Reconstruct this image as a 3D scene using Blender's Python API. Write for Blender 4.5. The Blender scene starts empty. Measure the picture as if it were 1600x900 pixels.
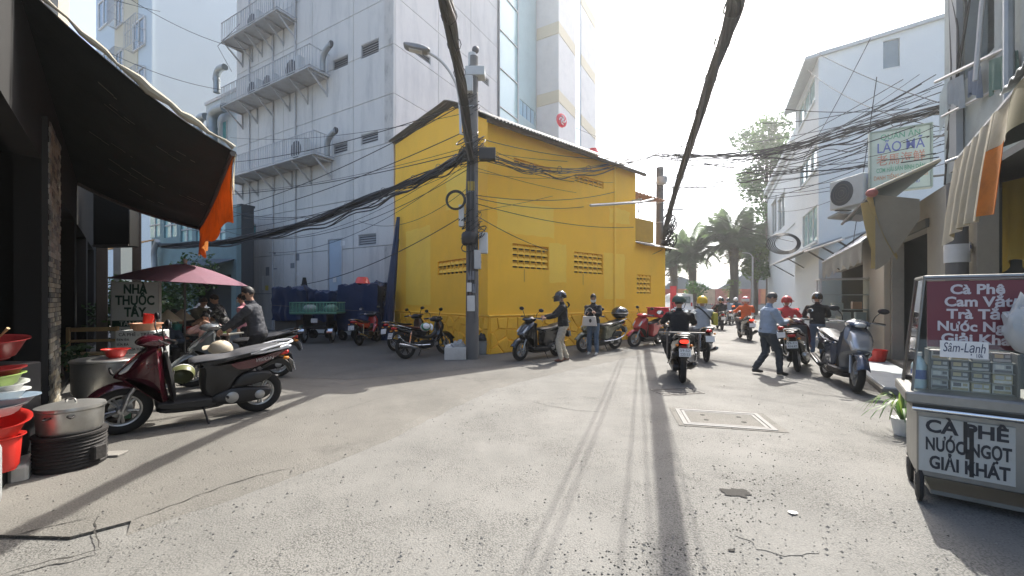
import bpy, bmesh, math, random
import numpy as np
from mathutils import Vector, Matrix, noise as mnoise
S = bpy.context.scene
COL = S.collection
R = math.radians
random.seed(7)
# ------------------------------------------------------------------ camera, world, sun, exposure
F, CX, HY, EYE = 640.0, 800.0, 467.0, 1.5          # focal length and horizon of the 1600 px wide photograph
cam_d = bpy.data.cameras.new('camera'); cam = bpy.data.objects.new('camera', cam_d); COL.objects.link(cam)
cam.location = (0, 0, EYE); cam.rotation_euler = (R(90), 0, 0)
cam_d.sensor_width = 36; cam_d.lens = 36 * F / 1600; cam_d.shift_y = 17 / 1600
cam_d.clip_start = 0.05; cam_d.clip_end = 3000
S.camera = cam
SUN_EL, SUN_AZ = R(52), R(31)                      # sun ahead of the camera, to the right
W = bpy.data.worlds.new('World'); S.world = W; W.use_nodes = True
wn = W.node_tree.nodes; wl = W.node_tree.links
sky = wn.new('ShaderNodeTexSky'); sky.sky_type = 'NISHITA'; sky.sun_disc = False
sky.sun_elevation = SUN_EL; sky.sun_rotation = SUN_AZ; sky.dust_density = 4.0; sky.air_density = 1.0; sky.ozone_density = 1.0
wn['Background'].inputs['Strength'].default_value = 0.15
wl.new(sky.outputs[0], wn['Background'].inputs['Color'])
sun_d = bpy.data.lights.new('sun', 'SUN'); sun_d.energy = 3.5; sun_d.angle = R(0.5); sun_d.color = (1, .955, .875)
sun = bpy.data.objects.new('sun', sun_d); COL.objects.link(sun)
sdir = Vector((math.sin(SUN_AZ) * math.cos(SUN_EL), math.cos(SUN_AZ) * math.cos(SUN_EL), math.sin(SUN_EL)))
sun.rotation_euler = sdir.to_track_quat('Z', 'Y').to_euler(); sun.location = (0, 0, 40)
S.view_settings.view_transform = 'Standard'; S.view_settings.look = 'None'
S.view_settings.exposure = 1.58; S.view_settings.gamma = 1
S.cycles.max_bounces = 6; S.cycles.diffuse_bounces = 4; S.cycles.glossy_bounces = 3; S.cycles.transmission_bounces = 4
S.cycles.transparent_max_bounces = 8; S.cycles.volume_bounces = 0; S.cycles.use_denoising = True
S.cycles.sample_clamp_indirect = 4

# ------------------------------------------------------------------ helpers
def P(px, py, Y): return Vector(((px - CX) / F * Y, Y, EYE - (py - HY) / F * Y))
def G(px, py, z=0.0):
    Y = F * (EYE - z) / (py - HY); return Vector(((px - CX) / F * Y, Y, z))
def fac(px, py, loc, ang, off=0.0):
    """where the sight line through a photo pixel meets the vertical plane through loc along angle ang (deg): (s, z)"""
    d = (math.cos(R(ang)), math.sin(R(ang))); n = (d[1], -d[0])
    ox, oy = loc[0] + n[0] * off, loc[1] + n[1] * off; a = (px - CX) / F
    s = (a * oy - ox) / (d[0] - a * d[1]); Y = oy + s * d[1]
    return s, EYE - (py - HY) / F * Y
MATS = {}
def mat(name, col, rough=.7, metal=0., var=.12, scale=5., bump=0., bscale=60., stain=None, stain_amt=.5, stain_scale=1.5,
        stretch=(1, 1, 1), emit=0., trans=0., coat=0., alpha=1., spec=.5, weave=0.):
    if name in MATS: return MATS[name]
    m = bpy.data.materials.new(name); m.use_nodes = True; nt = m.node_tree; N = nt.nodes; L = nt.links
    b = N['Principled BSDF']; b.inputs['Roughness'].default_value = rough; b.inputs['Metallic'].default_value = metal
    b.inputs['Specular IOR Level'].default_value = spec
    if coat: b.inputs['Coat Weight'].default_value = coat; b.inputs['Coat Roughness'].default_value = .08
    if trans: b.inputs['Transmission Weight'].default_value = trans; b.inputs['IOR'].default_value = 1.45
    if alpha < 1: b.inputs['Alpha'].default_value = alpha
    tc = N.new('ShaderNodeTexCoord'); mp = N.new('ShaderNodeMapping'); mp.inputs['Scale'].default_value = stretch
    L.new(tc.outputs['Object'], mp.inputs[0])
    nz = N.new('ShaderNodeTexNoise'); nz.inputs['Scale'].default_value = scale; nz.inputs['Detail'].default_value = 6; nz.inputs['Roughness'].default_value = .65
    L.new(mp.outputs[0], nz.inputs['Vector'])
    mx = N.new('ShaderNodeMix'); mx.data_type = 'RGBA'
    c1 = [max(0, c * (1 - var * 1.6)) for c in col]; c2 = [min(1, c * (1 + var * 1.2)) for c in col]
    mx.inputs[6].default_value = (*c1, 1); mx.inputs[7].default_value = (*c2, 1)
    L.new(nz.outputs[0], mx.inputs[0]); out = mx.outputs[2]
    if stain:
        n2 = N.new('ShaderNodeTexNoise'); n2.inputs['Scale'].default_value = stain_scale; n2.inputs['Detail'].default_value = 9; n2.inputs['Roughness'].default_value = .72
        L.new(mp.outputs[0], n2.inputs['Vector'])
        rp = N.new('ShaderNodeMapRange'); rp.inputs[1].default_value = .48; rp.inputs[2].default_value = .72; rp.inputs[4].default_value = stain_amt
        L.new(n2.outputs[0], rp.inputs[0])
        m2 = N.new('ShaderNodeMix'); m2.data_type = 'RGBA'; m2.inputs[7].default_value = (*stain, 1)
        L.new(rp.outputs[0], m2.inputs[0]); L.new(out, m2.inputs[6]); out = m2.outputs[2]
    L.new(out, b.inputs['Base Color'])
    rr = N.new('ShaderNodeMapRange'); rr.inputs[3].default_value = max(0, rough - .1); rr.inputs[4].default_value = min(1, rough + .12)
    L.new(nz.outputs[0], rr.inputs[0]); L.new(rr.outputs[0], b.inputs['Roughness'])
    if bump:
        nb = N.new('ShaderNodeTexNoise'); nb.inputs['Scale'].default_value = bscale; nb.inputs['Detail'].default_value = 5
        L.new(tc.outputs['Object'], nb.inputs['Vector'])
        bp = N.new('ShaderNodeBump'); bp.inputs['Strength'].default_value = bump; bp.inputs['Distance'].default_value = .02
        L.new(nb.outputs[0], bp.inputs['Height']); L.new(bp.outputs[0], b.inputs['Normal'])
    if emit:
        b.inputs['Emission Color'].default_value = (*col, 1); b.inputs['Emission Strength'].default_value = emit
    MATS[name] = m; return m
def leafmat(name, col, var=.35):
    m = mat(name, col, rough=.5, var=var, scale=1.3)
    nt = m.node_tree; N = nt.nodes; L = nt.links; b = N['Principled BSDF']; o = N['Material Output']
    t = N.new('ShaderNodeBsdfTranslucent'); t.inputs[0].default_value = (col[0] * 1.5, col[1] * 1.7, col[2], 1)
    a = N.new('ShaderNodeMixShader'); a.inputs[0].default_value = .35
    L.new(b.outputs[0], a.inputs[1]); L.new(t.outputs[0], a.inputs[2]); L.new(a.outputs[0], o.inputs[0]); return m
def clothmat(name, col, trans=.4, **k):
    m = mat(name, col, rough=.85, **k); nt = m.node_tree; N = nt.nodes; L = nt.links; b = N['Principled BSDF']; o = N['Material Output']
    t = N.new('ShaderNodeBsdfTranslucent'); src = b.inputs['Base Color'].links[0].from_socket
    L.new(src, t.inputs[0]); a = N.new('ShaderNodeMixShader'); a.inputs[0].default_value = trans
    L.new(b.outputs[0], a.inputs[1]); L.new(t.outputs[0], a.inputs[2]); L.new(a.outputs[0], o.inputs[0]); return m
def V(*a): return Vector(a)
class MB:
    def __init__(s): s.v = []; s.f = []; s.m = []; s.s = []
    def add(s, vs, fs, mi=0, sm=False):
        o = len(s.v); s.v += [tuple(v) for v in vs]
        for f in fs: s.f.append(tuple(i + o for i in f)); s.m.append(mi); s.s.append(sm)
        return s
    def box(s, x0, x1, y0, y1, z0, z1, mi=0, ch=0.):
        if x0 > x1: x0, x1 = x1, x0
        if y0 > y1: y0, y1 = y1, y0
        if z0 > z1: z0, z1 = z1, z0
        if not ch:
            return s.add([(x0, y0, z0), (x1, y0, z0), (x1, y1, z0), (x0, y1, z0), (x0, y0, z1), (x1, y0, z1), (x1, y1, z1), (x0, y1, z1)],
                [(0, 3, 2, 1), (4, 5, 6, 7), (0, 1, 5, 4), (1, 2, 6, 5), (2, 3, 7, 6), (3, 0, 4, 7)], mi)
        c = min(ch, (x1 - x0) * .45, (y1 - y0) * .45, (z1 - z0) * .45); vs = []; ix = {}
        for a, X in ((0, x0), (1, x1)):
            for b, Y in ((0, y0), (1, y1)):
                for d, Z in ((0, z0), (1, z1)):
                    sx, sy, sz = (1 - 2 * a) * c, (1 - 2 * b) * c, (1 - 2 * d) * c
                    for k, p in enumerate(((X, Y + sy, Z + sz), (X + sx, Y, Z + sz), (X + sx, Y + sy, Z))): ix[a, b, d, k] = len(vs); vs.append(p)
        fs = []
        for a in (0, 1):
            fs.append([ix[a, b, d, 0] for b, d in ((0, 0), (1, 0), (1, 1), (0, 1))])
            fs.append([ix[b, a, d, 1] for b, d in ((0, 0), (1, 0), (1, 1), (0, 1))])
            fs.append([ix[b, d, a, 2] for b, d in ((0, 0), (1, 0), (1, 1), (0, 1))])
        for p in (0, 1):
            for q in (0, 1):
                fs.append([ix[p, q, 0, 0], ix[p, q, 1, 0], ix[p, q, 1, 1], ix[p, q, 0, 1]])
                fs.append([ix[p, 0, q, 0], ix[p, 1, q, 0], ix[p, 1, q, 2], ix[p, 0, q, 2]])
                fs.append([ix[0, p, q, 1], ix[1, p, q, 1], ix[1, p, q, 2], ix[0, p, q, 2]])
                for t in (0, 1): fs.append([ix[p, q, t, k] for k in (0, 1, 2)])
        return s.add(vs, fs, mi)
    def tube(s, pts, r, n=8, mi=0, closed=False, sm=True, caps=True):
        pts = [Vector(p) for p in pts]; k = len(pts); rs = r if isinstance(r, (list, tuple)) else [r] * k
        vs = []; nrm = None
        for i, p in enumerate(pts):
            a = pts[(i - 1) % k] if (closed or i > 0) else p; b = pts[(i + 1) % k] if (closed or i < k - 1) else p
            t = (b - a).normalized() if (b - a).length > 1e-9 else Vector((0, 0, 1))
            if nrm is None:
                nrm = t.orthogonal().normalized()
            nrm = (nrm - t * nrm.dot(t)); nrm = nrm.normalized() if nrm.length > 1e-6 else t.orthogonal().normalized()
            bi = t.cross(nrm)
            for j in range(n):
                an = 2 * math.pi * (j + .5) / n; vs.append(p + (nrm * math.cos(an) + bi * math.sin(an)) * rs[i])
        fs = []
        for i in range(k if closed else k - 1):
            for j in range(n):
                a, b = i * n, ((i + 1) % k) * n; fs.append((a + j, a + (j + 1) % n, b + (j + 1) % n, b + j))
        if caps and not closed: fs.append(tuple(range(n))[::-1]); fs.append(tuple((k - 1) * n + j for j in range(n)))
        return s.add(vs, fs, mi, sm)
    def lathe(s, prof, c=(0, 0, 0), n=24, axis='z', mi=0, sm=True, sx=1., sy=1., cap=False):
        vs = []; k = len(prof); c = Vector(c)
        for r, h in prof:
            for j in range(n):
                a = 2 * math.pi * j / n; u, w = r * math.cos(a) * sx, r * math.sin(a) * sy
                vs.append(c + (V(u, w, h) if axis == 'z' else V(u, h, w) if axis == 'y' else V(h, u, w)))
        fs = [(i * n + j, i * n + (j + 1) % n, (i + 1) * n + (j + 1) % n, (i + 1) * n + j) for i in range(k - 1) for j in range(n)]
        if cap and prof[0][0] > 1e-6: fs.append(tuple(range(n))[::-1])
        if cap and prof[-1][0] > 1e-6: fs.append(tuple((k - 1) * n + j for j in range(n)))
        return s.add(vs, fs, mi, sm)
    def ell(s, c, r, n=14, mi=0, k=9):
        c = Vector(c); vs = []
        for i in range(k + 1):
            t = math.pi * i / k
            for j in range(n):
                a = 2 * math.pi * j / n; vs.append(c + V(r[0] * math.sin(t) * math.cos(a), r[1] * math.sin(t) * math.sin(a), r[2] * math.cos(t)))
        return s.add(vs, [(i * n + j, i * n + (j + 1) % n, (i + 1) * n + (j + 1) % n, (i + 1) * n + j) for i in range(k) for j in range(n)], mi, True)
    def slab(s, prof, w, bev=.02, mi=0, yc=0., wf=None, sm=True):
        """closed outline in the x-z plane thickened along y with rounded rims; wf(x,z) scales the half width"""
        n = len(prof); cx = sum(p[0] for p in prof) / n; cz = sum(p[1] for p in prof) / n
        area = sum(prof[i][0] * prof[(i + 1) % n][1] - prof[(i + 1) % n][0] * prof[i][1] for i in range(n))
        if area < 0: prof = prof[::-1]
        def inset(d):
            o = []
            for i in range(n):
                a, p, b = Vector(prof[i - 1]), Vector(prof[i]), Vector(prof[(i + 1) % n])
                e1 = (p - a).normalized() if (p - a).length > 1e-9 else Vector((1, 0)); e2 = (b - p).normalized() if (b - p).length > 1e-9 else e1
                nn = V(-e1.y - e2.y, e1.x + e2.x); nn = nn.normalized() if nn.length > 1e-6 else V(-e1.y, e1.x)
                o.append((p.x + nn.x * d, p.y + nn.y * d))
            return o
        rings = [(inset(bev), -1.), (inset(bev * .3), -.8), (prof, -.45), (prof, .45), (inset(bev * .3), .8), (inset(bev), 1.)]
        vs = []
        for pr, k in rings:
            for i, (x, z) in enumerate(pr):
                h = w * (wf(x, z) if wf else 1.); vs.append((x, yc + h * k, z))
        fs = [(r * n + i, r * n + (i + 1) % n, (r + 1) * n + (i + 1) % n, (r + 1) * n + i) for r in range(5) for i in range(n)]
        fs.append(tuple(range(n))[::-1]); fs.append(tuple(5 * n + i for i in range(n)))
        return s.add(vs, fs, mi, sm)
    def grid(s, fn, nu, nv, mi=0, sm=True):
        vs = [fn(i / nu, j / nv) for i in range(nu + 1) for j in range(nv + 1)]; w = nv + 1
        return s.add(vs, [(i * w + j, i * w + j + 1, (i + 1) * w + j + 1, (i + 1) * w + j) for i in range(nu) for j in range(nv)], mi, sm)
    def shell(s, fn, nu, nv, th, mi=0, sm=True):
        """a sheet with thickness: fn(u,v) moved by vector th for its back"""
        th = Vector(th); o = len(s.v); w = nv + 1; k = (nu + 1) * w
        s.grid(fn, nu, nv, mi, sm); s.grid(lambda u, v: Vector(fn(u, v)) + th, nu, nv, mi, sm)
        e = [i * w for i in range(nu)]; fs = []
        for i in range(nu): fs += [(i * w, (i + 1) * w, (i + 1) * w + k, i * w + k), (i * w + nv, (i + 1) * w + nv, (i + 1) * w + nv + k, i * w + nv + k)]
        for j in range(nv): fs += [(j, j + 1, j + 1 + k, j + k), (nu * w + j, nu * w + j + 1, nu * w + j + 1 + k, nu * w + j + k)]
        for f in fs: s.f.append(tuple(i + o for i in f)); s.m.append(mi); s.s.append(False)
        return s
    def prism(s, pts, z0, z1, mi=0):
        n = len(pts); return s.add([(x, y, z0) for x, y in pts] + [(x, y, z1) for x, y in pts],
            [tuple(range(n))[::-1], tuple(range(n, 2 * n))] + [(i, (i + 1) % n, n + (i + 1) % n, n + i) for i in range(n)], mi)
    def wall(s, o, ud, nd, u0, u1, z0, z1, th, holes=(), mi=0):
        """slab with rectangular openings: origin o, along ud, outer face at o, thickness th away from outward normal nd"""
        o, ud, nd = Vector(o), Vector(ud), Vector(nd)
        us = sorted({u0, u1, *[h[0] for h in holes], *[h[1] for h in holes]}); zs = sorted({z0, z1, *[h[2] for h in holes], *[h[3] for h in holes]})
        us = [u for u in us if u0 <= u <= u1]; zs = [z for z in zs if z0 <= z <= z1]
        inh = lambda u, z: any(h[0] < u < h[1] and h[2] < z < h[3] for h in holes)
        solid = {(i, j): not inh((us[i] + us[i + 1]) / 2, (zs[j] + zs[j + 1]) / 2) for i in range(len(us) - 1) for j in range(len(zs) - 1)}
        pt = lambda u, z, d: o + ud * u + V(0, 0, z) - nd * d
        for (i, j), ok in solid.items():
            if not ok: continue
            a, b, c, d = us[i], us[i + 1], zs[j], zs[j + 1]
            for q in (0, th): s.add([pt(a, c, q), pt(b, c, q), pt(b, d, q), pt(a, d, q)], [(0, 1, 2, 3)], mi)
            for di, dj, (p, q) in ((-1, 0, ((a, c), (a, d))), (1, 0, ((b, c), (b, d))), (0, -1, ((a, c), (b, c))), (0, 1, ((a, d), (b, d)))):
                if not solid.get((i + di, j + dj), False):
                    s.add([pt(*p, 0), pt(*q, 0), pt(*q, th), pt(*p, th)], [(0, 1, 2, 3)], mi)
        return s
    def xf(s, M, start=0):
        for i in range(start, len(s.v)): s.v[i] = tuple(M @ Vector(s.v[i]))
        return s
    def mesh(s, name, mats, recalc=True):
        me = bpy.data.meshes.new(name); me.from_pydata(s.v, [], s.f)
        for m in (mats if isinstance(mats, (list, tuple)) else [mats]): me.materials.append(m)
        me.polygons.foreach_set('material_index', s.m); me.polygons.foreach_set('use_smooth', s.s)
        if recalc:
            bm = bmesh.new(); bm.from_mesh(me); bmesh.ops.remove_doubles(bm, verts=bm.verts, dist=1e-5); bmesh.ops.recalc_face_normals(bm, faces=bm.faces); bm.to_mesh(me); bm.free()
        if any(s.s): me.set_sharp_from_angle(angle=R(42))
        me.update(); return me
    def build(s, name, mats, parent=None, loc=(0, 0, 0), rz=0., label=None, recalc=True, kind=None):
        o = bpy.data.objects.new(name, s.mesh(name, mats, recalc)); COL.objects.link(o); o.location = loc; o.rotation_euler = (0, 0, rz)
        if parent: o.parent = parent
        if label: o['label'] = label
        if kind: o['kind'] = kind
        return o
def inst(name, me, parent, loc=(0, 0, 0), rot=(0, 0, 0), sc=(1, 1, 1)):
    o = bpy.data.objects.new(name, me); COL.objects.link(o); o.parent = parent; o.location = loc; o.rotation_euler = rot; o.scale = sc; return o
def tag(o, label, cat, group=None):
    o['label'] = label; o['category'] = cat
    if group: o['group'] = group
    return o
def thing(name, label, cat, loc=(0, 0, 0), rz=0., group=None, sc=1.):
    o = bpy.data.objects.new(name, None); o.empty_display_size = .2; COL.objects.link(o)
    o.location = loc; o.rotation_euler = (0, 0, rz); o.scale = (sc,) * 3; return tag(o, label, cat, group)
def copytree(o, parent=None):
    c = o.copy(); COL.objects.link(c); c.parent = parent
    for ch in list(o.children): copytree(ch, c)
    return c
def spline(pts, n=6):
    """Catmull-Rom through points of any dimension"""
    p = [Vector(q) for q in pts]; o = []
    for i in range(len(p) - 1):
        a, b, c, d = p[max(i - 1, 0)], p[i], p[i + 1], p[min(i + 2, len(p) - 1)]
        for k in range(n):
            t = k / n; o.append(.5 * ((2 * b) + (c - a) * t + (2 * a - 5 * b + 4 * c - d) * t * t + (3 * b - a - 3 * c + d) * t ** 3))
    o.append(p[-1]); return o
def smooth_loop(pts, n=4):
    p = [Vector(q) for q in pts]; k = len(p); o = []
    for i in range(k):
        a, b, c, d = p[i - 1], p[i], p[(i + 1) % k], p[(i + 2) % k]
        for j in range(n):
            t = j / n; q = .5 * ((2 * b) + (c - a) * t + (2 * a - 5 * b + 4 * c - d) * t * t + (3 * b - a - 3 * c + d) * t ** 3); o.append((q.x, q.y))
    return o
def text(body, size, m, parent=None, loc=(0, 0, 0), rot=(90, 0, 0), name='lettering', ext=.002, align='CENTER', width=None, bold=0., shear=0.):
    c = bpy.data.curves.new(name, 'FONT'); c.body = body; c.size = size; c.extrude = ext; c.align_x = align; c.align_y = 'CENTER'; c.offset = bold; c.shear = shear
    c.resolution_u = 3; c.space_line = .85
    o = bpy.data.objects.new(name, c); COL.objects.link(o); bpy.context.view_layer.update()
    me = bpy.data.meshes.new_from_object(o.evaluated_get(bpy.context.evaluated_depsgraph_get())); me.name = name
    COL.objects.unlink(o); bpy.data.objects.remove(o); me.materials.clear(); me.materials.append(m)
    q = bpy.data.objects.new(name, me); COL.objects.link(q); q.location = loc; q.rotation_euler = [R(a) for a in rot]
    if width and len(me.vertices):
        xs = [v.co.x for v in me.vertices]; wd = max(xs) - min(xs); q.scale = (width / wd, 1, 1)
    if parent: q.parent = parent
    return q
def leaves(mb, c, r, n, size, flat=.4, mi=0, rnd=random, shell=.5):
    c = Vector(c)
    for _ in range(n):
        while True:
            d = V(rnd.uniform(-1, 1), rnd.uniform(-1, 1), rnd.uniform(-1, 1)); l = d.length
            if shell * .6 < l <= 1: break
        p = c + V(d.x * r[0], d.y * r[1], d.z * r[2])
        t = V(rnd.uniform(-1, 1), rnd.uniform(-1, 1), rnd.uniform(-.9, .5)).normalized(); b = t.orthogonal().normalized()
        b = (Matrix.Rotation(rnd.uniform(0, 6.28), 3, t) @ b) * flat; k = size * rnd.uniform(.6, 1.3)
        mb.add([p, p + (t * .5 + b * .5) * k, p + t * k, p + (t * .5 - b * .5) * k], [(0, 1, 2, 3)], mi, True)
    return mb
# ------------------------------------------------------------------ materials of the setting
def ground_mat(name, ca, cb, dark, speck, sscale, patch):
    m = bpy.data.materials.new(name); m.use_nodes = True; N = m.node_tree.nodes; L = m.node_tree.links; b = N['Principled BSDF']
    b.inputs['Roughness'].default_value = .8; b.inputs['Specular IOR Level'].default_value = .3
    tc = N.new('ShaderNodeTexCoord')
    def nz(sc, det=6, ro=.6):
        n = N.new('ShaderNodeTexNoise'); n.inputs['Scale'].default_value = sc; n.inputs['Detail'].default_value = det; n.inputs['Roughness'].default_value = ro
        L.new(tc.outputs['Object'], n.inputs['Vector']); return n.outputs[0]
    def rng(x, a, c, lo=0., hi=1.):
        r = N.new('ShaderNodeMapRange'); r.inputs[1].default_value = a; r.inputs[2].default_value = c; r.inputs[3].default_value = lo; r.inputs[4].default_value = hi; L.new(x, r.inputs[0]); return r.outputs[0]
    def mix(f, a, c):
        x = N.new('ShaderNodeMix'); x.data_type = 'RGBA'; L.new(f, x.inputs[0])
        for s, i in ((a, 6), (c, 7)):
            if isinstance(s, tuple): x.inputs[i].default_value = (*s, 1)
            else: L.new(s, x.inputs[i])
        return x.outputs[2]
    base = mix(rng(nz(.55, 5, .7), .35, .65), ca, cb)
    base = mix(rng(nz(2.3, 8, .75), .52, .75, 0, .55), base, patch)
    v = N.new('ShaderNodeTexVoronoi'); v.inputs['Scale'].default_value = sscale; L.new(tc.outputs['Object'], v.inputs['Vector'])
    pits = N.new('ShaderNodeMath'); pits.operation = 'MULTIPLY'
    L.new(rng(v.outputs['Distance'], .42, .72), pits.inputs[0]); L.new(rng(nz(1.4, 6), .38, .62, .15, 1), pits.inputs[1])
    sp = N.new('ShaderNodeMath'); sp.operation = 'MULTIPLY'; sp.inputs[1].default_value = speck; L.new(pits.outputs[0], sp.inputs[0])
    base = mix(sp.outputs[0], base, dark)
    base = mix(rng(nz(95, 3), .3, .7, 0, .28), base, (.36, .35, .32))
    base = mix(rng(nz(.9, 10, .8), .57, .73, 0, .62), base, dark)
    L.new(base, b.inputs['Base Color'])
    h = N.new('ShaderNodeMath'); h.operation = 'SUBTRACT'; L.new(nz(70, 6), h.inputs[0]); L.new(pits.outputs[0], h.inputs[1])
    bp = N.new('ShaderNodeBump'); bp.inputs['Strength'].default_value = .4; bp.inputs['Distance'].default_value = .006; L.new(h.outputs[0], bp.inputs['Height']); L.new(bp.outputs[0], b.inputs['Normal'])
    MATS[name] = m; return m
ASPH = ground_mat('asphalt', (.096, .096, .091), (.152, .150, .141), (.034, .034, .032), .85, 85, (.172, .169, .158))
ALEY_SHADE = ground_mat('alley_shade_asphalt', (.042, .043, .042), (.072, .072, .069), (.02, .02, .02), .5, 80, (.09, .088, .083))  # old asphalt, coloured darker to deepen the shade in the alley
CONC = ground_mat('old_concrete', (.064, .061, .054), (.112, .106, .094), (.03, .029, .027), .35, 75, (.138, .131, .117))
CONC2 = ground_mat('pale_concrete', (0.194, 0.184, 0.162), (0.238, 0.223, 0.202), (0.086, 0.079, 0.072), .3, 60, (0.259, 0.245, 0.216))
DIRT = ground_mat('far_ground', (0.144, 0.137, 0.122), (0.187, 0.180, 0.166), (0.072, 0.072, 0.065), .3, 20, (0.202, 0.194, 0.180))
CRACK = mat('crack_dirt', (.03, .028, .025), .95)
def structure(o): o['kind'] = 'structure'; return o
def sheet(name, pts, z, m, th=0):
    mb = MB(); n = len(pts)
    if th: mb.prism(pts, z - th, z)
    else: mb.add([(x, y, z) for x, y in pts], [tuple(range(n))])
    o = mb.build(name, m); return structure(o)
g = MB(); g.grid(lambda u, v: (-400 + 800 * u, -100 + 800 * v, -.012), 8, 8, sm=False); structure(g.build('ground', DIRT))
sheet('road', [(-16, -6), (12, -6), (12, 4), (14, 12), (40, 70), (26, 70), (7.2, 17.6), (4, 15), (-.6, 10.9), (-4, 15), (-12, 22), (-16, 12)], 0, ASPH)
def gp(l): return [tuple(G(x, y)[:2]) for x, y in l]
apron = gp([(205, 818), (300, 785), (400, 752), (500, 720), (595, 684), (650, 655), (712, 628), (760, 607), (815, 592), (880, 577), (955, 562), (1010, 548), (1042, 536)])
apron_r = []
for i in range(len(apron) - 1):                       # ragged edge where the concrete was poured against the asphalt
    a, b = Vector(apron[i]), Vector(apron[i + 1]); k = max(2, int((b - a).length / .12))
    for j in range(k):
        p = a.lerp(b, j / k); q = mnoise.noise(V(p.x * 3, p.y * 3, .5)) * .05; apron_r.append((p.x + q, p.y - q))
apron_r.append(apron[-1])
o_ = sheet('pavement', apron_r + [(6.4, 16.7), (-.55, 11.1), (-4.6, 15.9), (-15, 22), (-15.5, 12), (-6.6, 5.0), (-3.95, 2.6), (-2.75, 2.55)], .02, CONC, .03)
rm = MB(); k_ = len(apron_r)
out_ = [(x + .10 + .05 * mnoise.noise(V(x * 4, y * 4, 2)), y - .14 - .08 * mnoise.noise(V(x * 3, y * 3, 7))) for x, y in apron_r]
rm.add([(x, y, .0202) for x, y in apron_r] + [(x, y, .001) for x, y in out_], [(i, i + 1, k_ + i + 1, k_ + i) for i in range(k_ - 1)], 0, True); structure(rm.build('pavement_ramp', CONC))
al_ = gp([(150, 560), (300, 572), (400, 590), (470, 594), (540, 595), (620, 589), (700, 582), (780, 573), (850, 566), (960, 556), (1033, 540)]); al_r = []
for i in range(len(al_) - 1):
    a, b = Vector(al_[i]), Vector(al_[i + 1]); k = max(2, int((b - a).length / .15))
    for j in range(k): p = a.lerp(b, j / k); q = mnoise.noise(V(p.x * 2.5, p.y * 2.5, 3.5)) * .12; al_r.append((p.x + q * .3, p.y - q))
sheet('alley_shade_ground', al_r + [(6.2, 16.6), (-.55, 11.15), (-4.5, 15.8), (-14.8, 21.9), (-15.2, 13)], .0245, ALEY_SHADE)  # dark sheet shaped along the house shadow, shade put into its colour
def crack(pts, w, z=.024, name='crack'):
    q = spline([G(x, y) for x, y in pts], 14); mb = MB(); l = []; r = []
    for i, p in enumerate(q):
        t = (q[min(i + 1, len(q) - 1)] - q[max(i - 1, 0)]).normalized(); nn = V(-t.y, t.x, 0)
        j = mnoise.noise(p * 9) * .03; k = w * .6 * (.4 + 1.1 * abs(mnoise.noise(p * 14 + V(5, 5, 5)))) * min(1, .3 + 3 * min(i, len(q) - 1 - i) / len(q))
        l.append(V(p.x, p.y, z) + nn * (j + k)); r.append(V(p.x, p.y, z) + nn * (j - k))
    n = len(q); mb.add(l + r, [(i, i + 1, n + i + 1, n + i) for i in range(n - 1)]); structure(mb.build(name, CRACK))
crack([(208, 817), (270, 794), (330, 771), (400, 748), (455, 735)], .011)
crack([(0, 850), (60, 832), (148, 813)], .010); crack([(148, 813), (151, 840), (155, 866)], .009); crack([(0, 905), (60, 888), (155, 866)], .016)
crack([(597, 682), (640, 660), (690, 635), (745, 612)], .014, .006)
crack([(505, 652), (560, 635), (600, 622)], .006); crack([(440, 598), (520, 607), (575, 600)], .008); crack([(660, 577), (720, 580), (790, 572)], .014); crack([(600, 566), (650, 590), (720, 600)], .008)
crack([(830, 628), (890, 640), (952, 645)], .012, .005)


def blob(cx, cy, rx, ry, m, z, name, seed=0, n=40, amp=.3):
    c = G(cx, cy); pts = []
    for i in range(n):
        a = 6.283 * i / n; k = 1 + amp * mnoise.noise(V(math.cos(a) * 2, math.sin(a) * 2, seed)) + .12 * mnoise.noise(V(math.cos(a) * 8, math.sin(a) * 8, seed))
        pts.append((c.x + rx * k * math.cos(a), c.y + ry * k * math.sin(a)))
    return sheet(name, pts, z, m)
blob(1215, 842, .22, .17, ASPH, .004, 'road_patch', 1)
blob(1150, 770, .10, .07, CRACK, .006, 'pothole', 7, amp=.6); blob(1143, 861, .022, .012, CRACK, .007, 'pothole', 8)
tag(blob(1239, 803, .03, .025, mat('litter', (.8, .8, .78)), .012, 'paper_scrap', 9, 12, .5), 'white scrap of paper lying on the sunlit road', 'litter'); bpy.data.objects['paper_scrap'].pop('kind', None)
# loose stones and grit, many and tiny
gr = MB()
for i in range(1500):
    px = random.uniform(20, 1560); py = 560 + 340 * random.random() ** .7; c = G(px, py); s = random.uniform(.003, .009)
    if i % 9 == 0: s *= 1.8
    gr.add([c + V(s, 0, .02), c + V(-s * .5, s * .8, .02), c + V(-s * .5, -s * .8, .02), c + V(0, 0, .02 + s * .9)], [(0, 1, 3), (1, 2, 3), (2, 0, 3)])
o = gr.build('grit', mat('grit', (.2, .19, .17)), recalc=False); o['kind'] = 'stuff'
gr = MB()
for cx_, cy_, sx_, sy_, n_ in ((1000, 868, 55, 26, 110), (1150, 785, 40, 45, 170), (1180, 740, 70, 40, 90), (640, 760, 200, 90, 60), (1300, 760, 140, 80, 70), (700, 628, 60, 14, 120)):
    for _ in range(n_):
        px, py = random.gauss(cx_, sx_), min(898, random.gauss(cy_, sy_))
        if py < 560: continue
        c = G(px, py); s = random.uniform(.003, .011); c.z = .0
        gr.add([c + V(s, 0, 0), c + V(-s * .5, s * .8, 0), c + V(-s * .5, -s * .8, 0), c + V(0, 0, s * .8)], [(0, 1, 3), (1, 2, 3), (2, 0, 3)])
o = gr.build('loose_gravel', mat('dark_gravel', (.05, .049, .046), .95), recalc=False); o['kind'] = 'stuff'
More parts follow.
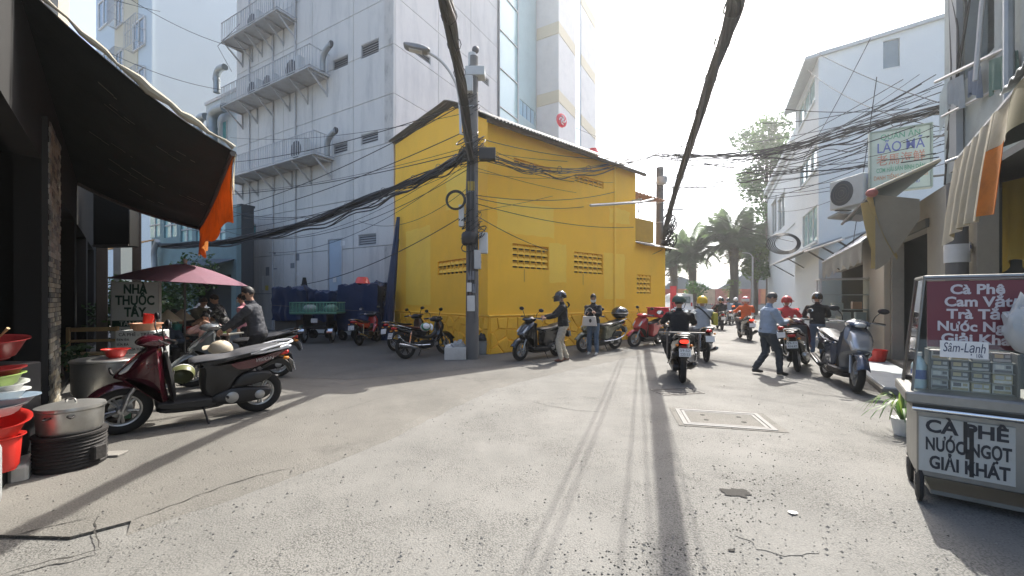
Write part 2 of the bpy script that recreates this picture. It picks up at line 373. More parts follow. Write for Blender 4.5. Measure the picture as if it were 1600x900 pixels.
# manhole: a square two part steel cover in the road
mc = G(1128, 655); MH = thing('manhole_cover', 'rectangular manhole cover with pale steel frame set in the sunlit road', 'manhole cover', (mc.x, mc.y, 0), R(-14))
mpale = mat('pale_steel', (.215, .212, .205), .8, 0, .18, 12)
def ring4(mb, x, y, w, z0, z1):
    mb.box(-x, x, -y, -y + w, z0, z1); mb.box(-x, x, y - w, y, z0, z1); mb.box(-x, -x + w, -y + w, y - w, z0, z1); mb.box(x - w, x, -y + w, y - w, z0, z1); return mb
ring4(MB(), .50, .36, .05, 0, .012).build('frame', mpale, MH); ring4(MB(), .435, .295, .035, 0, .010).build('cover_frame', mpale, MH)
mb = MB(); mb.box(-.395, .395, -.255, .255, 0, .008); mb.build('cover', CONC, MH)
mb = MB(); mb.add([(-.56, -.41, .0055), (.6, -.40, .0055), (.58, .41, .0055), (-.57, .42, .0055)], [(0, 1, 2, 3)]); mb.build('surround', CONC, MH)
for x, y in ((-.2, -.1), (.22, -.1), (-.2, .12), (.22, .12)):
    MB().lathe([(.03, .008), (.03, .0095), (0, .0095)], (x, y, 0), 12).build('lifting_hole', CRACK, MH)
dg = G(1058, 612); DG = thing('drain_grate', 'thin steel drain grate lying in the road behind the black scooter', 'drain grate', (dg.x, dg.y, 0), R(12))
ring4(MB(), .36, .2, .02, 0, .008).build('frame', mat('dark_steel', (.16, .15, .14), .6, .3), DG)
for i in range(4): MB().box(-.33, .33, -.15 + .1 * i - .008, -.15 + .1 * i + .008, 0, .007).build('bar', MATS['dark_steel'], DG)

# ------------------------------------------------------------------ yellow house at the corner
YO = (-.6, 10.9); YA = 40
YEL = mat('yellow_paint', (.94, .515, .034), .72, 0, .05, 1.2, .12, 35, stain=(.70, .40, .04), stain_amt=.4, stain_scale=.8, stretch=(1, 1, .45))
YEL2 = mat('yellow_paint_pale', (.93, .56, .06), .72, 0, .05, 2)
TIN = mat('grey_tin_roof', (.20, .20, .19), .6, .4, .2, 4, stain=(.16, .1, .07), stain_amt=.5)
YH = thing('yellow_house', 'bright yellow corner house with tin roof and stone-faced base', 'house', (YO[0], YO[1], 0), R(YA))
VENTS = []
def yv(tl, br, cols, rows, ang=40):
    s0, zt = fac(*tl, YO, ang); s1, zb = fac(*br, YO, ang); s0, s1 = min(s0, s1), max(s0, s1); VENTS.append((s0, s1, zb, zt, cols, rows, ang)); return (s0, s1, zb, zt)
hr = [yv((801, 380), (857, 422), 6, 4), yv((897, 393), (942, 429), 6, 4), yv((995, 429), (1017, 459), 4, 4), yv((803, 246), (860, 274), 6, 2), yv((898, 271), (943, 295), 6, 2)]
hl = [yv((684, 409), (735, 426), 8, 2, 130)]
X1, X2, YL, TH = 6.79, 8.9, 5.9, .16
MB().wall((0, 0, 0), (1, 0, 0), (0, -1, 0), 0, X1, 0, 6.3, TH, [h for h in hr if h[0] < X1]).build('front_wall', YEL, YH)
MB().wall((0, 0, 0), (1, 0, 0), (0, -1, 0), X1, X2, 0, 3.62, TH, [h for h in hr if h[0] > X1]).build('annexe_wall', YEL, YH)
mb = MB().wall((0, 0, 0), (0, 1, 0), (-1, 0, 0), TH, YL, 0, 6.25, TH, hl)
tops = [(TH, 6.33), (1.85, 7.28), (YL, 7.30)]
mb.add([(0, TH, 6.25), (0, YL, 6.25)] + [(0, y, z) for y, z in tops[::-1]] + [(TH, TH, 6.25), (TH, YL, 6.25)] + [(TH, y, z) for y, z in tops[::-1]],
    [(0, 1, 2, 3, 4), (9, 8, 7, 6, 5), (1, 6, 7, 2), (4, 9, 5, 0), (2, 7, 8, 3), (3, 8, 9, 4)]); mb.build('gable_wall', YEL, YH)
mb = MB(); mb.box(.2, X1, YL - TH, YL - .003, 0, 7.6); mb.box(X1 - TH, X1 - .003, TH + .003, YL - TH - .003, 0, 6.3); mb.box(X1, X2, 3, 3.1, 0, 3.5); mb.box(X2 - .12, X2 - .003, TH + .003, 3, 0, 3.55); mb.build('rear_wall', YEL, YH)
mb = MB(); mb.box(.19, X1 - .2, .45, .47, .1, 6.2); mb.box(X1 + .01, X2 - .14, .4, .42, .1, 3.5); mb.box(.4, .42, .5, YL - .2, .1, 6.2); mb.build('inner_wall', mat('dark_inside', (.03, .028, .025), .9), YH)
# corrugated main roof, following two pitches
rp = [(-.42, 6.14), (.35, 6.60), (1.8, 7.40), (2.6, 7.47), (YL + .25, 7.46)]
def roof_fn(x0, x1, path, amp, waves):
    ys = spline(path, 4)
    def fn(u, v):
        k = v * (len(ys) - 1); i = min(int(k), len(ys) - 2); p = Vector(ys[i]).lerp(Vector(ys[i + 1]), k - i)
        return V(x0 + (x1 - x0) * u, p.x, p.y + amp * math.sin(u * waves * 6.283))
    return fn
MB().shell(roof_fn(-.2, 7.15, [V(*p) for p in rp], .022, 62), 62 * 6, 16, (0, 0, -.012)).build('roof', TIN, YH)
mb = MB(); mb.box(-.25, 7.05, -.3, -.22, 6.06, 6.15); mb.build('eave_batten', mat('weathered_wood', (.12, .09, .065), .85, 0, .25, 8, stretch=(1, 6, 6)), YH)
MB().shell(roof_fn(X1 + .02, X2 + .42, [V(-.35, 3.50), V(.6, 3.78), V(3, 4.3)], .016, 22), 22 * 6, 6, (0, 0, -.012)).build('annexe_roof', TIN, YH)
s, z = fac(960, 400, YO, YA); MB().box(s - .05, s + .05, -.035, 0, 1.06, 6.2, ch=.01).build('pilaster', YEL2, YH)
mb = MB(); mb.box(.30, .34, -.004, -.004 - .02, 0, 0.01); 
MB().box(-.06, .001, .001, .36, 1.07, 6.28).build('corner_pilaster', YEL, YH)
# repainted patches, rust run-off and grime on the yellow walls
PATM = mat('yellow_repaint', (.95, .60, .07), .7, 0, .05, 2, stain=(.80, .46, .05), stain_amt=.4, stain_scale=1.2); RUSTY = mat('yellow_rust_streak', (.62, .34, .05), .8, 0, .2, 5, stretch=(3, 3, .4)); GRM_ = mat('wall_grime', (.52, .31, .05), .85, 0, .25, 3)
def ragged(w, h, y, x0, z0, am, sd):
    pts = []
    for (ax, az), (bx, bz) in (((0, 0), (w, 0)), ((w, 0), (w, h)), ((w, h), (0, h)), ((0, h), (0, 0))):
        for k in range(10): t = k / 10; px_, pz_ = ax + (bx - ax) * t, az + (bz - az) * t; pts.append((x0 + px_ + am * mnoise.noise(V(px_ * 4, pz_ * 4, sd)), y, z0 + pz_ + am * mnoise.noise(V(px_ * 4, pz_ * 4, sd + 9))))
    return MB().add(pts, [tuple(range(len(pts)))])
for x, z, w, h, m_, a_ in ((.25, 3.35, 2.2, .9, PATM, .06), (2.25, 2.0, .75, 1.2, PATM, .05), (4.9, 1.5, 1.2, 1.6, PATM, .06), (5.2, 4.2, 1.2, .5, PATM, .1)): ragged(w, h, -.0015, x, z, a_, x).build('paint_patch', m_, YH)
for v in hr[:2]: MB().box(v[0] + .42, v[0] + .46, -.0015, 0, v[2] - .38, v[2] - .02).build('rust_streak', RUSTY, YH)
for y, z, w, h, m_ in ((3.2, 1.3, 1.8, 2.6, PATM), (.8, 4.2, 1.4, 1.1, PATM)):
    q_ = ragged(w, h, 0, y, z, .06, y); q_.v = [(-.0015, a, c) for a, b, c in q_.v]; q_.build('paint_patch', m_, YH)
# ventilation blocks: each a sloped visor over an opening
def vent_block(w, h):
    d = .07; mb = MB(); a, b = w * .05, w * .95
    mb.add([(a, .05, h * .95), (b, .05, h * .95), (b, -.012, h * .30), (a, -.012, h * .30), (w * .5, -.03, h * .34), (a, .05, h * .25), (b, .05, h * .25)],
        [(0, 1, 4), (0, 4, 3), (1, 2, 4), (3, 4, 2), (0, 3, 5), (1, 6, 2)])
    mb.box(0, w, 0, .06, 0, h * .06); mb.box(0, w * .05, .002, .06, h * .06, h); mb.box(w * .95, w, .002, .06, h * .06, h); return mb
for k, (s0, s1, zb, zt, nc, nr, ang) in enumerate(VENTS):
    w, h = (s1 - s0) / nc, (zt - zb) / nr
    Mx = Matrix.Identity(4) if ang == 40 else Matrix.Rotation(R(90), 4, 'Z') @ Matrix.Scale(-1, 4, V(0, 1, 0)) @ Matrix.Identity(4)
    if ang == 40: me = vent_block(w, h).mesh('vent_block', YEL2)
    else:
        mbv = vent_block(w, h); mbv.v = [(y, x, z) for x, y, z in mbv.v]; me = mbv.mesh('vent_block', YEL2)
    for i in range(nc):
        for j in range(nr):
            loc = (s0 + i * w, .03, zb + j * h) if ang == 40 else (.03, s0 + i * w, zb + j * h); inst('vent_block', me, YH, loc)
# crazy paved stone base
def voronoi(L, H, n, rnd):
    pts = []; tries = 0; md = .75 * math.sqrt(L * H / n)
    while len(pts) < n and tries < 9000:
        p = Vector((rnd.uniform(0, L), rnd.uniform(0, H))); tries += 1
        if all((p - q).length > md for q in pts): pts.append(p)
    cells = []
    for p in pts:
        poly = [Vector((0, 0)), Vector((L, 0)), Vector((L, H)), Vector((0, H))]
        for q in pts:
            if q is p or (q - p).length > md * 4: continue
            m, d = (p + q) / 2, (q - p).normalized(); new = []
            for i in range(len(poly)):
                a, b = poly[i], poly[(i + 1) % len(poly)]; da, db = (a - m).dot(d), (b - m).dot(d)
                if da <= 0: new.append(a)
                if da * db < 0: new.append(a.lerp(b, da / (da - db)))
            poly = new
        if len(poly) > 2: cells.append(poly)
    return cells
rs = random.Random(3)
STN = mat('yellow_painted_stone', (.89, .475, .032), .75, 0, .09, 4, .5, 22)
def stones(L, H, n, conv):
    for poly in voronoi(L, H, n, rs):
        c = sum(poly, Vector((0, 0))) / len(poly); k = len(poly); pr = rs.uniform(.018, .05); tx, tz = rs.uniform(-.08, .08), rs.uniform(-.08, .08)
        def ring(f, d, g): 
            o = []
            for q in poly:
                e = q - c; l = max(e.length, 1e-4); e2 = e * max(.2, (1 - g / l)) * f; o.append(conv(c.x + e2.x, c.y + e2.y, d + (e2.x * tx + e2.y * tz if d > 0 else 0)))
            return o
        mb = MB(); mb.add(ring(1, -.002, .010) + ring(1, pr * .75, .016) + ring(.84, pr, .02), [(i, (i + 1) % k, k + (i + 1) % k, k + i) for i in range(k)] + [(k + i, k + (i + 1) % k, 2 * k + (i + 1) % k, 2 * k + i) for i in range(k)] + [tuple(2 * k + i for i in range(k))])
        mb.build('stone', STN, YH)
stones(8.85, .98, 84, lambda u, z, d: (u, -.02 - d, z + .02)); stones(5.8, .98, 58, lambda u, z, d: (-.02 - d, u + .02, z + .02))
mb = MB(); mb.box(-.02, X2, -.02, 0, 0, 1.02); mb.build('base_course', YEL, YH)
mb = MB(); mb.box(-.02, 0, 0, YL, 0, 1.02); mb.build('base_course', YEL, YH)
mb = MB(); mb.box(-.05, X2, -.05, 0, 1.021, 1.065, ch=.01); mb.build('base_coping', YEL2, YH)
mb = MB(); mb.box(-.05, 0, .001, YL, 1.021, 1.065, ch=.01); mb.build('base_coping', YEL2, YH)
# terrace behind the annexe, small canopy
YB = mat('yellow_ochre_back', (.62, .36, .05), .8)
mb = MB(); mb.box(X1 + .05, X2 - .12, .45, .6, 3.80, 4.68); mb.build('terrace_wall', YB, YH)
MB().shell(roof_fn(X1 + .05, X2 + .1, [V(.0, 5.50), V(1.5, 5.72)], .03, 9), 54, 4, (0, 0, -.015)).build('canopy', mat('rust_tin', (.34, .2, .13), .7, .2, .3, 5), YH)
for x in (X2 - .25, X2 - 1.1): MB().tube([(x, .53, 4.68), (x, .53, 5.57)], .02, 6).build('canopy_post', mat('pale_pipe', (.5, .5, .5), .5, .3), YH)
MB().tube([(X1, .53, 5.0), (X2 - .25, .53, 5.0)], .015, 6).build('railing', MATS['pale_pipe'], YH)
a0, za = fac(922, 321, YO, YA, .35); a1, zb = fac(1021, 311, YO, YA, .5)
mb = MB(); n0 = len(mb.v); mb.tube([(a0, -.35, za), (X1 - .2, -.38, (za * .25 + zb * .75)), (a1, -.5, zb)], .045, 4, sm=False); mb.build('metal_channel', mat('grey_channel', (.45, .46, .47), .5, .4), YH)
MB().box(X1 - .25, X1 - .2, -.4, 0, zb - .12, zb - .05).build('channel_bracket', MATS['grey_channel'], YH)

# ------------------------------------------------------------------ pagoda parapet behind the yellow house
PG = thing('pagoda_parapet', 'yellow temple parapet with round red emblem above the tin roof', 'temple wall', (1.75, 17.7, 0), R(38))
RED = mat('red_lacquer', (.62, .03, .05), .5); 
s0, z0 = fac(868, 196, (1.75, 17.7), 38); s1, z1 = fac(934, 202, (1.75, 17.7), 38)
mb = MB(); mb.wall((0, 0, 0), (1, 0, 0), (0, -1, 0), s0, s1, 0, 8.15, .3); mb.build('wall', YB, PG)
MB().grid(lambda u, v: (s0 + (s1 - s0) * u, -.03 + .35 * v, 8.17 + .1 * abs(math.sin(u * 9.4))), 40, 1).build('scalloped_coping', YEL2, PG)
ec, ez = fac(880, 187, (1.75, 17.7), 38)
mb = MB(); mb.lathe([(0, -.05), (.26, -.05), (.30, -.03), (.30, .03), (.26, .05), (0, .05)], (ec, .1, ez), 28, 'y'); EM = mb.build('emblem', RED, PG)
WHI = mat('white_paint', (.75, .74, .72), .6)
mb = MB(); sw = .10
for k in range(4):                                  # curved four-armed temple emblem
    a = k * math.pi / 2 + .3; pts = []
    for t in range(7): u = t / 6; r = .2 * u; b = a + 1.5 * u * u; pts.append((ec + r * math.cos(b), .035, ez + r * math.sin(b)))
    mb.tube(pts, .022, 5)
mb.build('emblem_mark', WHI, PG)
mb = MB(); mb.lathe([(0, 0), (.17, .0), (.24, .12), (.26, .3), (.18, .42), (.2, .46), (0, .46)], (s1 - .18, .12, 8.17), 10); mb.build('lotus_finial', RED, PG)

# ------------------------------------------------------------------ grey tower block behind
TO = (-4.5, 15.6); TA = 60
GW = mat('grey_render', (.575, .56, .53), .85, 0, .06, .8, .1, 30, stain=(.30, .305, .31), stain_amt=.6, stain_scale=1.3, stretch=(1, 1, .22))
GW2 = mat('grey_render_lilac', (.60, .58, .56), .85, 0, .05, .8, .08, 30, stain=(.34, .34, .355), stain_amt=.6, stain_scale=1., stretch=(1, 1, .25))
JNT = mat('dark_joint', (.07, .07, .075), .9)
MET = mat('white_metal', (.46, .465, .47), .6, .1, .12, 6, stain=(.22, .16, .12), stain_amt=.55, stain_scale=3)
TW = thing('apartment_tower', 'tall pale grey rendered tower with service balconies behind the yellow house', 'tower', (TO[0], TO[1], 0), R(TA))
TOPZ = 34.; TLEN = 11.3
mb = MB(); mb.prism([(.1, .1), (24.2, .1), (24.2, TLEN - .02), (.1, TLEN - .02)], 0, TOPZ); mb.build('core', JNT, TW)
LO = lambda px, py, off=0.: fac(px, py, TO, 150, off)
us = [0] + [LO(p, 300)[0] for p in (552, 488, 443, 404)] + [TLEN]
zs = [0, 1.75, 3.57, 5.55, 7.5, 9.35, 11.24, 13.1, 15.0, 17.0, 19.0]
VL = []                                             # openings on the left facade: (px,py) top left, bottom right
def op(tl, br): a, zt = LO(*tl); b, zb = LO(*br); VL.append((min(a, b), max(a, b), zb, zt))
op((564, 71), (592, 81)); op((520, 95), (544, 101)); op((564, 211), (591, 220)); op((521, 227), (543, 236)); op((560, 367), (588, 382))
door = (LO(535, 375)[0], LO(512, 375)[0], .0, LO(523, 372)[1]); VL.append(door)
op((387, 352), (400, 367)); win = VL[-1]
for i in range(len(us) - 1):
    for j in range(len(zs) - 1):
        MB().wall((0, 0, 0), (0, 1, 0), (-1, 0, 0), us[i] + .012, us[i + 1] - .012, zs[j] + .012, zs[j + 1] - .012, .1, VL).build('wall_panel', GW, TW)
mb = MB(); mb.box(0, .1, 0, TLEN, 19.02, TOPZ); mb.build('upper_wall', GW, TW)
PEEL = mat('peeling_render', (.50, .48, .45), .9, 0, .2, 6, .3, 14, stain=(.10, .10, .10), stain_amt=.8, stain_scale=3, stretch=(1, 1, .5))
for z0_, z1_ in ((1.77, 3.55), (7.52, 9.33), (9.37, 11.22), (11.26, 13.08)): MB().box(-.004, 0, .05, .5, z0_, z1_).build('peeling_strip', PEEL, TW)
# right facade
RO = lambda px, py, off=0.: fac(px, py, TO, 60, off)
VR = []
for tl, br in (((643, 67), (673, 102)), ((750, 112), (764, 136))):
    a, zt = RO(*tl); b, zb = RO(*br); VR.append((a, b, zb, zt))
ur = [.0, 2.6, 5.0, 7.45]
for i in range(3):
    for j in range(2, len(zs) - 1):
        MB().wall((.0, 0, 0), (1, 0, 0), (0, -1, 0), ur[i] + (.1 if i == 0 else .012), ur[i + 1] - .012, zs[j] + .012, zs[j + 1] - .012, .1, VR).build('wall_panel', GW2, TW)
mb = MB(); mb.box(.1, 7.45, 0, .1, 19.02, TOPZ); mb.build('upper_wall', GW2, TW)
SL = mat('louvre_metal', (.40, .405, .41), .6, .2)
def louvre(a, b, zb, zt, left):
    n = max(4, int((zt - zb) / .085)); h = (zt - zb) / n
    fr = MB()
    t = .035
    for q in ((a, a + t, zb, zt), (b - t, b, zb, zt), (a + t, b - t, zb, zb + t), (a + t, b - t, zt - t, zt)):
        if left: fr.box(.02, .07, q[0], q[1], q[2], q[3])
        else: fr.box(q[0], q[1], .02, .07, q[2], q[3])
    fo = fr.build('louvre_vent', SL, TW)
    sm = MB(); w = b - a - 2 * t
    sm.add([(0, .03, 0), (w, .03, 0), (w, .085, h * .75), (0, .085, h * .75), (0, .04, 0), (w, .04, 0), (w, .095, h * .75), (0, .095, h * .75)], [(0, 1, 2, 3), (7, 6, 5, 4), (0, 4, 5, 1), (2, 6, 7, 3)])
    if left: sm.v = [(y, x, z) for x, y, z in sm.v]
    me = sm.mesh('slat', SL)
    for k in range(n): inst('slat', me, fo, (0, a + t, zb + k * h) if left else (a + t, 0, zb + k * h))
for v in VL[:5]: louvre(*v, True)
for v in VR: louvre(*v, False)
# door, small window and posters on the left facade
DRM = mat('blue_grey_door', (.36, .44, .52), .55, 0, .08, 3, stain=(.25, .29, .33))
mb = MB(); mb.box(.03, .08, door[0] + .06, door[1] - .06, .02, door[3] - .06); DO = mb.build('door', DRM, TW)
mb = MB(); mb.box(-.012, .04, door[0], door[0] + .055, 0, door[3]); mb.box(-.012, .04, door[1] - .055, door[1], 0, door[3]); mb.box(-.012, .04, door[0] + .055, door[1] - .055, door[3] - .055, door[3]); mb.build('door_frame', MET, TW)
MB().tube([(-.0, door[0] + .14, 1.0), (-.03, door[0] + .14, 1.0), (-.03, door[0] + .14, 1.14), (0, door[0] + .14, 1.14)], .012, 6).build('handle', SL, DO)
mb = MB(); ring = win; mb.box(.02, .06, win[0], win[0] + .06, win[2], win[3]); mb.box(.02, .06, win[1] - .06, win[1], win[2], win[3]); mb.box(.02, .06, win[0], win[1], win[3] - .05, win[3]); WNF = mb.build('window', MET, TW)
MB().box(.07, .08, win[0] + .05, win[1] - .05, win[2], win[3] - .04).build('pane', mat('teal_pane', (.10, .28, .27), .15), WNF)
PAP = mat('old_paper', (.62, .62, .60), .8, 0, .1, 9); PAP2 = mat('grey_poster', (.20, .21, .23), .8, 0, .4, 30); YLP = mat('yellow_notice', (.6, .48, .08), .8)
for px, py, w, h, m in ((536, 380, .28, .2, PAP), (457, 415, .3, .24, PAP2), (465, 402, .26, .3, PAP2), (428, 396, .3, .1, PAP2), (418, 424, .3, .42, PAP2), (417, 450, .26, .24, YLP), (430, 420, .3, .05, PAP2), (523, 437, .22, .22, PAP), (465, 428, .2, .16, PAP), (411, 442, .14, .7, PAP)):
    s, z = LO(px, py); MB().box(-.006, .0, s - w / 2, s + w / 2, z - h / 2, z + h / 2).build('poster', m, TW)
# service balconies carrying the air conditioners
def balcony(rail_l, rail_r, floor_l, floor_r, dep):
    b, zr = LO(*rail_r, -dep); a, _ = LO(*rail_l, -dep); _, zf = LO(*floor_r, -dep); a = min(a, TLEN + .35); s0, s1 = b, a
    zt = zf + .92
    mb = MB(); mb.box(-dep, -.002, s0, s1, zf - .05, zf, ch=.01)
    BO = mb.build('balcony', MET, TW)
    mb = MB()
    for z in (zt, zf + .08):
        mb.box(-dep, -dep + .03, s0, s1, z - .03, z); mb.box(-dep, 0, s0, s0 + .03, z - .03, z + .001)
    mb.build('top_rail', MET, BO)
    mb = MB(); mb.box(0, .02, 0, .028, 0, .81); me = mb.mesh('baluster', MET); n = int((s1 - s0) / .155)
    for i in range(n + 1): inst('baluster', me, BO, (-dep + .004, s0 + (s1 - s0 - .03) * i / n, zf + .08), (0, R(random.uniform(-1.5, 1.5)), R(random.uniform(-8, 8))))
    for i in range(5): inst('baluster', me, BO, (-dep + .004 + (dep - .05) * (i + .7) / 5, s0 + .003, zf + .08))
    bk = MB(); w = .05; bk.box(-dep + .06, -.004, 0, w, -.13, -.052); bk.box(-.06, -.002, .002, w - .002, -.85, -.131)
    bk.add([(-dep + .12, .003, -.131), (-dep + .2, .003, -.131), (-.062, .003, -.68), (-.062, .003, -.80), (-dep + .12, w - .003, -.131), (-dep + .2, w - .003, -.131), (-.062, w - .003, -.68), (-.062, w - .003, -.80)],
        [(0, 1, 2, 3), (7, 6, 5, 4), (0, 4, 5, 1), (1, 5, 6, 2), (2, 6, 7, 3), (3, 7, 4, 0)])
    me = bk.mesh('bracket', MET); n = 6
    for i in range(n): inst('bracket', me, BO, (0, s0 + .12 + (s1 - s0 - .3) * i / (n - 1), zf))
    return s0, s1, zf
B1 = balcony((345, 240), (490, 192), (345, 275), (490, 238), .95)
B2 = balcony((345, 132), (483, 62), (345, 165), (488, 100), .95)
B3 = balcony((345, 5), (432, -40), (365, 48), (432, 12), .95)
DCT = mat('grey_duct', (.34, .36, .37), .5, .4, .15, 5)
for (s0, s1, zf), l in ((B1, .0), (B2, .0)):
    pts = spline([V(-.35, s0 - .02, zf + .05), V(-.4, s0 - .1, zf + .5), V(-.45, s0 - .35, zf + .75), V(-.5, s0 - .75, zf + .88)], 6)
    MB().tube(pts, .11, 12, caps=True).build('exhaust_pipe', DCT, TW)
    MB().lathe([(0, -.03), (.14, -.03), (.14, .03), (0, .03)], pts[-1], 14, 'x').build('pipe_cowl', JNT, TW)
# drain pipes
for px in (463, 428, 391): s, _ = LO(px, 300); MB().tube([(-.05, s, 0), (-.05, s, 18)], .035, 6).build('drain_pipe', MET, TW)
MB().tube([(7.5, -.05, 5.5), (7.5, -.05, TOPZ)], .06, 8).build('drain_pipe', mat('dark_pipe', (.15, .16, .17), .6), TW)
# glass bay and banded block at the right of the tower
GL = mat('teal_glass', (.30, .46, .46), .08, .0, .1, .4, spec=.9); GL2 = mat('teal_wall', (.40, .50, .50), .6, 0, .08, .6, stain=(.3, .38, .38))
SKYG = mat('sky_glass', (.34, .50, .60), .06, 0, .08, .4, spec=.9)
xg = RO(809, 100)[0]; xh = RO(838, 100)[0]
for j in range(3, 11):
    mb = MB(); mb.box(7.62, xg - .02, .02, .06, zs[2] + j * 2.1 - 2.1 + .03, zs[2] + j * 2.1 - .03); mb.build('glass_pane', GL, TW)
    MB().box(7.58, xg, -.03, .03, zs[2] + j * 2.1 - 2.1 - .03, zs[2] + j * 2.1 - 2.1 + .03).build('transom', MATS['pale_pipe'], TW)
MB().box(xg - .02, xg + .05, -.05, .09, 4, TOPZ).build('mullion', MATS['pale_pipe'], TW)
a, zt = RO(812, 148, -.0); b, zb = RO(836, 192, 0)
MB().wall((0, .02, 0), (1, 0, 0), (0, -1, 0), xg + .05, xh, 4, TOPZ, .08, [(a, b, zb - .2, zt - .2)]).build('recess_wall', GL2, TW)
for k in range(4):
    x = a + (b - a) * (k + .5) / 4; mb = MB(); mb.box(a + (b - a) * k / 4 + .04, a + (b - a) * (k + 1) / 4 - .04, .06, .08, zb - .2, zt - .2); mb.build('window_pane', SKYG, TW)
BW = 1.54; BX0, BX1 = xh, RO(931, 100, BW)[0]
BAND = mat('cream_band', (.56, .49, .36), .8, 0, .07, 2); BLK = mat('lilac_render', (.60, .58, .565), .85, 0, .06, 1, .1, 30, stain=(.36, .36, .38), stain_amt=.35)
zb1 = RO(873, 33, BW)[1]; zb2 = RO(873, 140, BW)[1]; per = abs(zb1 - zb2); xs1 = RO(899, 60, BW)[0]; xs2 = RO(908, 60, BW)[0]
z = 4.0; lev = [zb2 - per, zb2, zb1, zb1 + per, zb1 + 2 * per]
cur = 4.0
for l in lev:
    for z0, z1, m, nm in ((cur, l - .75, BLK, 'wall_panel'), (l - .75, l, BAND, 'band_panel')):
        pr = .02 if nm == 'band_panel' else 0
        MB().box(BX0 - pr, BX0 + .1, -BW + .1, -.04, z0 + .01, z1 - .01).build(nm, m, TW)
        MB().box(BX0 - pr, xs1, -BW - pr, -BW + .1, z0 + .01, z1 - .01).build(nm, m, TW)
        MB().box(xs2, BX1, -BW - pr, -BW + .1, z0 + .01, z1 - .01).build(nm, m, TW)
    MB().box(xs1, xs2, -BW + .04, -BW + .08, cur + .02, l - .02).build('glass_strip', SKYG, TW)
    cur = l
mb = MB(); mb.prism([(BX0 + .05, -BW + .11), (BX1 - .002, -BW + .11), (BX1 - .002, .09), (BX0 + .05, .09)], 0, cur); mb.build('block_core', BLK, TW)

# ------------------------------------------------------------------ wing with air ducts at the left of the tower
WO = (-13.2, 22.4)
WG = thing('duct_wing', 'low grey service wing with fat metal ducts left of the tower', 'building', (WO[0], WO[1], 0), R(150))
def WF(px, py, off=0.): return fac(px, py, WO, 150, off)
sl, zl = WF(322, 162); sr, zr = WF(372, 138)
WPM = mat('pale_blue_render', (.42, .47, .49), .85, 0, .08, 1, stain=(.3, .34, .36))
mb = MB(); mb.box(-.5, sl, -5, 0, 0, zr); mb.build('wall', WPM, WG)
mb = MB(); mb.box(-.55, sl + .06, .0, .06, zr - .12, zr + .06); mb.build('parapet', MET, WG)
def duct(pts, w, cowl=True):
    q = spline([V(*p) for p in pts], 6); mb = MB(); mb.tube(q, w, 12); o = mb.build('duct', mat('galvanised_duct', (.28, .31, .32), .4, .5, .12, 4), WG)
    MB().lathe([(w * 1.12, -.05), (w * 1.12, .05)], q[len(q) // 3], 14).build('duct_flange', MATS['galvanised_duct'], o); return o
def wp(px, py, off): s, z = WF(px, py, off); return (s, -off if False else off, z)
for (x, y0, y1, r, x2) in ((353, 135, 118, .18, 366), (346, 213, 182, .27, 366), (324, 205, 192, .22, 336)):
    s, z0 = WF(x, y0); _, z1 = WF(x, y1); s2, _ = WF(x2, y1)
    duct([(s, .5, z0 - .6), (s, .5, z0), (s, .5, z1 - .25), (s + (s2 - s) * .35, .5, z1 + .05), (s2, .5, z1)], r)
for px, py, w, h in ((352, 205, .5, 1.2), (330, 260, .6, 1.4), (352, 300, .5, 1.2), (318, 300, .4, 1.2)):
    s, z = WF(px, py); mb = MB(); mb.box(s - w / 2, s + w / 2, .002, .05, z - h / 2, z + h / 2); f = mb.build('window', MET, WG)
    MB().box(s - w / 2 + .06, s + w / 2 - .06, .051, .056, z - h / 2 + .06, z + h / 2 - .06).build('pane', MATS['teal_pane'], f)

# ------------------------------------------------------------------ teal fronted house and dark shop at the alley end
HO = (-11.5, 17.6)
AH = thing('alley_house', 'teal glass-fronted house with a dark shop opening at the alley end', 'house', (HO[0], HO[1], 0), R(152))
HFp = lambda px, py, off=0.: fac(px, py, HO, 152, off)
TEAL = mat('teal_render', (.16, .24, .25), .8, 0, .2, 2)
wins = []
for px0, px1, py0, py1 in ((232, 250, 330, 372), (256, 276, 330, 372), (282, 300, 338, 378), (306, 326, 338, 378), (332, 352, 345, 380)):
    a, zt = HFp(px1, py0); b, zb = HFp(px0, py1); wins.append((a, b, zb, zt))
mb = MB(); opn = (1.0, 4.2, 0, 2.6); mb.wall((0, 0, 0), (1, 0, 0), (0, 1, 0), .6, 8.5, 0, 5.6, .2, wins + [opn]); mb.build('wall', TEAL, AH)
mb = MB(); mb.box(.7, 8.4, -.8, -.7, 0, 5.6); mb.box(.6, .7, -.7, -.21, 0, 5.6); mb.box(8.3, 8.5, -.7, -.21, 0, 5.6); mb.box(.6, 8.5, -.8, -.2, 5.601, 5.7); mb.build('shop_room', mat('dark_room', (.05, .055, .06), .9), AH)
for a, b, zb, zt in wins:
    mb = MB(); mb.box(a, b, -.1, -.08, zb, zt); w = mb.build('window_pane', mat('teal_shop_glass', (.32, .52, .5), .12, spec=.8), AH)
    MB().box((a + b) / 2 - .03, (a + b) / 2 + .03, -.07, -.03, zb, zt).build('window_bar', MET, AH); MB().box(a, b, -.075, -.03, (zb + zt) / 2 - .03, (zb + zt) / 2 + .03).build('window_bar', MET, AH)
MB().shell(lambda u, v: (.75 + 5.2 * u, 1.5 - 1.5 * v, 2.75 + .5 * v + .1 * math.sin(u * 3.1)), 14, 5, (0, 0, -.03)).build('canopy', mat('navy_canopy', (.05, .075, .1), .8), AH)
MB().tube(spline([V(7.4, .3, .5), V(7.4, .3, 3.2), V(7.3, .35, 3.9), V(6.8, .4, 4.4)], 6), .12, 10).build('downpipe', DCT, AH)
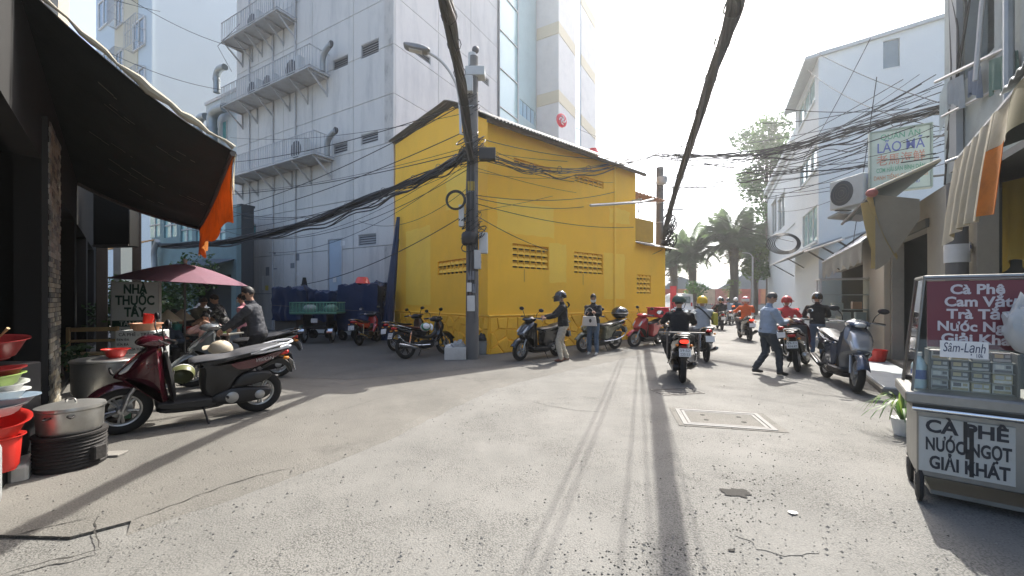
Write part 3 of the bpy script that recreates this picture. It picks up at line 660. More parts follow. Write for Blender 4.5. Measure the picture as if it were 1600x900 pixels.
MB().shell(lambda u, v: (8.0 + 2.4 * u, 1.8 - 1.8 * v, 3.9 + .7 * v + .03 * math.sin(v * 60)), 4, 40, (0, 0, -.02)).build('striped_canopy', mat('ochre_tin', (.42, .22, .06), .7, 0, .2), AH)

# ------------------------------------------------------------------ far pale tower, cream block (top left)
FO = (-29.9, 34.)
FT = thing('far_apartment_tower', 'very tall pale blue tower with windows and cream strip far left', 'tower', (FO[0], FO[1], 0), R(60))
PB = mat('pale_blue_paint', (.56, .63, .66), .85, 0, .04, .4, stain=(.48, .55, .58), stain_amt=.3, stain_scale=.25); CRM = mat('cream_paint', (.60, .54, .40), .85, 0, .05, .5)
FP = lambda px, py, off=0.: fac(px, py, FO, 150, off)
mb = MB(); mb.prism([(0.002, .1), (22, .1), (22, 12.9), (0.1, 12.9), (.1, .102)], 0, 62); mb.build('wall', PB, FT)
y1, y2 = FP(216, 100)[0], FP(180, 100)[0]
mb = MB(); mb.box(0, .1, 0, y1, 0, 62); mb.build('front_wall', PB, FT); mb = MB(); mb.box(-.05, .1, y1, y2, 0, 62); mb.build('cream_strip', CRM, FT); mb = MB(); mb.box(0, .1, y2, 12.9, 0, 62); mb.build('front_wall', PB, FT)
FWM = mat('dark_window', (.12, .17, .19), .12, spec=.8)
for (x0, x1), ys in (((154, 170), ((78, 132), (-12, 48), (160, 210))), ((181, 192), ((88, 128), (5, 45), (-80, -40), (160, 200))), ((208, 226), ((46, 82), (-40, 0), (125, 160), (-120, -80)))):
    for ya, yb in ys:
        a, zt = FP(x1, ya, -.1); b, zb = FP(x0, yb, -.1); zt = zb + max(1.5, min(2.6, zt - zb + 1.2))
        mb = MB(); o_ = -.06; 
        for q in ((a, a + .1, zb, zt), (b - .1, b, zb, zt), (a + .1, b - .1, zb, zb + .1), (a + .1, b - .1, zt - .1, zt), ((a + b) / 2 - .05, (a + b) / 2 + .05, zb + .1, zt - .1)): mb.box(-.14, -.03, *q)
        f = mb.build('window', WHI, FT); MB().box(-.08, -.05, a + .08, b - .08, zb + .08, zt - .08).build('pane', FWM, f)
        if x0 == 208 or (x0 == 181 and ya < 100):
            cg = MB()
            for i in range(8): t = a + (b - a) * i / 7; cg.tube([(-.05, t, zt), (-.7, t, zt - .15), (-.7, t, zb), (-.05, t, zb - .1)], .025, 4)
            for z in (zb, (zb + zt) / 2, zt - .15): cg.tube([(-.05, a, z), (-.7, a, z), (-.7, b, z), (-.05, b, z)], .03, 4)
            cg.build('window_cage', MET, FT)
CB = thing('cream_block', 'plain beige block edge at the top left above the awning', 'building', (-22.6, 20.4, 0), R(40))
mb = MB(); mb.box(-1.6, .0, 0, 3, 0, 24); mb.build('wall', mat('beige_render', (.38, .34, .27), .85), CB); mb = MB(); mb.box(-1.65, .03, -.04, 0, 15.2, 15.5); mb.build('ledge', CRM, CB)
# ------------------------------------------------------------------ motorbikes
RUB = mat('tyre_rubber', (.013, .013, .013), .85, 0, .2, 20); BLKP = mat('black_plastic', (.013, .013, .014), .5, 0, .2, 12); GLB = mat('gloss_black', (.009, .0095, .0105), .18, 0, .1, 6, coat=.8)
CHR = mat('chrome', (.6, .61, .62), .18, 1., .1, 10); ALU = mat('alloy_grey', (.38, .385, .39), .35, .8, .15, 12); ALUB = mat('alloy_black', (.03, .03, .032), .4, .6, .1, 10)
SEATM = mat('seat_vinyl', (.018, .018, .019), .42, 0, .15, 14, .15, 160); SEATG = mat('seat_grey_vinyl', (.085, .085, .088), .38, 0, .15, 10, .1, 120)
MAR = mat('maroon_gloss', (.075, .008, .016), .18, .2, .12, 5, coat=.9); MARR = mat('red_gloss', (.42, .03, .035), .22, 0, .1, 5, coat=.8); REDP = mat('red_plastic', (.52, .035, .03), .4, 0, .1, 5)
LENS = mat('clear_lens', (.55, .56, .56), .08, .3, .2, 14, spec=.9); TAIL = mat('tail_lens', (.5, .02, .02), .15, 0, .1, 8); TAILON = mat('tail_lamp_lit', (.9, .04, .02), .3, 0, 0, 5, emit=.7); AMB = mat('amber_lens', (.6, .22, .03), .2)
PLATE = mat('plate_white', (.66, .67, .66), .45, 0, .05, 8); DKINK = mat('dark_ink', (.03, .03, .035), .7); MIRR = mat('mirror_glass', (.6, .65, .7), .03, 1., 0, 1)
SILV = mat('silver_gloss', (.42, .43, .44), .22, .5, .1, 5, coat=.6); OLIVE = mat('olive_gloss', (.16, .16, .11), .25, .3, .1, 5, coat=.7); GREYP = mat('grey_gloss', (.20, .22, .23), .22, .4, .1, 5, coat=.7); WHP = mat('white_gloss', (.68, .69, .70), .2, 0, .05, 5, coat=.6)
BLUEP = mat('navy_gloss', (.03, .045, .08), .2, .2, .1, 5, coat=.8)
WHEELS = {}
def wheel_meshes(r, t, spokes, rim):
    key = (r, t, spokes, rim.name)
    if key in WHEELS: return WHEELS[key]
    tp = [(r - t * 2.0, -t * .62), (r - t * 1.35, -t * .95), (r - t * .6, -t * .92), (r - t * .12, -t * .5), (r, 0), (r - t * .12, t * .5), (r - t * .6, t * .92), (r - t * 1.35, t * .95), (r - t * 2.0, t * .62)]
    ty = MB().lathe(tp, n=40, axis='y').mesh('tyre', RUB)
    ri = r - t * 1.9; mb = MB(); mb.lathe([(ri + .004, -t * .66), (ri - .022, -t * .5), (ri - .03, 0), (ri - .022, t * .5), (ri + .004, t * .66), (ri + .004, -t * .66)], n=40, axis='y')
    mb.lathe([(0, -.055), (.035, -.055), (.045, -.03), (.045, .03), (.035, .055), (0, .055)], n=16, axis='y')
    if spokes == 'wire':
        for i in range(18):
            a = 2 * math.pi * i / 18; b = a + (.35 if i % 2 else -.35); sgn = .04 if i % 2 else -.04
            mb.tube([(.04 * math.cos(b), sgn, .04 * math.sin(b)), ((ri - .02) * math.cos(a), 0, (ri - .02) * math.sin(a))], .0035, 4)
    else:
        for i in range(spokes):
            for d in (-.13, .13):
                a = 2 * math.pi * i / spokes + d; b = a - d * 1.0
                mb.tube([(.035 * math.cos(b), 0, .035 * math.sin(b)), (.5 * ri * math.cos(a), 0, .5 * ri * math.sin(a)), ((ri - .02) * math.cos(a), 0, (ri - .02) * math.sin(a))], [.018, .012, .014], 5)
    rm = mb.mesh('rim', rim)
    dk = MB().lathe([(.045, -.004), (.10, -.004), (.10, .004), (.045, .004), (.045, -.004)], n=24, axis='y').mesh('brake_disc', ALU)
    WHEELS[key] = (ty, rm, dk); return WHEELS[key]
def bike(label, loc, rz, style='scooter', body=GLB, panel=None, apron=None, seat=SEATM, rim=ALU, plate=None, lit=False, group='motorbikes in the street', lean=5, steer=0, sc=1., rack=False, spokes=5, mirror=True, cat='motorbike', name='scooter', stripe=None, muffler=None):
    """a step-through scooter ('scooter', 'big') or a slimmer 'underbone' motorbike, x forward"""
    T = thing(name, label, cat, loc, rz, group, sc); T.rotation_euler = (R(-lean), 0, rz)
    panel = panel or body; apron = apron or body
    ub = style == 'underbone'; big = style == 'big'
    r = .29 if (ub or big) else .265; t = .036 if ub else .048; wb = .61 if ub else .64
    def part(nm, mb, m, par=T, **k): return mb.build(nm, m, par, **k)
    wm = wheel_meshes(r, t, spokes, rim)
    FRK = Matrix.Translation(V(wb - .17, 0, .62)) @ Matrix.Rotation(R(steer), 4, 'Z') @ Matrix.Translation(V(-(wb - .17), 0, -.62))
    def wheel(x, front):
        w = bpy.data.objects.new('wheel', wm[1]); COL.objects.link(w); w.parent = T
        p = FRK @ V(x, 0, r) if front else V(x, 0, r); w.location = p; w.rotation_euler = (0, R(random.uniform(0, 70)), R(steer) if front else 0)
        inst('tyre', wm[0], w)
        if not ub or front: inst('brake_disc', wm[2], w, (0, -.06, 0))
    wheel(wb, True); wheel(-wb, False)
    sp = lambda pts, n=4: smooth_loop(pts, n)
    # fork, fender
    mb = MB()
    for y in (-.085, .085): mb.tube([(wb, y, r), (wb - .05, y, r + .17), (wb - .18, y * .9, .66)], [.02, .022, .02], 8)
    part('fork', mb.xf(FRK), ALU if not ub else CHR)
    def fend(u, v):
        a = R(20 + 138 * u); y = (v - .5) * 2; rr = r + .028 + .02 * (1 - y * y) + (.02 * (u < .1)); return V(wb + rr * math.cos(a) * 1.02, y * (.075 if not ub else .06), r + rr * math.sin(a) - .035 * abs(y) ** 2)
    part('front_fender', MB().shell(fend, 16, 6, (0, 0, -.006)).xf(FRK), panel if not big else body)
    # front cowl / leg shield
    if ub:
        cw = sp([(.44, .93), (.53, .83), (.52, .70), (.47, .60), (.40, .45), (.27, .32), (.20, .34), (.26, .5), (.34, .66), (.38, .9)])
        part('leg_shield', MB().slab(cw, .15, .035, wf=lambda x, z: .35 + .65 * max(0, min(1, (z - .25) / .3)) * (1 if z < .8 else .7)), panel)
        part('frame_cover', MB().slab(sp([(.34, .66), (.16, .56), (-.06, .55), (-.2, .60), (-.25, .50), (.0, .45), (.2, .46), (.34, .52)]), .07, .025), BLKP)
        part('engine', MB().slab(sp([(.18, .40), (.20, .27), (.05, .20), (-.15, .2), (-.2, .34), (-.1, .42)]), .11, .03), ALUB)
        part('cylinder_head', MB().slab(sp([(.18, .38), (.33, .36), (.33, .27), (.19, .26)]), .075, .02), ALU)
        part('swing_arm', MB().tube([(-.15, .1, .3), (-wb, .1, r)], .022, 6).tube([(-.15, -.1, .3), (-wb, -.1, r)], .022, 6), BLKP)
        for y in (.12, -.12): part('shock_absorber', MB().tube([(-wb + .03, y, r + .03), (-wb + .12, y, .66)], .026, 8), CHR)
        part('chain_case', MB().slab(sp([(-.1, .36), (-.1, .28), (-wb - .05, r - .045), (-wb - .06, r + .05)], 2), .02, .01, yc=.115), BLKP)
    else:
        zb = .06 if big else 0
        cw = sp([(.33, .96 + zb), (.44, .92 + zb), (.58, .78), (.70, .645), (.66, .60), (.52, .55), (.40, .45), (.35, .32), (.29, .255), (.25, .30), (.28, .50), (.30, .75)])
        part('front_cowl', MB().slab(cw, .215, .05, wf=lambda x, z: (.50 + .5 * max(0, min(1, (z - .22) / .38))) * (1 - .35 * max(0, min(1, (z - .8) / .2))) * (1 - .6 * max(0, min(1, (x - .45) / .25)))), panel)
        part('inner_shield', MB().slab(sp([(.29, .92), (.30, .75), (.27, .5), (.23, .33), (.19, .33), (.20, .5), (.25, .8)]), .17, .03), BLKP)
        part('floor_board', MB().slab(sp([(.36, .33), (.34, .24), (.1, .2), (-.16, .2), (-.2, .29), (-.05, .325), (.2, .325)]), .165, .03), BLKP)
        part('belly_cover', MB().slab(sp([(.33, .25), (.28, .17), (-.2, .16), (-.28, .24), (-.1, .26)]), .12, .03), BLKP)
    # seat and tail body
    if ub:
        part('tail_cover', MB().slab(sp([(-.02, .56), (-.02, .68), (-.3, .70), (-.6, .75), (-.82, .79), (-.80, .70), (-.6, .62), (-.4, .55), (-.2, .5)]), .115, .03, wf=lambda x, z: 1 - .3 * max(0, (-x - .3) / .5)), panel)
        part('seat', MB().slab(sp([(.08, .70), (.04, .755), (-.2, .765), (-.45, .80), (-.70, .835), (-.76, .80), (-.5, .74), (-.2, .70)]), .125, .035, wf=lambda x, z: .75 + .25 * min(1, max(0, (.08 - x) / .3))), seat)
    else:
        tb = .03 if big else 0
        part('body', MB().slab(sp([(-.09, .30), (-.03, .42), (-.03, .64), (.02, .715), (-.3, .74), (-.62, .79 + tb), (-.93, .845 + tb), (-.95, .80), (-.80, .70), (-.62, .60), (-.42, .52), (-.34, .38), (-.22, .28)]), .165, .045, wf=lambda x, z: (1 - .42 * max(0, min(1, (-x - .3) / .6))) * (.8 + .2 * max(0, min(1, (z - .3) / .25)))), body)
        if panel is not body or stripe:
            part('side_panel', MB().slab(sp([(-.32, .70), (-.6, .745), (-.90, .82), (-.94, .80), (-.78, .70), (-.58, .615), (-.42, .60), (-.34, .64)]), .172, .012, wf=lambda x, z: 1 - .42 * max(0, min(1, (-x - .3) / .6))), stripe or panel)
        part('seat', MB().slab(sp([(.07, .71), (.05, .765), (-.1, .785), (-.3, .785), (-.42, .83), (-.65, .87 + tb), (-.83, .875 + tb), (-.86, .845 + tb), (-.6, .785), (-.3, .735), (0, .70)]), .148, .04, wf=lambda x, z: .72 + .28 * min(1, max(0, (.07 - x) / .3)) - .2 * max(0, (-x - .6) / .3)), seat)
        part('engine_cover', MB().slab(sp([(-.16, .33), (-.12, .24), (-.35, .19), (-.62, .2), (-.73, .25), (-.74, .33), (-.55, .37), (-.35, .39)]), .05, .02, yc=.115), ALUB)
        part('crank_cover', MB().lathe([(0, .172), (.05, .172), (.068, .165), (.07, .15)], (-.33, 0, .28), 18, 'y'), ALU)
        part('gear_cover', MB().lathe([(0, .175), (.04, .175), (.055, .165), (.055, .15)], (-.62, 0, .275), 16, 'y'), ALU)
        part('air_box', MB().slab(sp([(-.38, .50), (-.36, .40), (-.62, .42), (-.74, .48), (-.72, .55), (-.5, .56)]), .045, .02, yc=.12), BLKP)
    # exhaust
    mu = muffler or (ALUB if not ub else CHR); zz = .30 if ub else .31
    part('exhaust', MB().tube(spline([V(.05, -.10, .2), V(-.15, -.13, .18), V(-.32, -.145, .22), V(-.40, -.15, .25)], 4), .018, 8).tube([(-.38, -.155, .245), (-.44, -.16, .262), (-.82, -.17, zz + .06), (-.90, -.17, zz + .075)], [.028, .054 if not ub else .042, .056 if not ub else .045, .03], 12), mu)
    if not ub: part('heat_shield', MB().slab(sp([(-.46, .315), (-.44, .285), (-.8, .36), (-.80, .405)], 3), .012, .008, yc=-.222), ALU)
    # rear fender, plate, lamps
    part('rear_fender', MB().slab(sp([(-.66, .62), (-.86, .70), (-.98, .62), (-1.02, .50), (-.985, .49), (-.93, .58), (-.8, .62), (-.68, .57)]), .065, .012), BLKP)
    po = MB().box(-.007, 0, -.095, .095, -.07, .07, ch=.003); o = part('number_plate', po, PLATE); o.location = (-1.02, 0, .585); o.rotation_euler = (0, R(14), 0)
    if plate:
        for i, ln in enumerate(plate): text(ln, .062, DKINK, o, (-.008, 0, .033 - .066 * i), (90, 0, -90), name='plate_number', ext=.0005, width=.15)
    part('tail_light', MB().slab(sp([(-.93, .80), (-.97, .775), (-.955, .735), (-.86, .73), (-.84, .77)]), .068 if not ub else .055, .02), TAILON if lit else TAIL)
    for y in (-1, 1): part('indicator', MB().ell((-.92, y * .115, .70), (.04, .03, .022), 10, k=6), AMB if not big else LENS)
    # grab rail
    zr = .86 if not ub else .80; rb = MB(); rb.tube(spline([V(-.52, .13, zr - .07), V(-.75, .135, zr + .0), V(-.92, .12, zr + .035), V(-1.0, .06, zr + .045), V(-1.0, -.06, zr + .045), V(-.92, -.12, zr + .035), V(-.75, -.135, zr), V(-.52, -.13, zr - .07)], 4), .013, 8)
    part('grab_rail', rb, WHP if (panel is MAR or panel is WHP) else (CHR if ub or rack else GLB))
    # handlebar group (turns with the steering)
    zh = 1.0 + (.05 if big else 0) - (.04 if ub else 0); xh = .32; hs_ = -.06
    part('handlebar_cover', MB().slab(sp([(.24, zh - .03), (.30, zh - .07), (.43, zh - .07), (.53, zh - .03), (.49, zh + .03), (.39, zh + .06), (.27, zh + .04)]), .15, .04, wf=lambda x, z: 1 - .35 * max(0, (x - .4) / .18)).xf(FRK), (panel if not ub else BLKP) if not big else body)
    part('headlight', MB().ell((.46 if not big else .48, 0, zh - .015), (.065, .10, .045), 16).xf(FRK), LENS)
    if not ub:
        for y in (-1, 1): part('front_lamp', MB().slab(sp([(.50, .845), (.60, .755), (.66, .69), (.63, .68), (.54, .745), (.46, .84)]), .026, .01, yc=y * .112).xf(Matrix.Rotation(R(0), 4, 'Z')), LENS)
    hb = MB()
    hb.tube([(xh - .07, -.35, zh + .02), (xh - .02, -.20, zh + .03), (xh, -.08, zh + .01), (xh, .08, zh + .01), (xh - .02, .20, zh + .03), (xh - .07, .35, zh + .02)], .012, 8)
    part('handlebar', hb.xf(FRK), CHR if ub else BLKP)
    for y in (-1, 1):
        part('grip', MB().tube([(xh - .025, y * .225, zh + .03), (xh - .075, y * .36, zh + .02)], .019, 10).xf(FRK), BLKP)
        part('brake_lever', MB().tube([(xh + .04, y * .17, zh + .025), (xh + .03, y * .25, zh + .02), (xh - .02, y * .35, zh + .005)], [.009, .007, .008], 6).xf(FRK), ALU)
        if mirror:
            mo = part('mirror', MB().tube(spline([V(xh, y * .19, zh + .04), V(xh + .02, y * .21, zh + .13), V(xh + .0, y * .27, zh + .20)], 4), .007, 6).ell((xh - .01, y * .31, zh + .225), (.022, .075, .045), 14).xf(FRK), BLKP)
            part('mirror_glass', MB().lathe([(0, 0), (1, 0), (1, .002), (0, .002)], (0, 0, 0), 16, 'x').xf(FRK @ Matrix.Translation(V(xh - .032, y * .31, zh + .225)) @ Matrix.Diagonal((1, .062, .036, 1))), MIRR, mo)
    part('dash', MB().ell((xh + .01, 0, zh + .055), (.06, .09, .02), 14).xf(FRK), GLB)
    # stand and foot pegs
    if lean: part('kick_stand', MB().tube([(-.05, .13, .22), (-.1, .24, .012)], .011, 6).box(-.13, -.07, .22, .27, -.008, .008), ALUB)
    for y in (-1, 1): part('foot_peg', MB().tube([(-.28, y * .14, .30), (-.28, y * .22, .30)], .014, 6), BLKP)
    if rack: part('side_rail', MB().tube(spline([V(.0, -.17, .3), V(-.4, -.2, .32), V(-.75, -.2, .42), V(-.9, -.19, .58)], 4), .014, 6).tube(spline([V(.0, .17, .3), V(-.4, .2, .32), V(-.75, .2, .42), V(-.9, .19, .58)], 4), .014, 6), CHR)
    return T
def between(f, b):
    """loc and heading of a bike whose wheels touch the ground below two photo pixels (front, rear)"""
    p, q = G(*f), G(*b); d = p - q; return ((p + q) / 2, math.atan2(d.y, d.x))
def helmet(label, loc, rz, m, visor=None, cat='helmet', tilt=0, parent=None, sc=1., half=False, name='helmet', band=None):
    if parent: T = bpy.data.objects.new(name, None); COL.objects.link(T); T.parent = parent
    else: T = thing(name, label, cat)
    T.location = loc; T.rotation_euler = (0, R(tilt), rz); T.scale = (sc,) * 3
    mb = MB(); k = 12; n = 24; lo = 1.62 if half else 1.95; vs = []
    def fn(u, v):
        a = 2 * math.pi * u; t = v * (lo - (.28 if math.cos(a) > .45 else 0)); return V(.138 * math.sin(t) * math.cos(a), .118 * math.sin(t) * math.sin(a), .132 * math.cos(t))
    mb.shell(fn, n, k, (0, 0, -.006)); mb.build('shell', m, T)
    if band: MB().shell(lambda u, v: fn(u, .42 + .2 * v) * 1.012, n, 3, (0, 0, -.003)).build('stripe', band, T)
    MB().shell(lambda u, v: V(.128 + .075 * v * math.cos((u - .5) * 2.2), .0, .03) + V(0, .105 * math.sin((u - .5) * 2.4), -.02 * v - .03 * abs(u - .5)), 10, 3, (0, 0, -.006)).build('peak', m, T)
    if visor: MB().shell(lambda u, v: V(.158 * math.cos((u - .5) * 2.5) * (1 + .12 * v), .145 * math.sin((u - .5) * 2.5), .035 - .125 * v), 12, 4, (.004, 0, 0)).build('visor', visor, T)
    mb = MB()
    for y in (-1, 1): mb.tube([(.02, y * .112, -.03), (.03, y * .09, -.11), (.05, y * .02, -.155)], .006, 5)
    mb.build('chin_strap', BLKP, T); return T
# ------------------------------------------------------------------ people: one continuous remeshed body each
SKIN = mat('skin', (.42, .25, .17), .55, 0, .08, 9); HAIRM = mat('black_hair', (.018, .016, .015), .5, 0, .3, 40, .3, 120); HAIRG = mat('grey_black_hair', (.07, .065, .06), .55, 0, .3, 40, .3, 120)
EYEM = mat('eye_dark', (.02, .015, .012), .3); MASKW = mat('white_mask', (.72, .73, .74), .85, 0, .05, 20); SHOEM = mat('black_shoe', (.02, .02, .02), .45); SHOEW = mat('pale_shoe', (.55, .53, .5), .7); SHOEB = mat('brown_shoe', (.18, .08, .05), .6)
PH = {}
def fabric(n, c, **k): return mat(n, c, .9, 0, .1, 7, .25, 28, **k)
def ik(a, b, l1, l2, pole):
    a, b, pole = Vector(a), Vector(b), Vector(pole); d = b - a; L = min(d.length, (l1 + l2) * .998); u = d.normalized()
    x = (l1 * l1 - l2 * l2 + L * L) / (2 * L); h = math.sqrt(max(0, l1 * l1 - x * x)); w = pole - u * pole.dot(u); w = w.normalized() if w.length > 1e-5 else u.orthogonal()
    return a + u * x + w * h, a + u * L
def person(label, loc, rz, h=1.65, pelvis=(0, 0, .885), lean=(0.0, 0), feet=((.02, .10, 0), (-.02, -.10, 0)), hands=None, knee=(1, 0, 0), elbow=((-.5, .6, -.5), (-.5, -.6, -.5)), look=(1, 0, -.1),
           top=None, trousers=None, sleeve=None, shoes=SHOEM, hair=HAIRM, hairlong=False, mask=None, sex='m', fat=1., group=None, cat='person', short=False, vox=.0135, curl=.9, toe=(1, 0, 0), barefoot=False, bun=False, seed=0, hatted=False):
    T = thing('person', label, cat, loc, rz, group)
    k = h / 1.79; pv = Vector(pelvis); up = V(lean[0], lean[1], 1).normalized()
    side = V(0, 1, 0); fw = side.cross(up).normalized(); side = up.cross(fw).normalized()
    nk = pv + up * .50 * k; lk = Vector(look).normalized(); hup = (up * .45 + V(0, 0, .55) + V(lk.x, lk.y, 0) * max(-.2, -lk.z) * .4).normalized(); hd = nk + up * .045 * k + (hup * .148 + V(lk.x, lk.y, 0) * .015) * k
    seg = []                                        # (a, b, ra, rb, label)
    mb = MB()
    def limb(pts, rs, lab, n=12):
        mb.tube(pts, rs, n)
        for i in range(len(pts) - 1): seg.append((Vector(pts[i]), Vector(pts[i + 1]), rs[i], rs[i + 1], lab))
    sw = (.20 if sex == 'm' else .172) * k * min(fat, 1.12)
    # torso loft of elliptical rings
    rings = [(-.12, .115, .165, 0), (-.04, .135, .185, 0), (.06, .13, .178, 0), (.16, .122, .165, .0), (.28, .13, .18, .008), (.37, .132, .195, .01), (.43, .115, .20, .0), (.475, .082, .155, -.01), (.50, .055, .085, -.012)]
    if sex == 'f': rings = [(z, a * .9, b * (.98 if z < .1 else .86), o) for z, a, b, o in rings]
    n = 20; vs = []
    for z, a, b, o in rings:
        f = fat if z < .4 else 1 + (fat - 1) * .4
        for j in range(n):
            an = 2 * math.pi * j / n; c, s_ = math.cos(an), math.sin(an); c = abs(c) ** .85 * (1 if c > 0 else -1); s_ = abs(s_) ** .85 * (1 if s_ > 0 else -1)
            vs.append(pv + up * z * k + fw * (o + a * c * f) * k + side * b * s_ * f * k)
    mb.add(vs, [(i * n + j, i * n + (j + 1) % n, (i + 1) * n + (j + 1) % n, (i + 1) * n + j) for i in range(len(rings) - 1) for j in range(n)] + [tuple(range(n))[::-1], tuple((len(rings) - 1) * n + j for j in range(n))])
    seg.append((pv + up * .045 * k, pv + up * .43 * k, .14 * k * fat, .15 * k * fat, 'top')); seg.append((pv - up * .07 * k + side * .05, pv - up * .07 * k - side * .05, .13 * k * fat, .13 * k * fat, 'leg'))
    limb([nk - up * .03 * k, nk + up * .06 * k, hd - hup * .03 * k], [.062 * k, .052 * k, .05 * k], 'skin')
    if hands is None: hands = ((.06, .25 * k, pv.z - .14), (.06, -.25 * k, pv.z - .14))
    wr = []
    for i, sg in ((0, 1), (1, -1)):
        sh = nk - up * .075 * k + side * sg * sw
        el, w = ik(sh, hands[i], .29 * k, .25 * k, elbow[i]); pf = 1.12 * fat ** .5
        limb([sh - side * sg * .05 * k, sh, sh.lerp(el, .45), el], [.06 * k, .068 * k * pf, .058 * k * pf, .050 * k * pf], 'top')
        limb([el, el.lerp(w, .35), w], [.050 * k * pf, .047 * k * pf, .034 * k], 'fore'); wr.append((el, w))
        hp = pv - up * .06 * k + side * sg * .088 * k; an = Vector(feet[i]) + V(0, 0, .085 * k)
        kn, an = ik(hp, an, .43 * k, .415 * k, knee if not isinstance(knee[0], (tuple, list)) else knee[i])
        limb([hp, hp.lerp(kn, .4), kn], [.10 * k * fat, .088 * k * fat, .068 * k], 'leg'); limb([kn, kn.lerp(an, .35), an + V(0, 0, .01)], [.068 * k, .066 * k, .056 * k], 'shin')
        tv = Vector(toe if not isinstance(toe[0], (tuple, list)) else toe[i]).normalized()
        limb([an - tv * .055 * k - V(0, 0, .04 * k), an + tv * .03 * k - V(0, 0, .035 * k), an + tv * .12 * k - V(0, 0, .055 * k), an + tv * .17 * k - V(0, 0, .058 * k)], [.036 * k, .042 * k, .036 * k, .022 * k], 'shoe')
    # head
    ly = V(0, 0, 1).cross(lk).normalized(); lu = lk.cross(ly).normalized(); HM = Matrix((( lk.x, ly.x, lu.x), (lk.y, ly.y, lu.y), (lk.z, ly.z, lu.z)))
    hs = len(mb.v); mb.ell((0, 0, .015), (.095, .077, .108), 18, k=12); mb.ell((.03, 0, -.055), (.062, .055, .062), 14); mb.tube([(.085, 0, .02), (.112, 0, -.022), (.09, 0, -.03)], [.010, .016, .008], 8)
    for y in (-1, 1): mb.ell((-.008, y * .08, -.005), (.022, .012, .032), 10)
    mb.ell((.085, 0, -.062), (.012, .026, .009), 8)
    for i in range(hs, len(mb.v)): mb.v[i] = tuple(hd + (HM @ Vector(mb.v[i])) * k)
    seg.append((hd - HM @ V(0, 0, .04) * k, hd + HM @ V(0, 0, .03) * k, .09 * k, .09 * k, 'skin'))
    me = mb.mesh('body', [SKIN], recalc=True); tmp = bpy.data.objects.new('body', me); COL.objects.link(tmp)
    md = tmp.modifiers.new('r', 'REMESH'); md.mode = 'VOXEL'; md.voxel_size = vox; sm = tmp.modifiers.new('s', 'SMOOTH'); sm.iterations = 3; sm.factor = .5
    bpy.context.view_layer.update(); bme = bpy.data.meshes.new_from_object(tmp.evaluated_get(bpy.context.evaluated_depsgraph_get()))
    COL.objects.unlink(tmp); bpy.data.objects.remove(tmp); bpy.data.meshes.remove(me); bme.name = 'body'
    # folds in the cloth
    nv = len(bme.vertices); co = np.empty(nv * 3); bme.vertices.foreach_get('co', co); co = co.reshape(-1, 3); no = np.empty(nv * 3); bme.vertices.foreach_get('normal', no); no = no.reshape(-1, 3)
    def near(pts):
        best = np.full(len(pts), 9e9); lab = np.zeros(len(pts), int)
        for i, (a, b, ra, rb, _) in enumerate(seg):
            a_, d = np.array(a), np.array(b - a); t = np.clip(((pts - a_) @ d) / max(d @ d, 1e-9), 0, 1); q = np.linalg.norm(pts - a_ - t[:, None] * d, axis=1) - (ra + (rb - ra) * t)
            m = q < best; best[m] = q[m]; lab[m] = i
        return lab
    lv = near(co); labs = [s_[4] for s_ in seg]
    for i in range(nv):
        if labs[lv[i]] in ('top', 'fore', 'leg', 'shin'):
            p = co[i]; q = mnoise.noise(V(p[0] * 13 + seed, p[1] * 13, p[2] * 20)) + .5 * mnoise.noise(V(p[0] * 30, p[1] * 30 + seed, p[2] * 42)); co[i] += no[i] * (.011 * q + .006) * k
    bme.vertices.foreach_set('co', co.ravel())
    npy = len(bme.polygons); pc = np.empty(npy * 3); bme.polygons.foreach_get('center', pc); pc = pc.reshape(-1, 3); lp = near(pc)
    ms = [SKIN, top, trousers, shoes, sleeve or top]; bme.materials.clear()
    for m in ms: bme.materials.append(m)
    mp = {'skin': 0, 'top': 1, 'leg': 2, 'shin': 0 if short else 2, 'shoe': 0 if barefoot else 3, 'fore': 4}
    mi = np.array([mp[labs[i]] for i in lp], dtype=np.int32)
    # the jacket hem comes down over the hips
    hz = (pc - np.array(pv)) @ np.array(up); rad = np.linalg.norm(pc - np.array(pv) - hz[:, None] * np.array(up), axis=1); mi[(mi == 2) & (hz > -.05 * k) & (rad < .24 * k)] = 1
    bme.polygons.foreach_set('material_index', mi); bme.polygons.foreach_set('use_smooth', np.ones(npy, dtype=bool)); bme.update()
    # hands with separate fingers, joined into the same body mesh
    hb = MB()
    for (el, w), sg in zip(wr, (1, -1)):
        d = (w - el).normalized(); pn = d.cross(V(0, 0, 1)); pn = pn.normalized() if pn.length > .1 else V(0, 1, 0)
        acr = d.cross(pn).normalized() * -1; bend = (-pn * sg * .2 + V(0, 0, -1) * .8); bend = (bend - d * bend.dot(d)).normalized(); acr = d.cross(bend).normalized()
        hb.tube([w - d * .012, w + d * .03 * k, w + d * .075 * k, w + d * .09 * k], [.028 * k, .034 * k, .036 * k, .025 * k], 10)
        for f, (o, l) in enumerate(((-.028, .068), (-.009, .078), (.010, .072), (.028, .056))):
            b0 = w + d * .075 * k + acr * o * k; c = curl; p1 = b0 + (d * math.cos(c * .6) + bend * math.sin(c * .6)) * l * .5 * k; p2 = p1 + (d * math.cos(c * 1.5) + bend * math.sin(c * 1.5)) * l * .3 * k; p3 = p2 + (d * math.cos(c * 2.1) + bend * math.sin(c * 2.1)) * l * .25 * k
            hb.tube([b0, p1, p2, p3], [.0095 * k, .009 * k, .008 * k, .006 * k], 6)
        b0 = w + d * .03 * k - acr * .03 * k; p1 = b0 + (d * .6 - acr * .6 + bend * .4).normalized() * .04 * k; hb.tube([b0, p1, p1 + (d + bend * .5).normalized() * .03 * k], [.012 * k, .010 * k, .007 * k], 6)
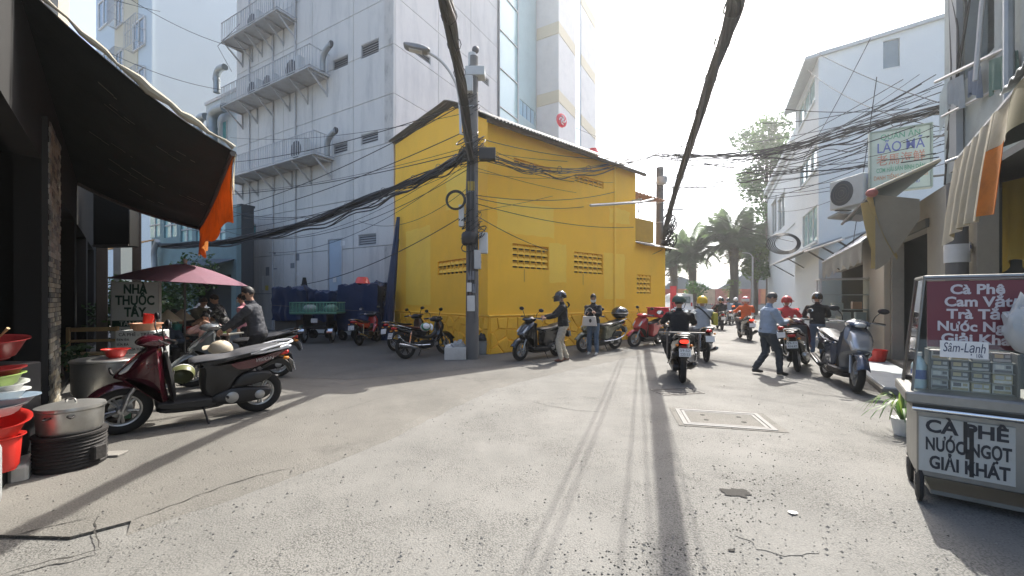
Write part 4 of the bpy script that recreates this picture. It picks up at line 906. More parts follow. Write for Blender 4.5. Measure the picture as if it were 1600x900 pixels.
    bm = bmesh.new(); bm.from_mesh(bme); hm = hb.mesh('h', [SKIN]); bm.from_mesh(hm); bm.to_mesh(bme); bm.free(); bpy.data.meshes.remove(hm)
    o = bpy.data.objects.new('body', bme); COL.objects.link(o); o.parent = T
    H = bpy.data.objects.new('head_pivot', None)     # only a frame for the parts below
    HM4 = HM.to_4x4(); HM4.translation = hd
    def hp_(nm, m_, mt): m_.xf(Matrix.Diagonal((k, k, k, 1))); m_.xf(HM4); return m_.build(nm, mt, T)
    bpy.data.objects.remove(H)
    e = MB()
    for y in (-1, 1): e.ell((.090, y * .033, .022), (.009, .015, .007), 8, k=6); e.box(.088, .098, y * .033 - .018, y * .033 + .018, .040, .046)
    hp_('eyes', e, EYEM)
    if hair is not None:
        hm_ = MB()
        def hf(u, v):
            a = 2 * math.pi * u; front = max(0, math.cos(a)); lo = 1.05 + 1.0 * (1 - front ** .7) * (1 if not hairlong else 1.05); t = v * lo; q = 1 + .05 * mnoise.noise(V(math.cos(a) * 3, math.sin(a) * 3, v * 5 + seed)); g = .35 if hatted else 1
            return V((.096 + .006 * g) * math.sin(t) * math.cos(a) * q - .008, (.079 + .006 * g) * math.sin(t) * math.sin(a) * q, .022 + (.106 + .008 * g) * math.cos(t) * q)
        hm_.shell(hf, 26, 10, (0, 0, -.004))
        if hairlong: hm_.tube(spline([V(-.085, 0, -.01), V(-.11, 0, -.10), V(-.10, 0, -.22)], 4), [.05, .052, .05, .048, .045, .042, .035, .028, .015], 10)
        if bun: hm_.ell((-.11, 0, .03), (.045, .045, .045), 12)
        hp_('hair', hm_, hair)
    if mask: hp_('face_mask', MB().shell(lambda u, v: V(.112 * math.cos((u - .5) * 2.3) * (1 + .08 * math.sin(v * 3.14)) - .004, .086 * math.sin((u - .5) * 2.3), -.005 - .085 * v), 12, 5, (.003, 0, 0)), mask)
    # collar ring and hem
    c = nk + up * .005 * k; mbc = MB(); mbc.tube([c + (fw * math.cos(a) * .066 + side * math.sin(a) * .07 - up * (.018 * math.cos(a))) * k for a in [2 * math.pi * i / 16 for i in range(16)]], .013 * k, 6, closed=True); mbc.build('collar', top, T)
    PH[T.name] = (hd, math.atan2(lk.y, lk.x), math.asin(max(-1, min(1, -lk.z))))
    return T
def wear_helmet(T, m, visor=None, k=1., half=False, band=None):
    hx, hl, hp = PH[T.name]; return helmet(None, hx + V(0, 0, .016 * k), hl, m, visor, parent=T, tilt=math.degrees(hp) * .8, sc=1.06 * k, half=half, band=band)
def rider(label, bk, h=1.65, back=0., **kw):
    """a person sitting on bike bk, hands on the grips, feet on the floor board"""
    loc = bk.location; rz = bk.rotation_euler.z
    a = dict(pelvis=(-.26 - back, 0, .80), lean=(.18, 0), feet=((.14, .16, .30), (.14, -.16, .30)), hands=((.24, .30, 1.04), (.24, -.30, 1.04)), knee=((.5, .5, .8), (.5, -.5, .8)), elbow=((-.4, .5, -.8), (-.4, -.5, -.8)), look=(1, 0, -.05)); a.update(kw)
    return person(label, loc, rz, h, **a)
# ------------------------------------------------------------------ dark shop on the left with its tarpaulin awning
LX, LA = (-4.34, 3.58), 133.4
LD, LN = V(math.cos(R(LA)), math.sin(R(LA)), 0), V(-math.sin(R(LA)), math.cos(R(LA)), 0)     # along the shopfront, into the shop
DKW = mat('near_black_wall', (.008, .0078, .0075), .9, 0, .3, 3); WOOD = MATS['weathered_wood']; WOODP = mat('old_timber', (.10, .085, .07), .85, 0, .3, 6, .2, 30, stretch=(1, 1, .15)); WOODY = mat('light_timber', (.36, .25, .12), .7, 0, .15, 6, stretch=(1, 8, 1))  # shop walls and ceiling share one colour close to black
LS = thing('corner_shop', 'dark open-fronted shop with tiled pillar under the big awning at left', 'shop', (LX[0], LX[1], 0), R(LA))
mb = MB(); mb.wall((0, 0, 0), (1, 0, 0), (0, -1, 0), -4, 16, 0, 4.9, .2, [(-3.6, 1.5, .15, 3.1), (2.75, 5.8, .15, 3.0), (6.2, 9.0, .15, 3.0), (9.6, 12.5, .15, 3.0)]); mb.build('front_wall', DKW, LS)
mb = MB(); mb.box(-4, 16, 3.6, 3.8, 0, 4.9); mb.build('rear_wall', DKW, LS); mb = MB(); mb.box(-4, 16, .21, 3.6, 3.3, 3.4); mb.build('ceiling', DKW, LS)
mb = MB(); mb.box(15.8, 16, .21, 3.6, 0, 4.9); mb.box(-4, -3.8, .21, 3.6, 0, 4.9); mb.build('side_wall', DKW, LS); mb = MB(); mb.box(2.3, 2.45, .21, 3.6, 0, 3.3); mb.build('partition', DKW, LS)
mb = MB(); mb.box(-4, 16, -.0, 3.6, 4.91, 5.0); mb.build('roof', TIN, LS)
mb = MB(); mb.box(1.52, 2.62, -.05, -.002, .12, 3.6); mb.build('pillar', mat('dark_mortar', (.05, .048, .045), .95), LS)
tl = [mat('tile_' + n, c, .35, 0, .12, 9) for n, c in (('grey', (.22, .21, .18)), ('sand', (.34, .30, .22)), ('dark', (.10, .10, .095)), ('pale', (.42, .40, .34)))]
tmf = [MB().box(0, .212, 0, .016, 0, .052, ch=.004).mesh('tile', m) for m in tl]
rt = random.Random(5)
for j in range(57):
    o = -.05 if j % 2 else .0
    for i in range(5): inst('tile', rt.choice(tmf), LS, (1.53 + o * (i > 0) + i * .218, -.066 - rt.uniform(0, .008), .14 + j * .06))
mb = MB(); mb.box(-.42, 1.45, -.12, -.01, 0, .14, ch=.02); o = mb.build('doorstep', mat('cream_step_tile', (.55, .53, .47), .5, 0, .08, 3, stain=(.25, .23, .2)), LS)
mb = MB(); mb.box(1.46, 12, -.2, -.01, 0, .12, ch=.02); mb.build('doorstep', CONC, LS)
for lx, ly, w, h, m in ((7.5, -.9, .16, 3.6, WOODP), (9.2, -.55, .14, 3.4, mat('pale_post', (.26, .27, .26), .8, 0, .2, 5)), (8.3, -.3, .2, 3.4, WOODP)):
    MB().box(lx - w / 2, lx + w / 2, ly - w / 2, ly + w / 2, .0, h, ch=.01).build('post', m, LS)
# hoarding
pA, pB = P(153, 300, 9.2), P(205, 385, 9.0)
HB = thing('hanging_signboard', 'black boxed signboard hanging in the dark behind the awning', 'signboard', (pA.x, pA.y, pB.z), R(-8))
mb = MB(); mb.box(0, pB.x - pA.x, -.1, .12, 0, pA.z - pB.z, ch=.015); mb.build('board', mat('black_board', (.02, .022, .022), .6), HB)
for z_ in (pA.z - pB.z - .05, 0): MB().box(.0, pB.x - pA.x, -.115, -.101, z_, z_ + .05).build('board_frame', MATS['dark_steel'], HB)
MB().tube([(.1, 0, pA.z - pB.z), (.1, 0, pA.z - pB.z + .5)], .015, 6).build('hanger', MATS['dark_steel'], HB)
# the awning
AW = thing('tarpaulin_awning', 'huge dark sagging tarpaulin awning with cream rolled edge and orange flap', 'awning', (LX[0], LX[1], 0), R(LA))
cA, cB, cC, cD = V(-.05, 0, 4.30), V(.03, -1.6, 3.2), V(6.55, -1.98, 3.2), V(6.49, 0, 3.86)
def awn(u, v, dz=0):
    p = cA.lerp(cD, u).lerp(cB.lerp(cC, u), v); sag = -.13 * math.sin(math.pi * v) * (1 + .3 * math.sin(u * 12)) - .10 * math.sin(math.pi * u) * v + .02 * math.sin(u * 30 + v * 4) * math.sin(math.pi * v)
    return p + V(0, 0, sag + dz)
def holey(dz, holes):
    nu, nv = 260, 70; w = nv + 1; vs = [awn(i / nu, j / nv, dz) for i in range(nu + 1) for j in range(nv + 1)]; fs = []
    for i in range(nu):
        for j in range(nv):
            if (i, j) not in holes: fs.append((i * w + j, i * w + j + 1, (i + 1) * w + j + 1, (i + 1) * w + j))
    return MB().add(vs, fs, 0, True)
hs = set(); rh = random.Random(11)
for _ in range(15):
    i, j = rh.randint(6, 190), rh.choice([rh.randint(20, 45), rh.randint(8, 60)]); n = rh.randint(3, 11)
    for q in range(n): hs.add((i + q // 5, min(66, j + q))); 
    if rh.random() < .5:
        for q in range(rh.randint(1, 4)): hs.add((i + 2, min(66, j + n + 2 + q)))
CREAM = mat('cream_canvas', (.40, .37, .29), .85, 0, .1, 5, stain=(.3, .26, .18), stain_amt=.4); SHADE_LINER = mat('shaded_tarpaulin', (.009, .013, .0125), .75, 0, .3, 3, .3, 14)  # lining colour near black: shade under the awning put into the colour
holey(0, hs).build('canvas', CREAM, AW, recalc=False); holey(-.012, hs).build('shaded_lining', SHADE_LINER, AW, recalc=False)
fold = MB(); pts = [awn(-.008, i / 20, .03 + .015 * math.sin(i * 2.1)) for i in range(21)]; fold.tube(pts, [.022 + .012 * math.sin(i * 1.3) + (.018 if 8 < i < 16 else 0) for i in range(21)], 8); fold.build('rolled_edge', CREAM, AW)
MB().tube([awn(i / 14, 1, -.03) for i in range(15)], .035, 6).build('edge_bar', MATS['dark_steel'], AW)
MB().tube([awn(.985, i / 8, -.05) for i in range(9)], .035, 6).build('edge_bar', MATS['dark_steel'], AW)
for u in (): MB().tube([cA.lerp(cD, u) + V(0, -.02, -1.0), awn(u, .62, -.05)], .03, 6).build('strut', MATS['dark_steel'], AW)
ORG = clothmat('orange_tarp', (.62, .22, .025), .5, var=.2, scale=4, stain=(.2, .07, .02), stain_amt=.6, stain_scale=3)
def flap(u, v):
    p = awn(u, 1, -.05); d = .62 + .06 * math.sin(u * 17) + .05 * math.sin(u * 41) - .25 * max(0, .05 - u) / .05; return p + V(0, -.05 * math.sin(u * 26) * v - .04 * math.sin(u * 9) * v + .03 * v, -d * v)
MB().shell(flap, 60, 8, (0, .004, 0)).build('orange_flap', ORG, AW)
MB().shell(lambda u, v: flap(-.004 + .02 * u, v * .9) + V(-.02, -.02, 0), 3, 8, (0, .004, 0)).build('flap_lining', clothmat('cream_flap', (.6, .55, .42), .4), AW)

# ------------------------------------------------------------------ cookware at the shop step
def lp(px, py, z=.02): return G(px, py, z)
STEEL = mat('worn_aluminium', (.50, .50, .48), .35, .85, .12, 6, .05, 40, stain=(.25, .2, .15), stain_amt=.35, stain_scale=4); SOOT = mat('sooty_iron', (.028, .026, .025), .75, .2, .35, 9, .3, 30)
b = lp(100, 738); b = V(-3.92, 3.44, 0); ST = thing('drum_stove', 'black ribbed iron drum stove under the oval aluminium pot', 'stove', (b.x - .02, b.y + .22, .02), 0, None, .9)
pr = [(.20, 0), (.255, .0)];
for i in range(9): pr += [(.262, .03 + i * .032), (.248, .046 + i * .032)]
pr += [(.268, .315), (.268, .335), (.22, .335), (.22, .1)]
MB().lathe(pr, n=36).build('drum', SOOT, ST); MB().box(.20, .30, -.06, .06, .06, .2, ch=.01).build('fire_door', SOOT, ST)
POT = thing('aluminium_pot', 'dented oval aluminium pot with flat lid on the black drum stove', 'pot', (b.x - .02, b.y + .22, .322), 0, None, .9)
MB().lathe([(0, 0), (.21, 0), (.232, .03), (.24, .22), (.255, .235), (.255, .245), (.236, .24), (.225, .1)], n=36).build('body', STEEL, POT)
LID = MB().lathe([(.25, .245), (.248, .262), (.2, .275), (.1, .285), (0, .288)], n=36).build('lid', STEEL, POT); MB().tube(spline([V(-.05, 0, .286), V(-.03, 0, .32), V(.03, 0, .32), V(.05, 0, .286)], 4), .008, 6).build('knob', STEEL, LID)
for a in (-.85, -1.5): MB().tube(spline([V(.245 * math.cos(a) , .245 * math.sin(a), .19), V(.29 * math.cos(a + .1), .29 * math.sin(a + .1), .18), V(.245 * math.cos(a + .2), .245 * math.sin(a + .2), .19)], 4), .009, 6).build('handle', SOOT, POT)
q = lp(166, 712); BRD = tag(MB().box(-.14, .14, -.06, .07, 0, .022, ch=.004).build('board', mat('grey_board', (.2, .19, .17), .85), None, (q.x, q.y, .02), R(8)), 'short grey board lying on the ground beside the drum stove', 'board')
b = lp(150, 662); TRV = thing('stove_crate', 'dark crate stove under the large cooking pot', 'stove', (b.x, b.y + .2, .02), R(20))
mb = MB(); mb.box(-.3, .3, -.26, .26, 0, .04); 
for x in (-.28, .28):
    for y in (-.24, .24): mb.box(x - .025, x + .025, y - .025, y + .025, .041, .30)
mb.box(-.31, .31, -.27, .27, .301, .33); mb.build('frame', SOOT, TRV); MB().lathe([(.12, .05), (.2, .08), (.22, .25), (.16, .28), (.14, .1)], n=20).build('burner', SOOT, TRV)
GRN = mat('green_plastic', (.03, .12, .07), .6, 0, .2, 8); MB().box(.18, .295, -.28, -.262, .05, .29, ch=.01).build('green_panel', GRN, TRV)
BP = thing('stock_pot', 'large steel stock pot with looped handle behind the maroon scooter wheel', 'pot', (b.x, b.y + .2, .36), R(15))
MB().lathe([(0, 0), (.33, 0), (.355, .03), (.36, .38), (.375, .39), (.375, .402), (.35, .4), (.34, .1)], n=40).build('body', STEEL, BP); MB().lathe([(.37, .403), (.36, .415), (.2, .43), (0, .435)], n=40).build('lid', STEEL, BP)
for a in (-.9, 2.2): MB().tube(spline([V(.36 * math.cos(a - .22), .36 * math.sin(a - .22), .33), V(.43 * math.cos(a - .15), .43 * math.sin(a - .15), .26), V(.43 * math.cos(a + .15), .43 * math.sin(a + .15), .26), V(.36 * math.cos(a + .22), .36 * math.sin(a + .22), .33)], 5), .014, 8).build('handle', SOOT, BP)
def bowl(label, cat, loc, r, h, m, tilt=(0, 0), name='bowl', rim=.02, flat=.6, group=None):
    t = thing(name, label, cat, loc, 0, group); t.rotation_euler = (R(tilt[0]), R(tilt[1]), 0)
    MB().lathe([(0, 0), (r * flat, 0), (r * (flat + .12), h * .1), (r * .97, h * .93), (r + rim, h), (r + rim, h + .008), (r * .95, h * .96), (r * flat, .012), (0, .012)], n=32).build('bowl', m, t)
    MB().lathe([(r * flat * .9, -.006), (r * flat, -.006), (r * flat, .0), (r * flat * .9, 0)], n=28).build('foot_ring', m, t); return t
RBW = mat('bright_red_plastic', (.62, .035, .025), .35, 0, .06, 5); MRB = mat('dark_red_plastic', (.22, .02, .02), .4, 0, .1, 5); WHB = mat('white_plastic', (.62, .63, .62), .4, 0, .06, 6); LIME = mat('lime_plastic', (.30, .42, .12), .4); BLB = mat('blue_grey_plastic', (.22, .29, .36), .35)
bowl('bright red plastic bowl standing on the stock pot lid', 'bowl', (b.x + .12, b.y + .12, .797), .115, .09, RBW)
s = V(-4.02, 3.20, .16)
bowl('bright red plastic bucket at the bottom of the dishwashing stack', 'bucket', s + V(0, 0, 0), .13, .26, RBW, name='bucket', flat=.75)
bowl('red plastic basin tilted above the red bucket in the stack', 'basin', s + V(.0, -.02, .268), .17, .15, RBW, (8, 14), 'basin')
for i, (m, r, lb) in enumerate(((WHB, .15, 'white bowl resting on the tilted red basin'), (BLB, .20, 'wide blue grey basin between the white bowls of the stack'), (WHB, .15, 'white bowl just above the blue grey basin'), (WHB, .14, 'white bowl just below the lime green bowl'), (LIME, .14, 'lime green bowl near the top of the dish stack'), (MRB, .13, 'small dark red bowl directly on the lime green bowl'))):
    bowl(lb, 'bowl', s + V(.0 + .01 * (i % 2), 0, .44 + .055 * i), r, .075, m, (rt.uniform(-5, 5), rt.uniform(-5, 5)))
bowl('large dark red basin with a spoon at the far left edge', 'basin', s + V(-.22, .08, .86), .24, .15, MRB, (4, 3), 'basin')
tag(MB().tube([(0, 0, 0), (.1, .0, .1), (.16, .0, .16)], [.006, .006, .012], 6).build('spoon', WOODY, None, s + V(-.10, .02, .95)), 'wooden spoon sticking out of the large dark red basin', 'spoon')
tag(bpy.data.objects.new('crate_stack', MB().box(-.26, .08, -.16, .2, 0, .80, ch=.015).mesh('crate_stack', mat('crate_plastic', (.018, .018, .02), .6))), 'dark plastic crate under the large dark red basin', 'crate'); COL.objects.link(bpy.data.objects['crate_stack']); bpy.data.objects['crate_stack'].location = s + V(-.30, .30, -.02)
GC = thing('gas_cylinder', 'pale grey gas cylinder at the left picture edge beside the dish stack', 'gas cylinder', (-3.80, 2.86, .02), 0)
MB().lathe([(.13, 0), (.145, .02), (.15, .06), (.15, .40), (.13, .46), (.06, .5), (.04, .5)], n=28).build('tank', mat('grey_enamel', (.36, .38, .38), .4, .2, .1, 5, stain=(.2, .15, .1)), GC)
MB().lathe([(.10, .49), (.10, .60), (.09, .60), (.09, .49)], n=20).build('collar', SOOT, GC); MB().lathe([(.0, .5), (.025, .5), (.025, .56), (0, .56)], n=10).build('valve', ALU, GC)
for a in (0, 1): pass
# kitchen clutter: timber chair, shelf and plants in the shade
cc = G(135, 600, .02); CH = thing('timber_chair', 'plain light timber chair standing in the shade behind the stock pot', 'chair', (P(135, 530, 7.6).x, 7.6, .02), R(20))
for x, y, h in ((-.36, -.2, .45), (.36, -.2, .45), (-.36, .2, .95), (.36, .2, .95)): MB().box(x - .025, x + .025, y - .025, y + .025, 0, h, ch=.005).build('leg', WOODY, CH)
MB().box(-.385, .385, -.225, .174, .451, .48, ch=.006).build('seat', WOODY, CH); MB().box(-.335, .335, .185, .21, .86, .94, ch=.005).build('back_rail', WOODY, CH); MB().box(-.335, .335, .19, .21, .66, .71, ch=.005).build('back_rail', WOODY, CH)
LEAFD = leafmat('dark_leaf', (.035, .075, .03)); LEAFM = leafmat('mid_leaf', (.07, .13, .045)); LEAFG = leafmat('pale_leaf', (.13, .17, .06)); BARK = mat('bark', (.09, .07, .055), .9, 0, .25, 9, .5, 25)
def shrub(label, loc, r, n, size, m, m2=None, h=None, name='shrub', cat='shrub', stem=True):
    t = thing(name, label, cat, loc); mb = MB(); rn = random.Random(len(label))
    for i in range(7): leaves(mb, (rn.uniform(-.5, .5) * r[0], rn.uniform(-.5, .5) * r[1], (h or r[2]) + rn.uniform(-.55, .55) * r[2]), (r[0] * .6, r[1] * .6, r[2] * .55), n // 7, size, .45, 0 if i % 3 else 1, rn, .2)
    mb.build('foliage', [m, m2 or m], t, recalc=False)
    if stem:
        for i in range(4): a = rn.uniform(0, 6.28); MB().tube(spline([V(0, 0, 0), V(.1 * math.cos(a), .1 * math.sin(a), (h or r[2]) * .5), V(.35 * r[0] * math.cos(a), .35 * r[1] * math.sin(a), (h or r[2]))], 4), [.03, .028, .026, .024, .022, .02, .017, .014, .01], 6).build('stem', BARK, t)
    return t
shrub('dark leafy shrub behind the white pharmacy sign', (P(215, 450, 10.6).x, 10.6, .02), (1.1, .8, 1.15), 2600, .13, LEAFD, LEAFM, 1.6)
shrub('tall dark climbing shrub under the striped alley canopy', (P(268, 450, 11.6).x, 11.6, .02), (1.1, .8, 1.3), 2600, .13, LEAFD, LEAFM, 1.9)
shrub('small dark potted greenery beside the timber chair', (P(100, 590, 6.9).x, 6.9, .02), (.45, .4, .35), 260, .12, LEAFD, LEAFD, .55)
# pharmacy sign
ps = P(213, 525, 8.0); PHS = thing('pharmacy_sign', 'white pharmacy signboard with dark green lettering in the shade', 'sign', (ps.x, ps.y, .02), R(6))
SGW = mat('sign_white', (.60, .62, .60), .5, 0, .05, 4, stain=(.42, .42, .38), stain_amt=.3); SGG = mat('sign_green', (.015, .06, .04), .5)
zt, zb = 1.5 + 25 / 640 * 8, 1.5 - 150 / 640 * 8
mb = MB(); mb.box(-.41, .41, -.03, .03, 1.06, zt, ch=.004); mb.build('upper_panel', SGW, PHS); mb = MB(); mb.box(-.41, .41, -.03, .03, .94, 1.056); mb.build('green_band', SGG, PHS); mb = MB(); mb.box(-.41, .41, -.03, .03, .15, .936); mb.build('lower_panel', SGW, PHS)
ring4(MB(), 0, 0, 0, 0, 0); 
for x in (-.43, .411): MB().box(x, x + .019, -.035, .035, 0, zt + .02).build('frame_post', MATS['pale_pipe'], PHS)
for t_, z, sz in (('NHÀ', zt - .15, .25), ('THUỐC', zt - .37, .25), ('TÂY', zt - .60, .25)): text(t_, sz, SGG, PHS, (0, -.032, z), width={'NHÀ': .42, 'THUỐC': .70, 'TÂY': .40}[t_], bold=.008)
text('TẤN PHÁT', .12, SGW, PHS, (.03, -.032, .995), width=.62)
for i, w in enumerate((.6, .5, .55)): text('Bán lẻ thuốc', .07, SGG, PHS, (.05, -.032, .86 - .1 * i), width=w) if i == 0 else None
# drinks menu box with basket
mbx = P(210, 600, 6.4); MN = thing('menu_stand', 'white drinks price list on a box stand behind the maroon scooter', 'menu board', (mbx.x, 6.4, .02), R(4))
mb = MB(); mb.box(-.29, .29, 0, .32, .02, .98, ch=.01); mb.build('box', SGW, MN)
text('CÀ PHÊ - TRÀ', .07, DKINK, MN, (0, -.003, .92), width=.46)
for i, l in enumerate(('ĐEN ĐÁ', 'SỮA ĐÁ', 'CÀ PHÊ SỮA TƯƠI', 'CÀ PHÊ ĐEN', 'BẠC XỈU', 'CACAO ĐÁ', 'TRÀ ĐÁ', 'TRÀ TẮC', 'CAM VẮT', 'NƯỚC NGỌT')): text(l, .05, DKINK, MN, (-.26, -.003, .84 - .075 * i), align='LEFT'); text('%dk' % (12 + (i * 5) % 9), .045, DKINK, MN, (.25, -.003, .84 - .075 * i), align='RIGHT')
bk_ = thing('plastic_basket', 'pale orange plastic basket on top of the drinks price list box', 'basket', (mbx.x + .06, 6.54, 1.0)); PEACH = mat('peach_plastic', (.62, .33, .2), .5)
mb = MB(); mb.lathe([(0, 0), (.15, 0), (.2, .10), (.215, .10), (.215, .115), (.19, .11), (.14, .012), (0, .012)], n=24); mb.build('tub', PEACH, bk_)
for i in range(12): a = i * .5236; MB().box(-.004, .004, -.012, .012, .02, .09).xf(Matrix.Translation(V(.185 * math.cos(a), .185 * math.sin(a), 0)) @ Matrix.Rotation(a, 4, 'Z')).build('slot_rib', PEACH, bk_)
cp = thing('red_scoop', 'translucent red plastic scoop standing in the pale orange basket', 'scoop', (mbx.x + .06, 6.54, 1.02)); cp.rotation_euler = (0, R(12), 0)
MB().lathe([(0, 0), (.05, 0), (.075, .24), (.07, .24), (.045, .012), (0, .012)], n=18).build('cup', RBW, cp); MB().tube([(.06, 0, .2), (.11, 0, .21), (.11, 0, .08), (.055, 0, .06)], .009, 6).build('handle', RBW, cp)
# pink umbrella over the street stall
um = P(289, 408, 8.8); UM = thing('stall_umbrella', 'faded pink stall umbrella on a thin pole over the alley stall', 'umbrella', (um.x, um.y, .02), R(10))
PINK = clothmat('pink_canvas', (.27, .14, .18), .3, var=.12, scale=3, stain=(.22, .07, .09), stain_amt=.4)
UR = 1.22; zt = um.z - .02
for k in range(8):
    a0 = k * math.pi / 4
    def gore(u, v, a0=a0):
        a = a0 + u * math.pi / 4; sc = 1 - .06 * math.sin(u * math.pi) * v; z = zt - .06 - .30 * v ** 1.5 - .10 * v + .05 * math.sin(u * math.pi) * v * (1 - v)
        return V(UR * v * sc * math.cos(a), UR * v * sc * math.sin(a), z - .055 * (UR * v * math.cos(a)))
    MB().shell(gore, 6, 8, (0, 0, -.004)).build('canopy_panel', PINK, UM)
    MB().tube([gore(0, v / 6) + V(0, 0, -.015) for v in range(7)], .007, 5).build('rib', MATS['dark_steel'], UM)
MB().tube([(0, 0, 0), (0, 0, zt)], .02, 8).build('pole', MATS['dark_steel'], UM); MB().lathe([(0, .05), (.03, .04), (.04, 0), (.03, -.05)], (0, 0, zt), 12).build('finial', WHB, UM); MB().lathe([(.0, .12), (.05, .12), (.2, .05), (.25, 0), (0, 0)], n=20).build('base', SOOT, UM)
# covered carts by the grey wall
TARP = mat('blue_tarpaulin', (.010, .028, .085), .45, 0, .3, 3, .5, 9, stain=(.015, .03, .07), stain_amt=.5)
def covered(label, px0, px1, pyt, Y, zb, dep, hgt_extra=0, name='covered_cart', rz=-20):
    x0, x1 = P(px0, 0, Y).x, P(px1, 0, Y).x; zt = P(0, pyt, Y).z; w = x1 - x0
    t = thing(name, label, 'cart', ((x0 + x1) / 2, Y + dep / 2, .0), R(rz)); w *= .92
    rn = random.Random(len(label) * 7)
    def fn(u, v):
        # a sheet thrown over a box: u round the sides, v from the top centre down
        a = 2 * math.pi * u; c, s_ = math.cos(a), math.sin(a); k = 1 / max(abs(c), abs(s_), .72); r_ = min(1., v / .35)
        x, y = c * k * w / 2 * r_, s_ * k * dep / 2 * r_; z = zt if v < .35 else zt - (zt - zb) * (v - .35) / .65
        n_ = mnoise.noise(V(x * 2.3, y * 2.3, z * 2.3 + len(label))); fl = max(0, (v - .4)) * .12 * math.sin(a * 9 + n_ * 4)
        return V(x * (1 + fl + .10 * n_ + .05 * mnoise.noise(V(x * 5, y * 5, z * 5))), y * (1 + fl + .10 * n_), z + .16 * n_ * (1 if v < .4 else .5) + .09 * mnoise.noise(V(x * 6, y * 6, z * 3)))
    mb = MB(); mb.shell(fn, 64, 22, (0, 0, -.006)); mb.build('tarpaulin', TARP, t)
    MB().tube([(-w / 2 - .02, -dep / 2 - .03, zb + (zt - zb) * .45), (w / 2 + .02, -dep / 2 - .03, zb + (zt - zb) * .4)], .008, 5).build('rope', MATS['dark_steel'], t)
    mb = MB(); mb.box(-w * .42, w * .42, -dep * .42, dep * .42, .35, zb + .1); mb.build('cart_bed', WOODP, t)
    for x in (-w * .38, w * .38):
        for y in (-dep * .36, dep * .36):
            MB().lathe([(.05, -.03), (.15, -.03), (.17, 0), (.15, .03), (.05, .03), (.05, -.03)], (x, y, .17), 20, 'y').build('wheel', RUB, t); MB().box(x - .02, x + .02, y - .02, y + .02, .17, .349).build('wheel_bracket', MATS['dark_steel'], t)
    return t, zt
covered('small cart under a blue tarpaulin tied with cord at left of the grey wall', 421, 478, 449, 14.8, .75, 1.0)
covered('small blue covered cart between the two larger covered carts', 484, 524, 455, 15.3, .7, .9)
bc, zt = covered('tall cart wrapped in dark blue tarpaulin with red basin on top', 523, 598, 444, 14.4, .40, 1.1, rz=-8)
bowl('red plastic basin upturned on top of the tall covered cart', 'basin', bc.location + V(0, -.2, zt + .26), .27, .22, RBW, (180, 0), 'basin')
# cargo tricycle with green crate
a, b = P(452, 540, 13.2), P(522, 540, 13.2); CT = thing('cargo_tricycle', 'cargo tricycle with a green wire crate body seen from behind', 'tricycle', ((a.x + b.x) / 2, 13.3, .02), R(8), None)
GRM = mat('green_mesh', (.10, .26, .19), .5, 0, .15, 6); w = (b.x - a.x) / 2
mb = MB(); mb.box(-w, w, 0, 1.1, .98, 1.02, ch=.005); mb.build('crate_floor', GRM, CT)
for z in (1.03, 1.36): mb = MB(); ring4(MB(), 0, 0, 0, 0, 0); q = MB(); q.tube([(-w, 0, z), (w, 0, z), (w, 1.1, z), (-w, 1.1, z)], .016, 6, closed=True); q.build('crate_rail', GRM, CT)
me = MB().tube([(0, 0, 1.03), (0, 0, 1.36)], .007, 5).mesh('crate_bar', GRM)
for i in range(15): inst('crate_bar', me, CT, (-w + 2 * w * i / 14, 0, 0)); inst('crate_bar', me, CT, (-w + 2 * w * i / 14, 1.1, 0))
for i in range(1, 9): inst('crate_bar', me, CT, (-w, 1.1 * i / 9, 0)); inst('crate_bar', me, CT, (w, 1.1 * i / 9, 0))
mb = MB(); mb.box(-w + .01, w - .01, .012, .018, 1.04, 1.35); mb.build('net', mat('green_net', (.12, .30, .22), .7, 0, .3, 20, alpha=.4), CT)
for x in (-w * .62, w * .62):
    wm = wheel_meshes(.29, .045, 5, ALU); o = inst('wheel', wm[1], CT, (x, .5, .29), (0, 0, R(90))); inst('tyre', wm[0], o)
    MB().shell(lambda u, v: V(x - .09 + .18 * v, .5 + .34 * math.cos(R(10 + 160 * u)), .29 + .34 * math.sin(R(10 + 160 * u))), 12, 2, (0, 0, -.006)).build('mudguard', CHR, CT)
mb = MB(); mb.box(-w * .5, w * .5, .1, 1.0, .5, .56); mb.tube([(-w * .62, .5, .29), (w * .62, .5, .29)], .025, 8); mb.build('chassis', BLKP, CT)
for x in (-w * .5, w * .5): MB().box(x - .02, x + .02, .2, .9, .561, .979).build('post', BLKP, CT)
mb = MB(); mb.box(-.1, .1, .09, .097, .70, .84); mb.build('number_plate', PLATE, CT); mb = MB(); mb.tube([(0, .9, .55), (0, 2.0, .6), (0, 2.2, 1.0)], .03, 8); mb.build('frame_tube', BLKP, CT); o = inst('wheel', wm[1], CT, (0, 2.25, .29), (0, 0, R(90))); inst('tyre', wm[0], o)
for i, (x, y, m, lb) in enumerate(((-.3, .4, WHB, 'white plastic bag of goods in the left of the green crate'), (.38, .45, mat('pale_green_bag', (.35, .5, .4), .5), 'pale green bag bulging from the right of the green crate'))):
    mb = MB(); mb.shell(lambda u, v: V(.22 * math.sin(v * 2.9) * math.cos(u * 6.283) * (1 + .2 * mnoise.noise(V(u * 5, v * 5, i))), .2 * math.sin(v * 2.9) * math.sin(u * 6.283), .13 - .13 * math.cos(v * 2.9) + .03 * mnoise.noise(V(u * 9, v * 9, i + 3))), 20, 10, (0, 0, .002)); tag(mb.build('goods_bag', m, None, CT.location + V(x, y, 1.03)), lb, 'bag')
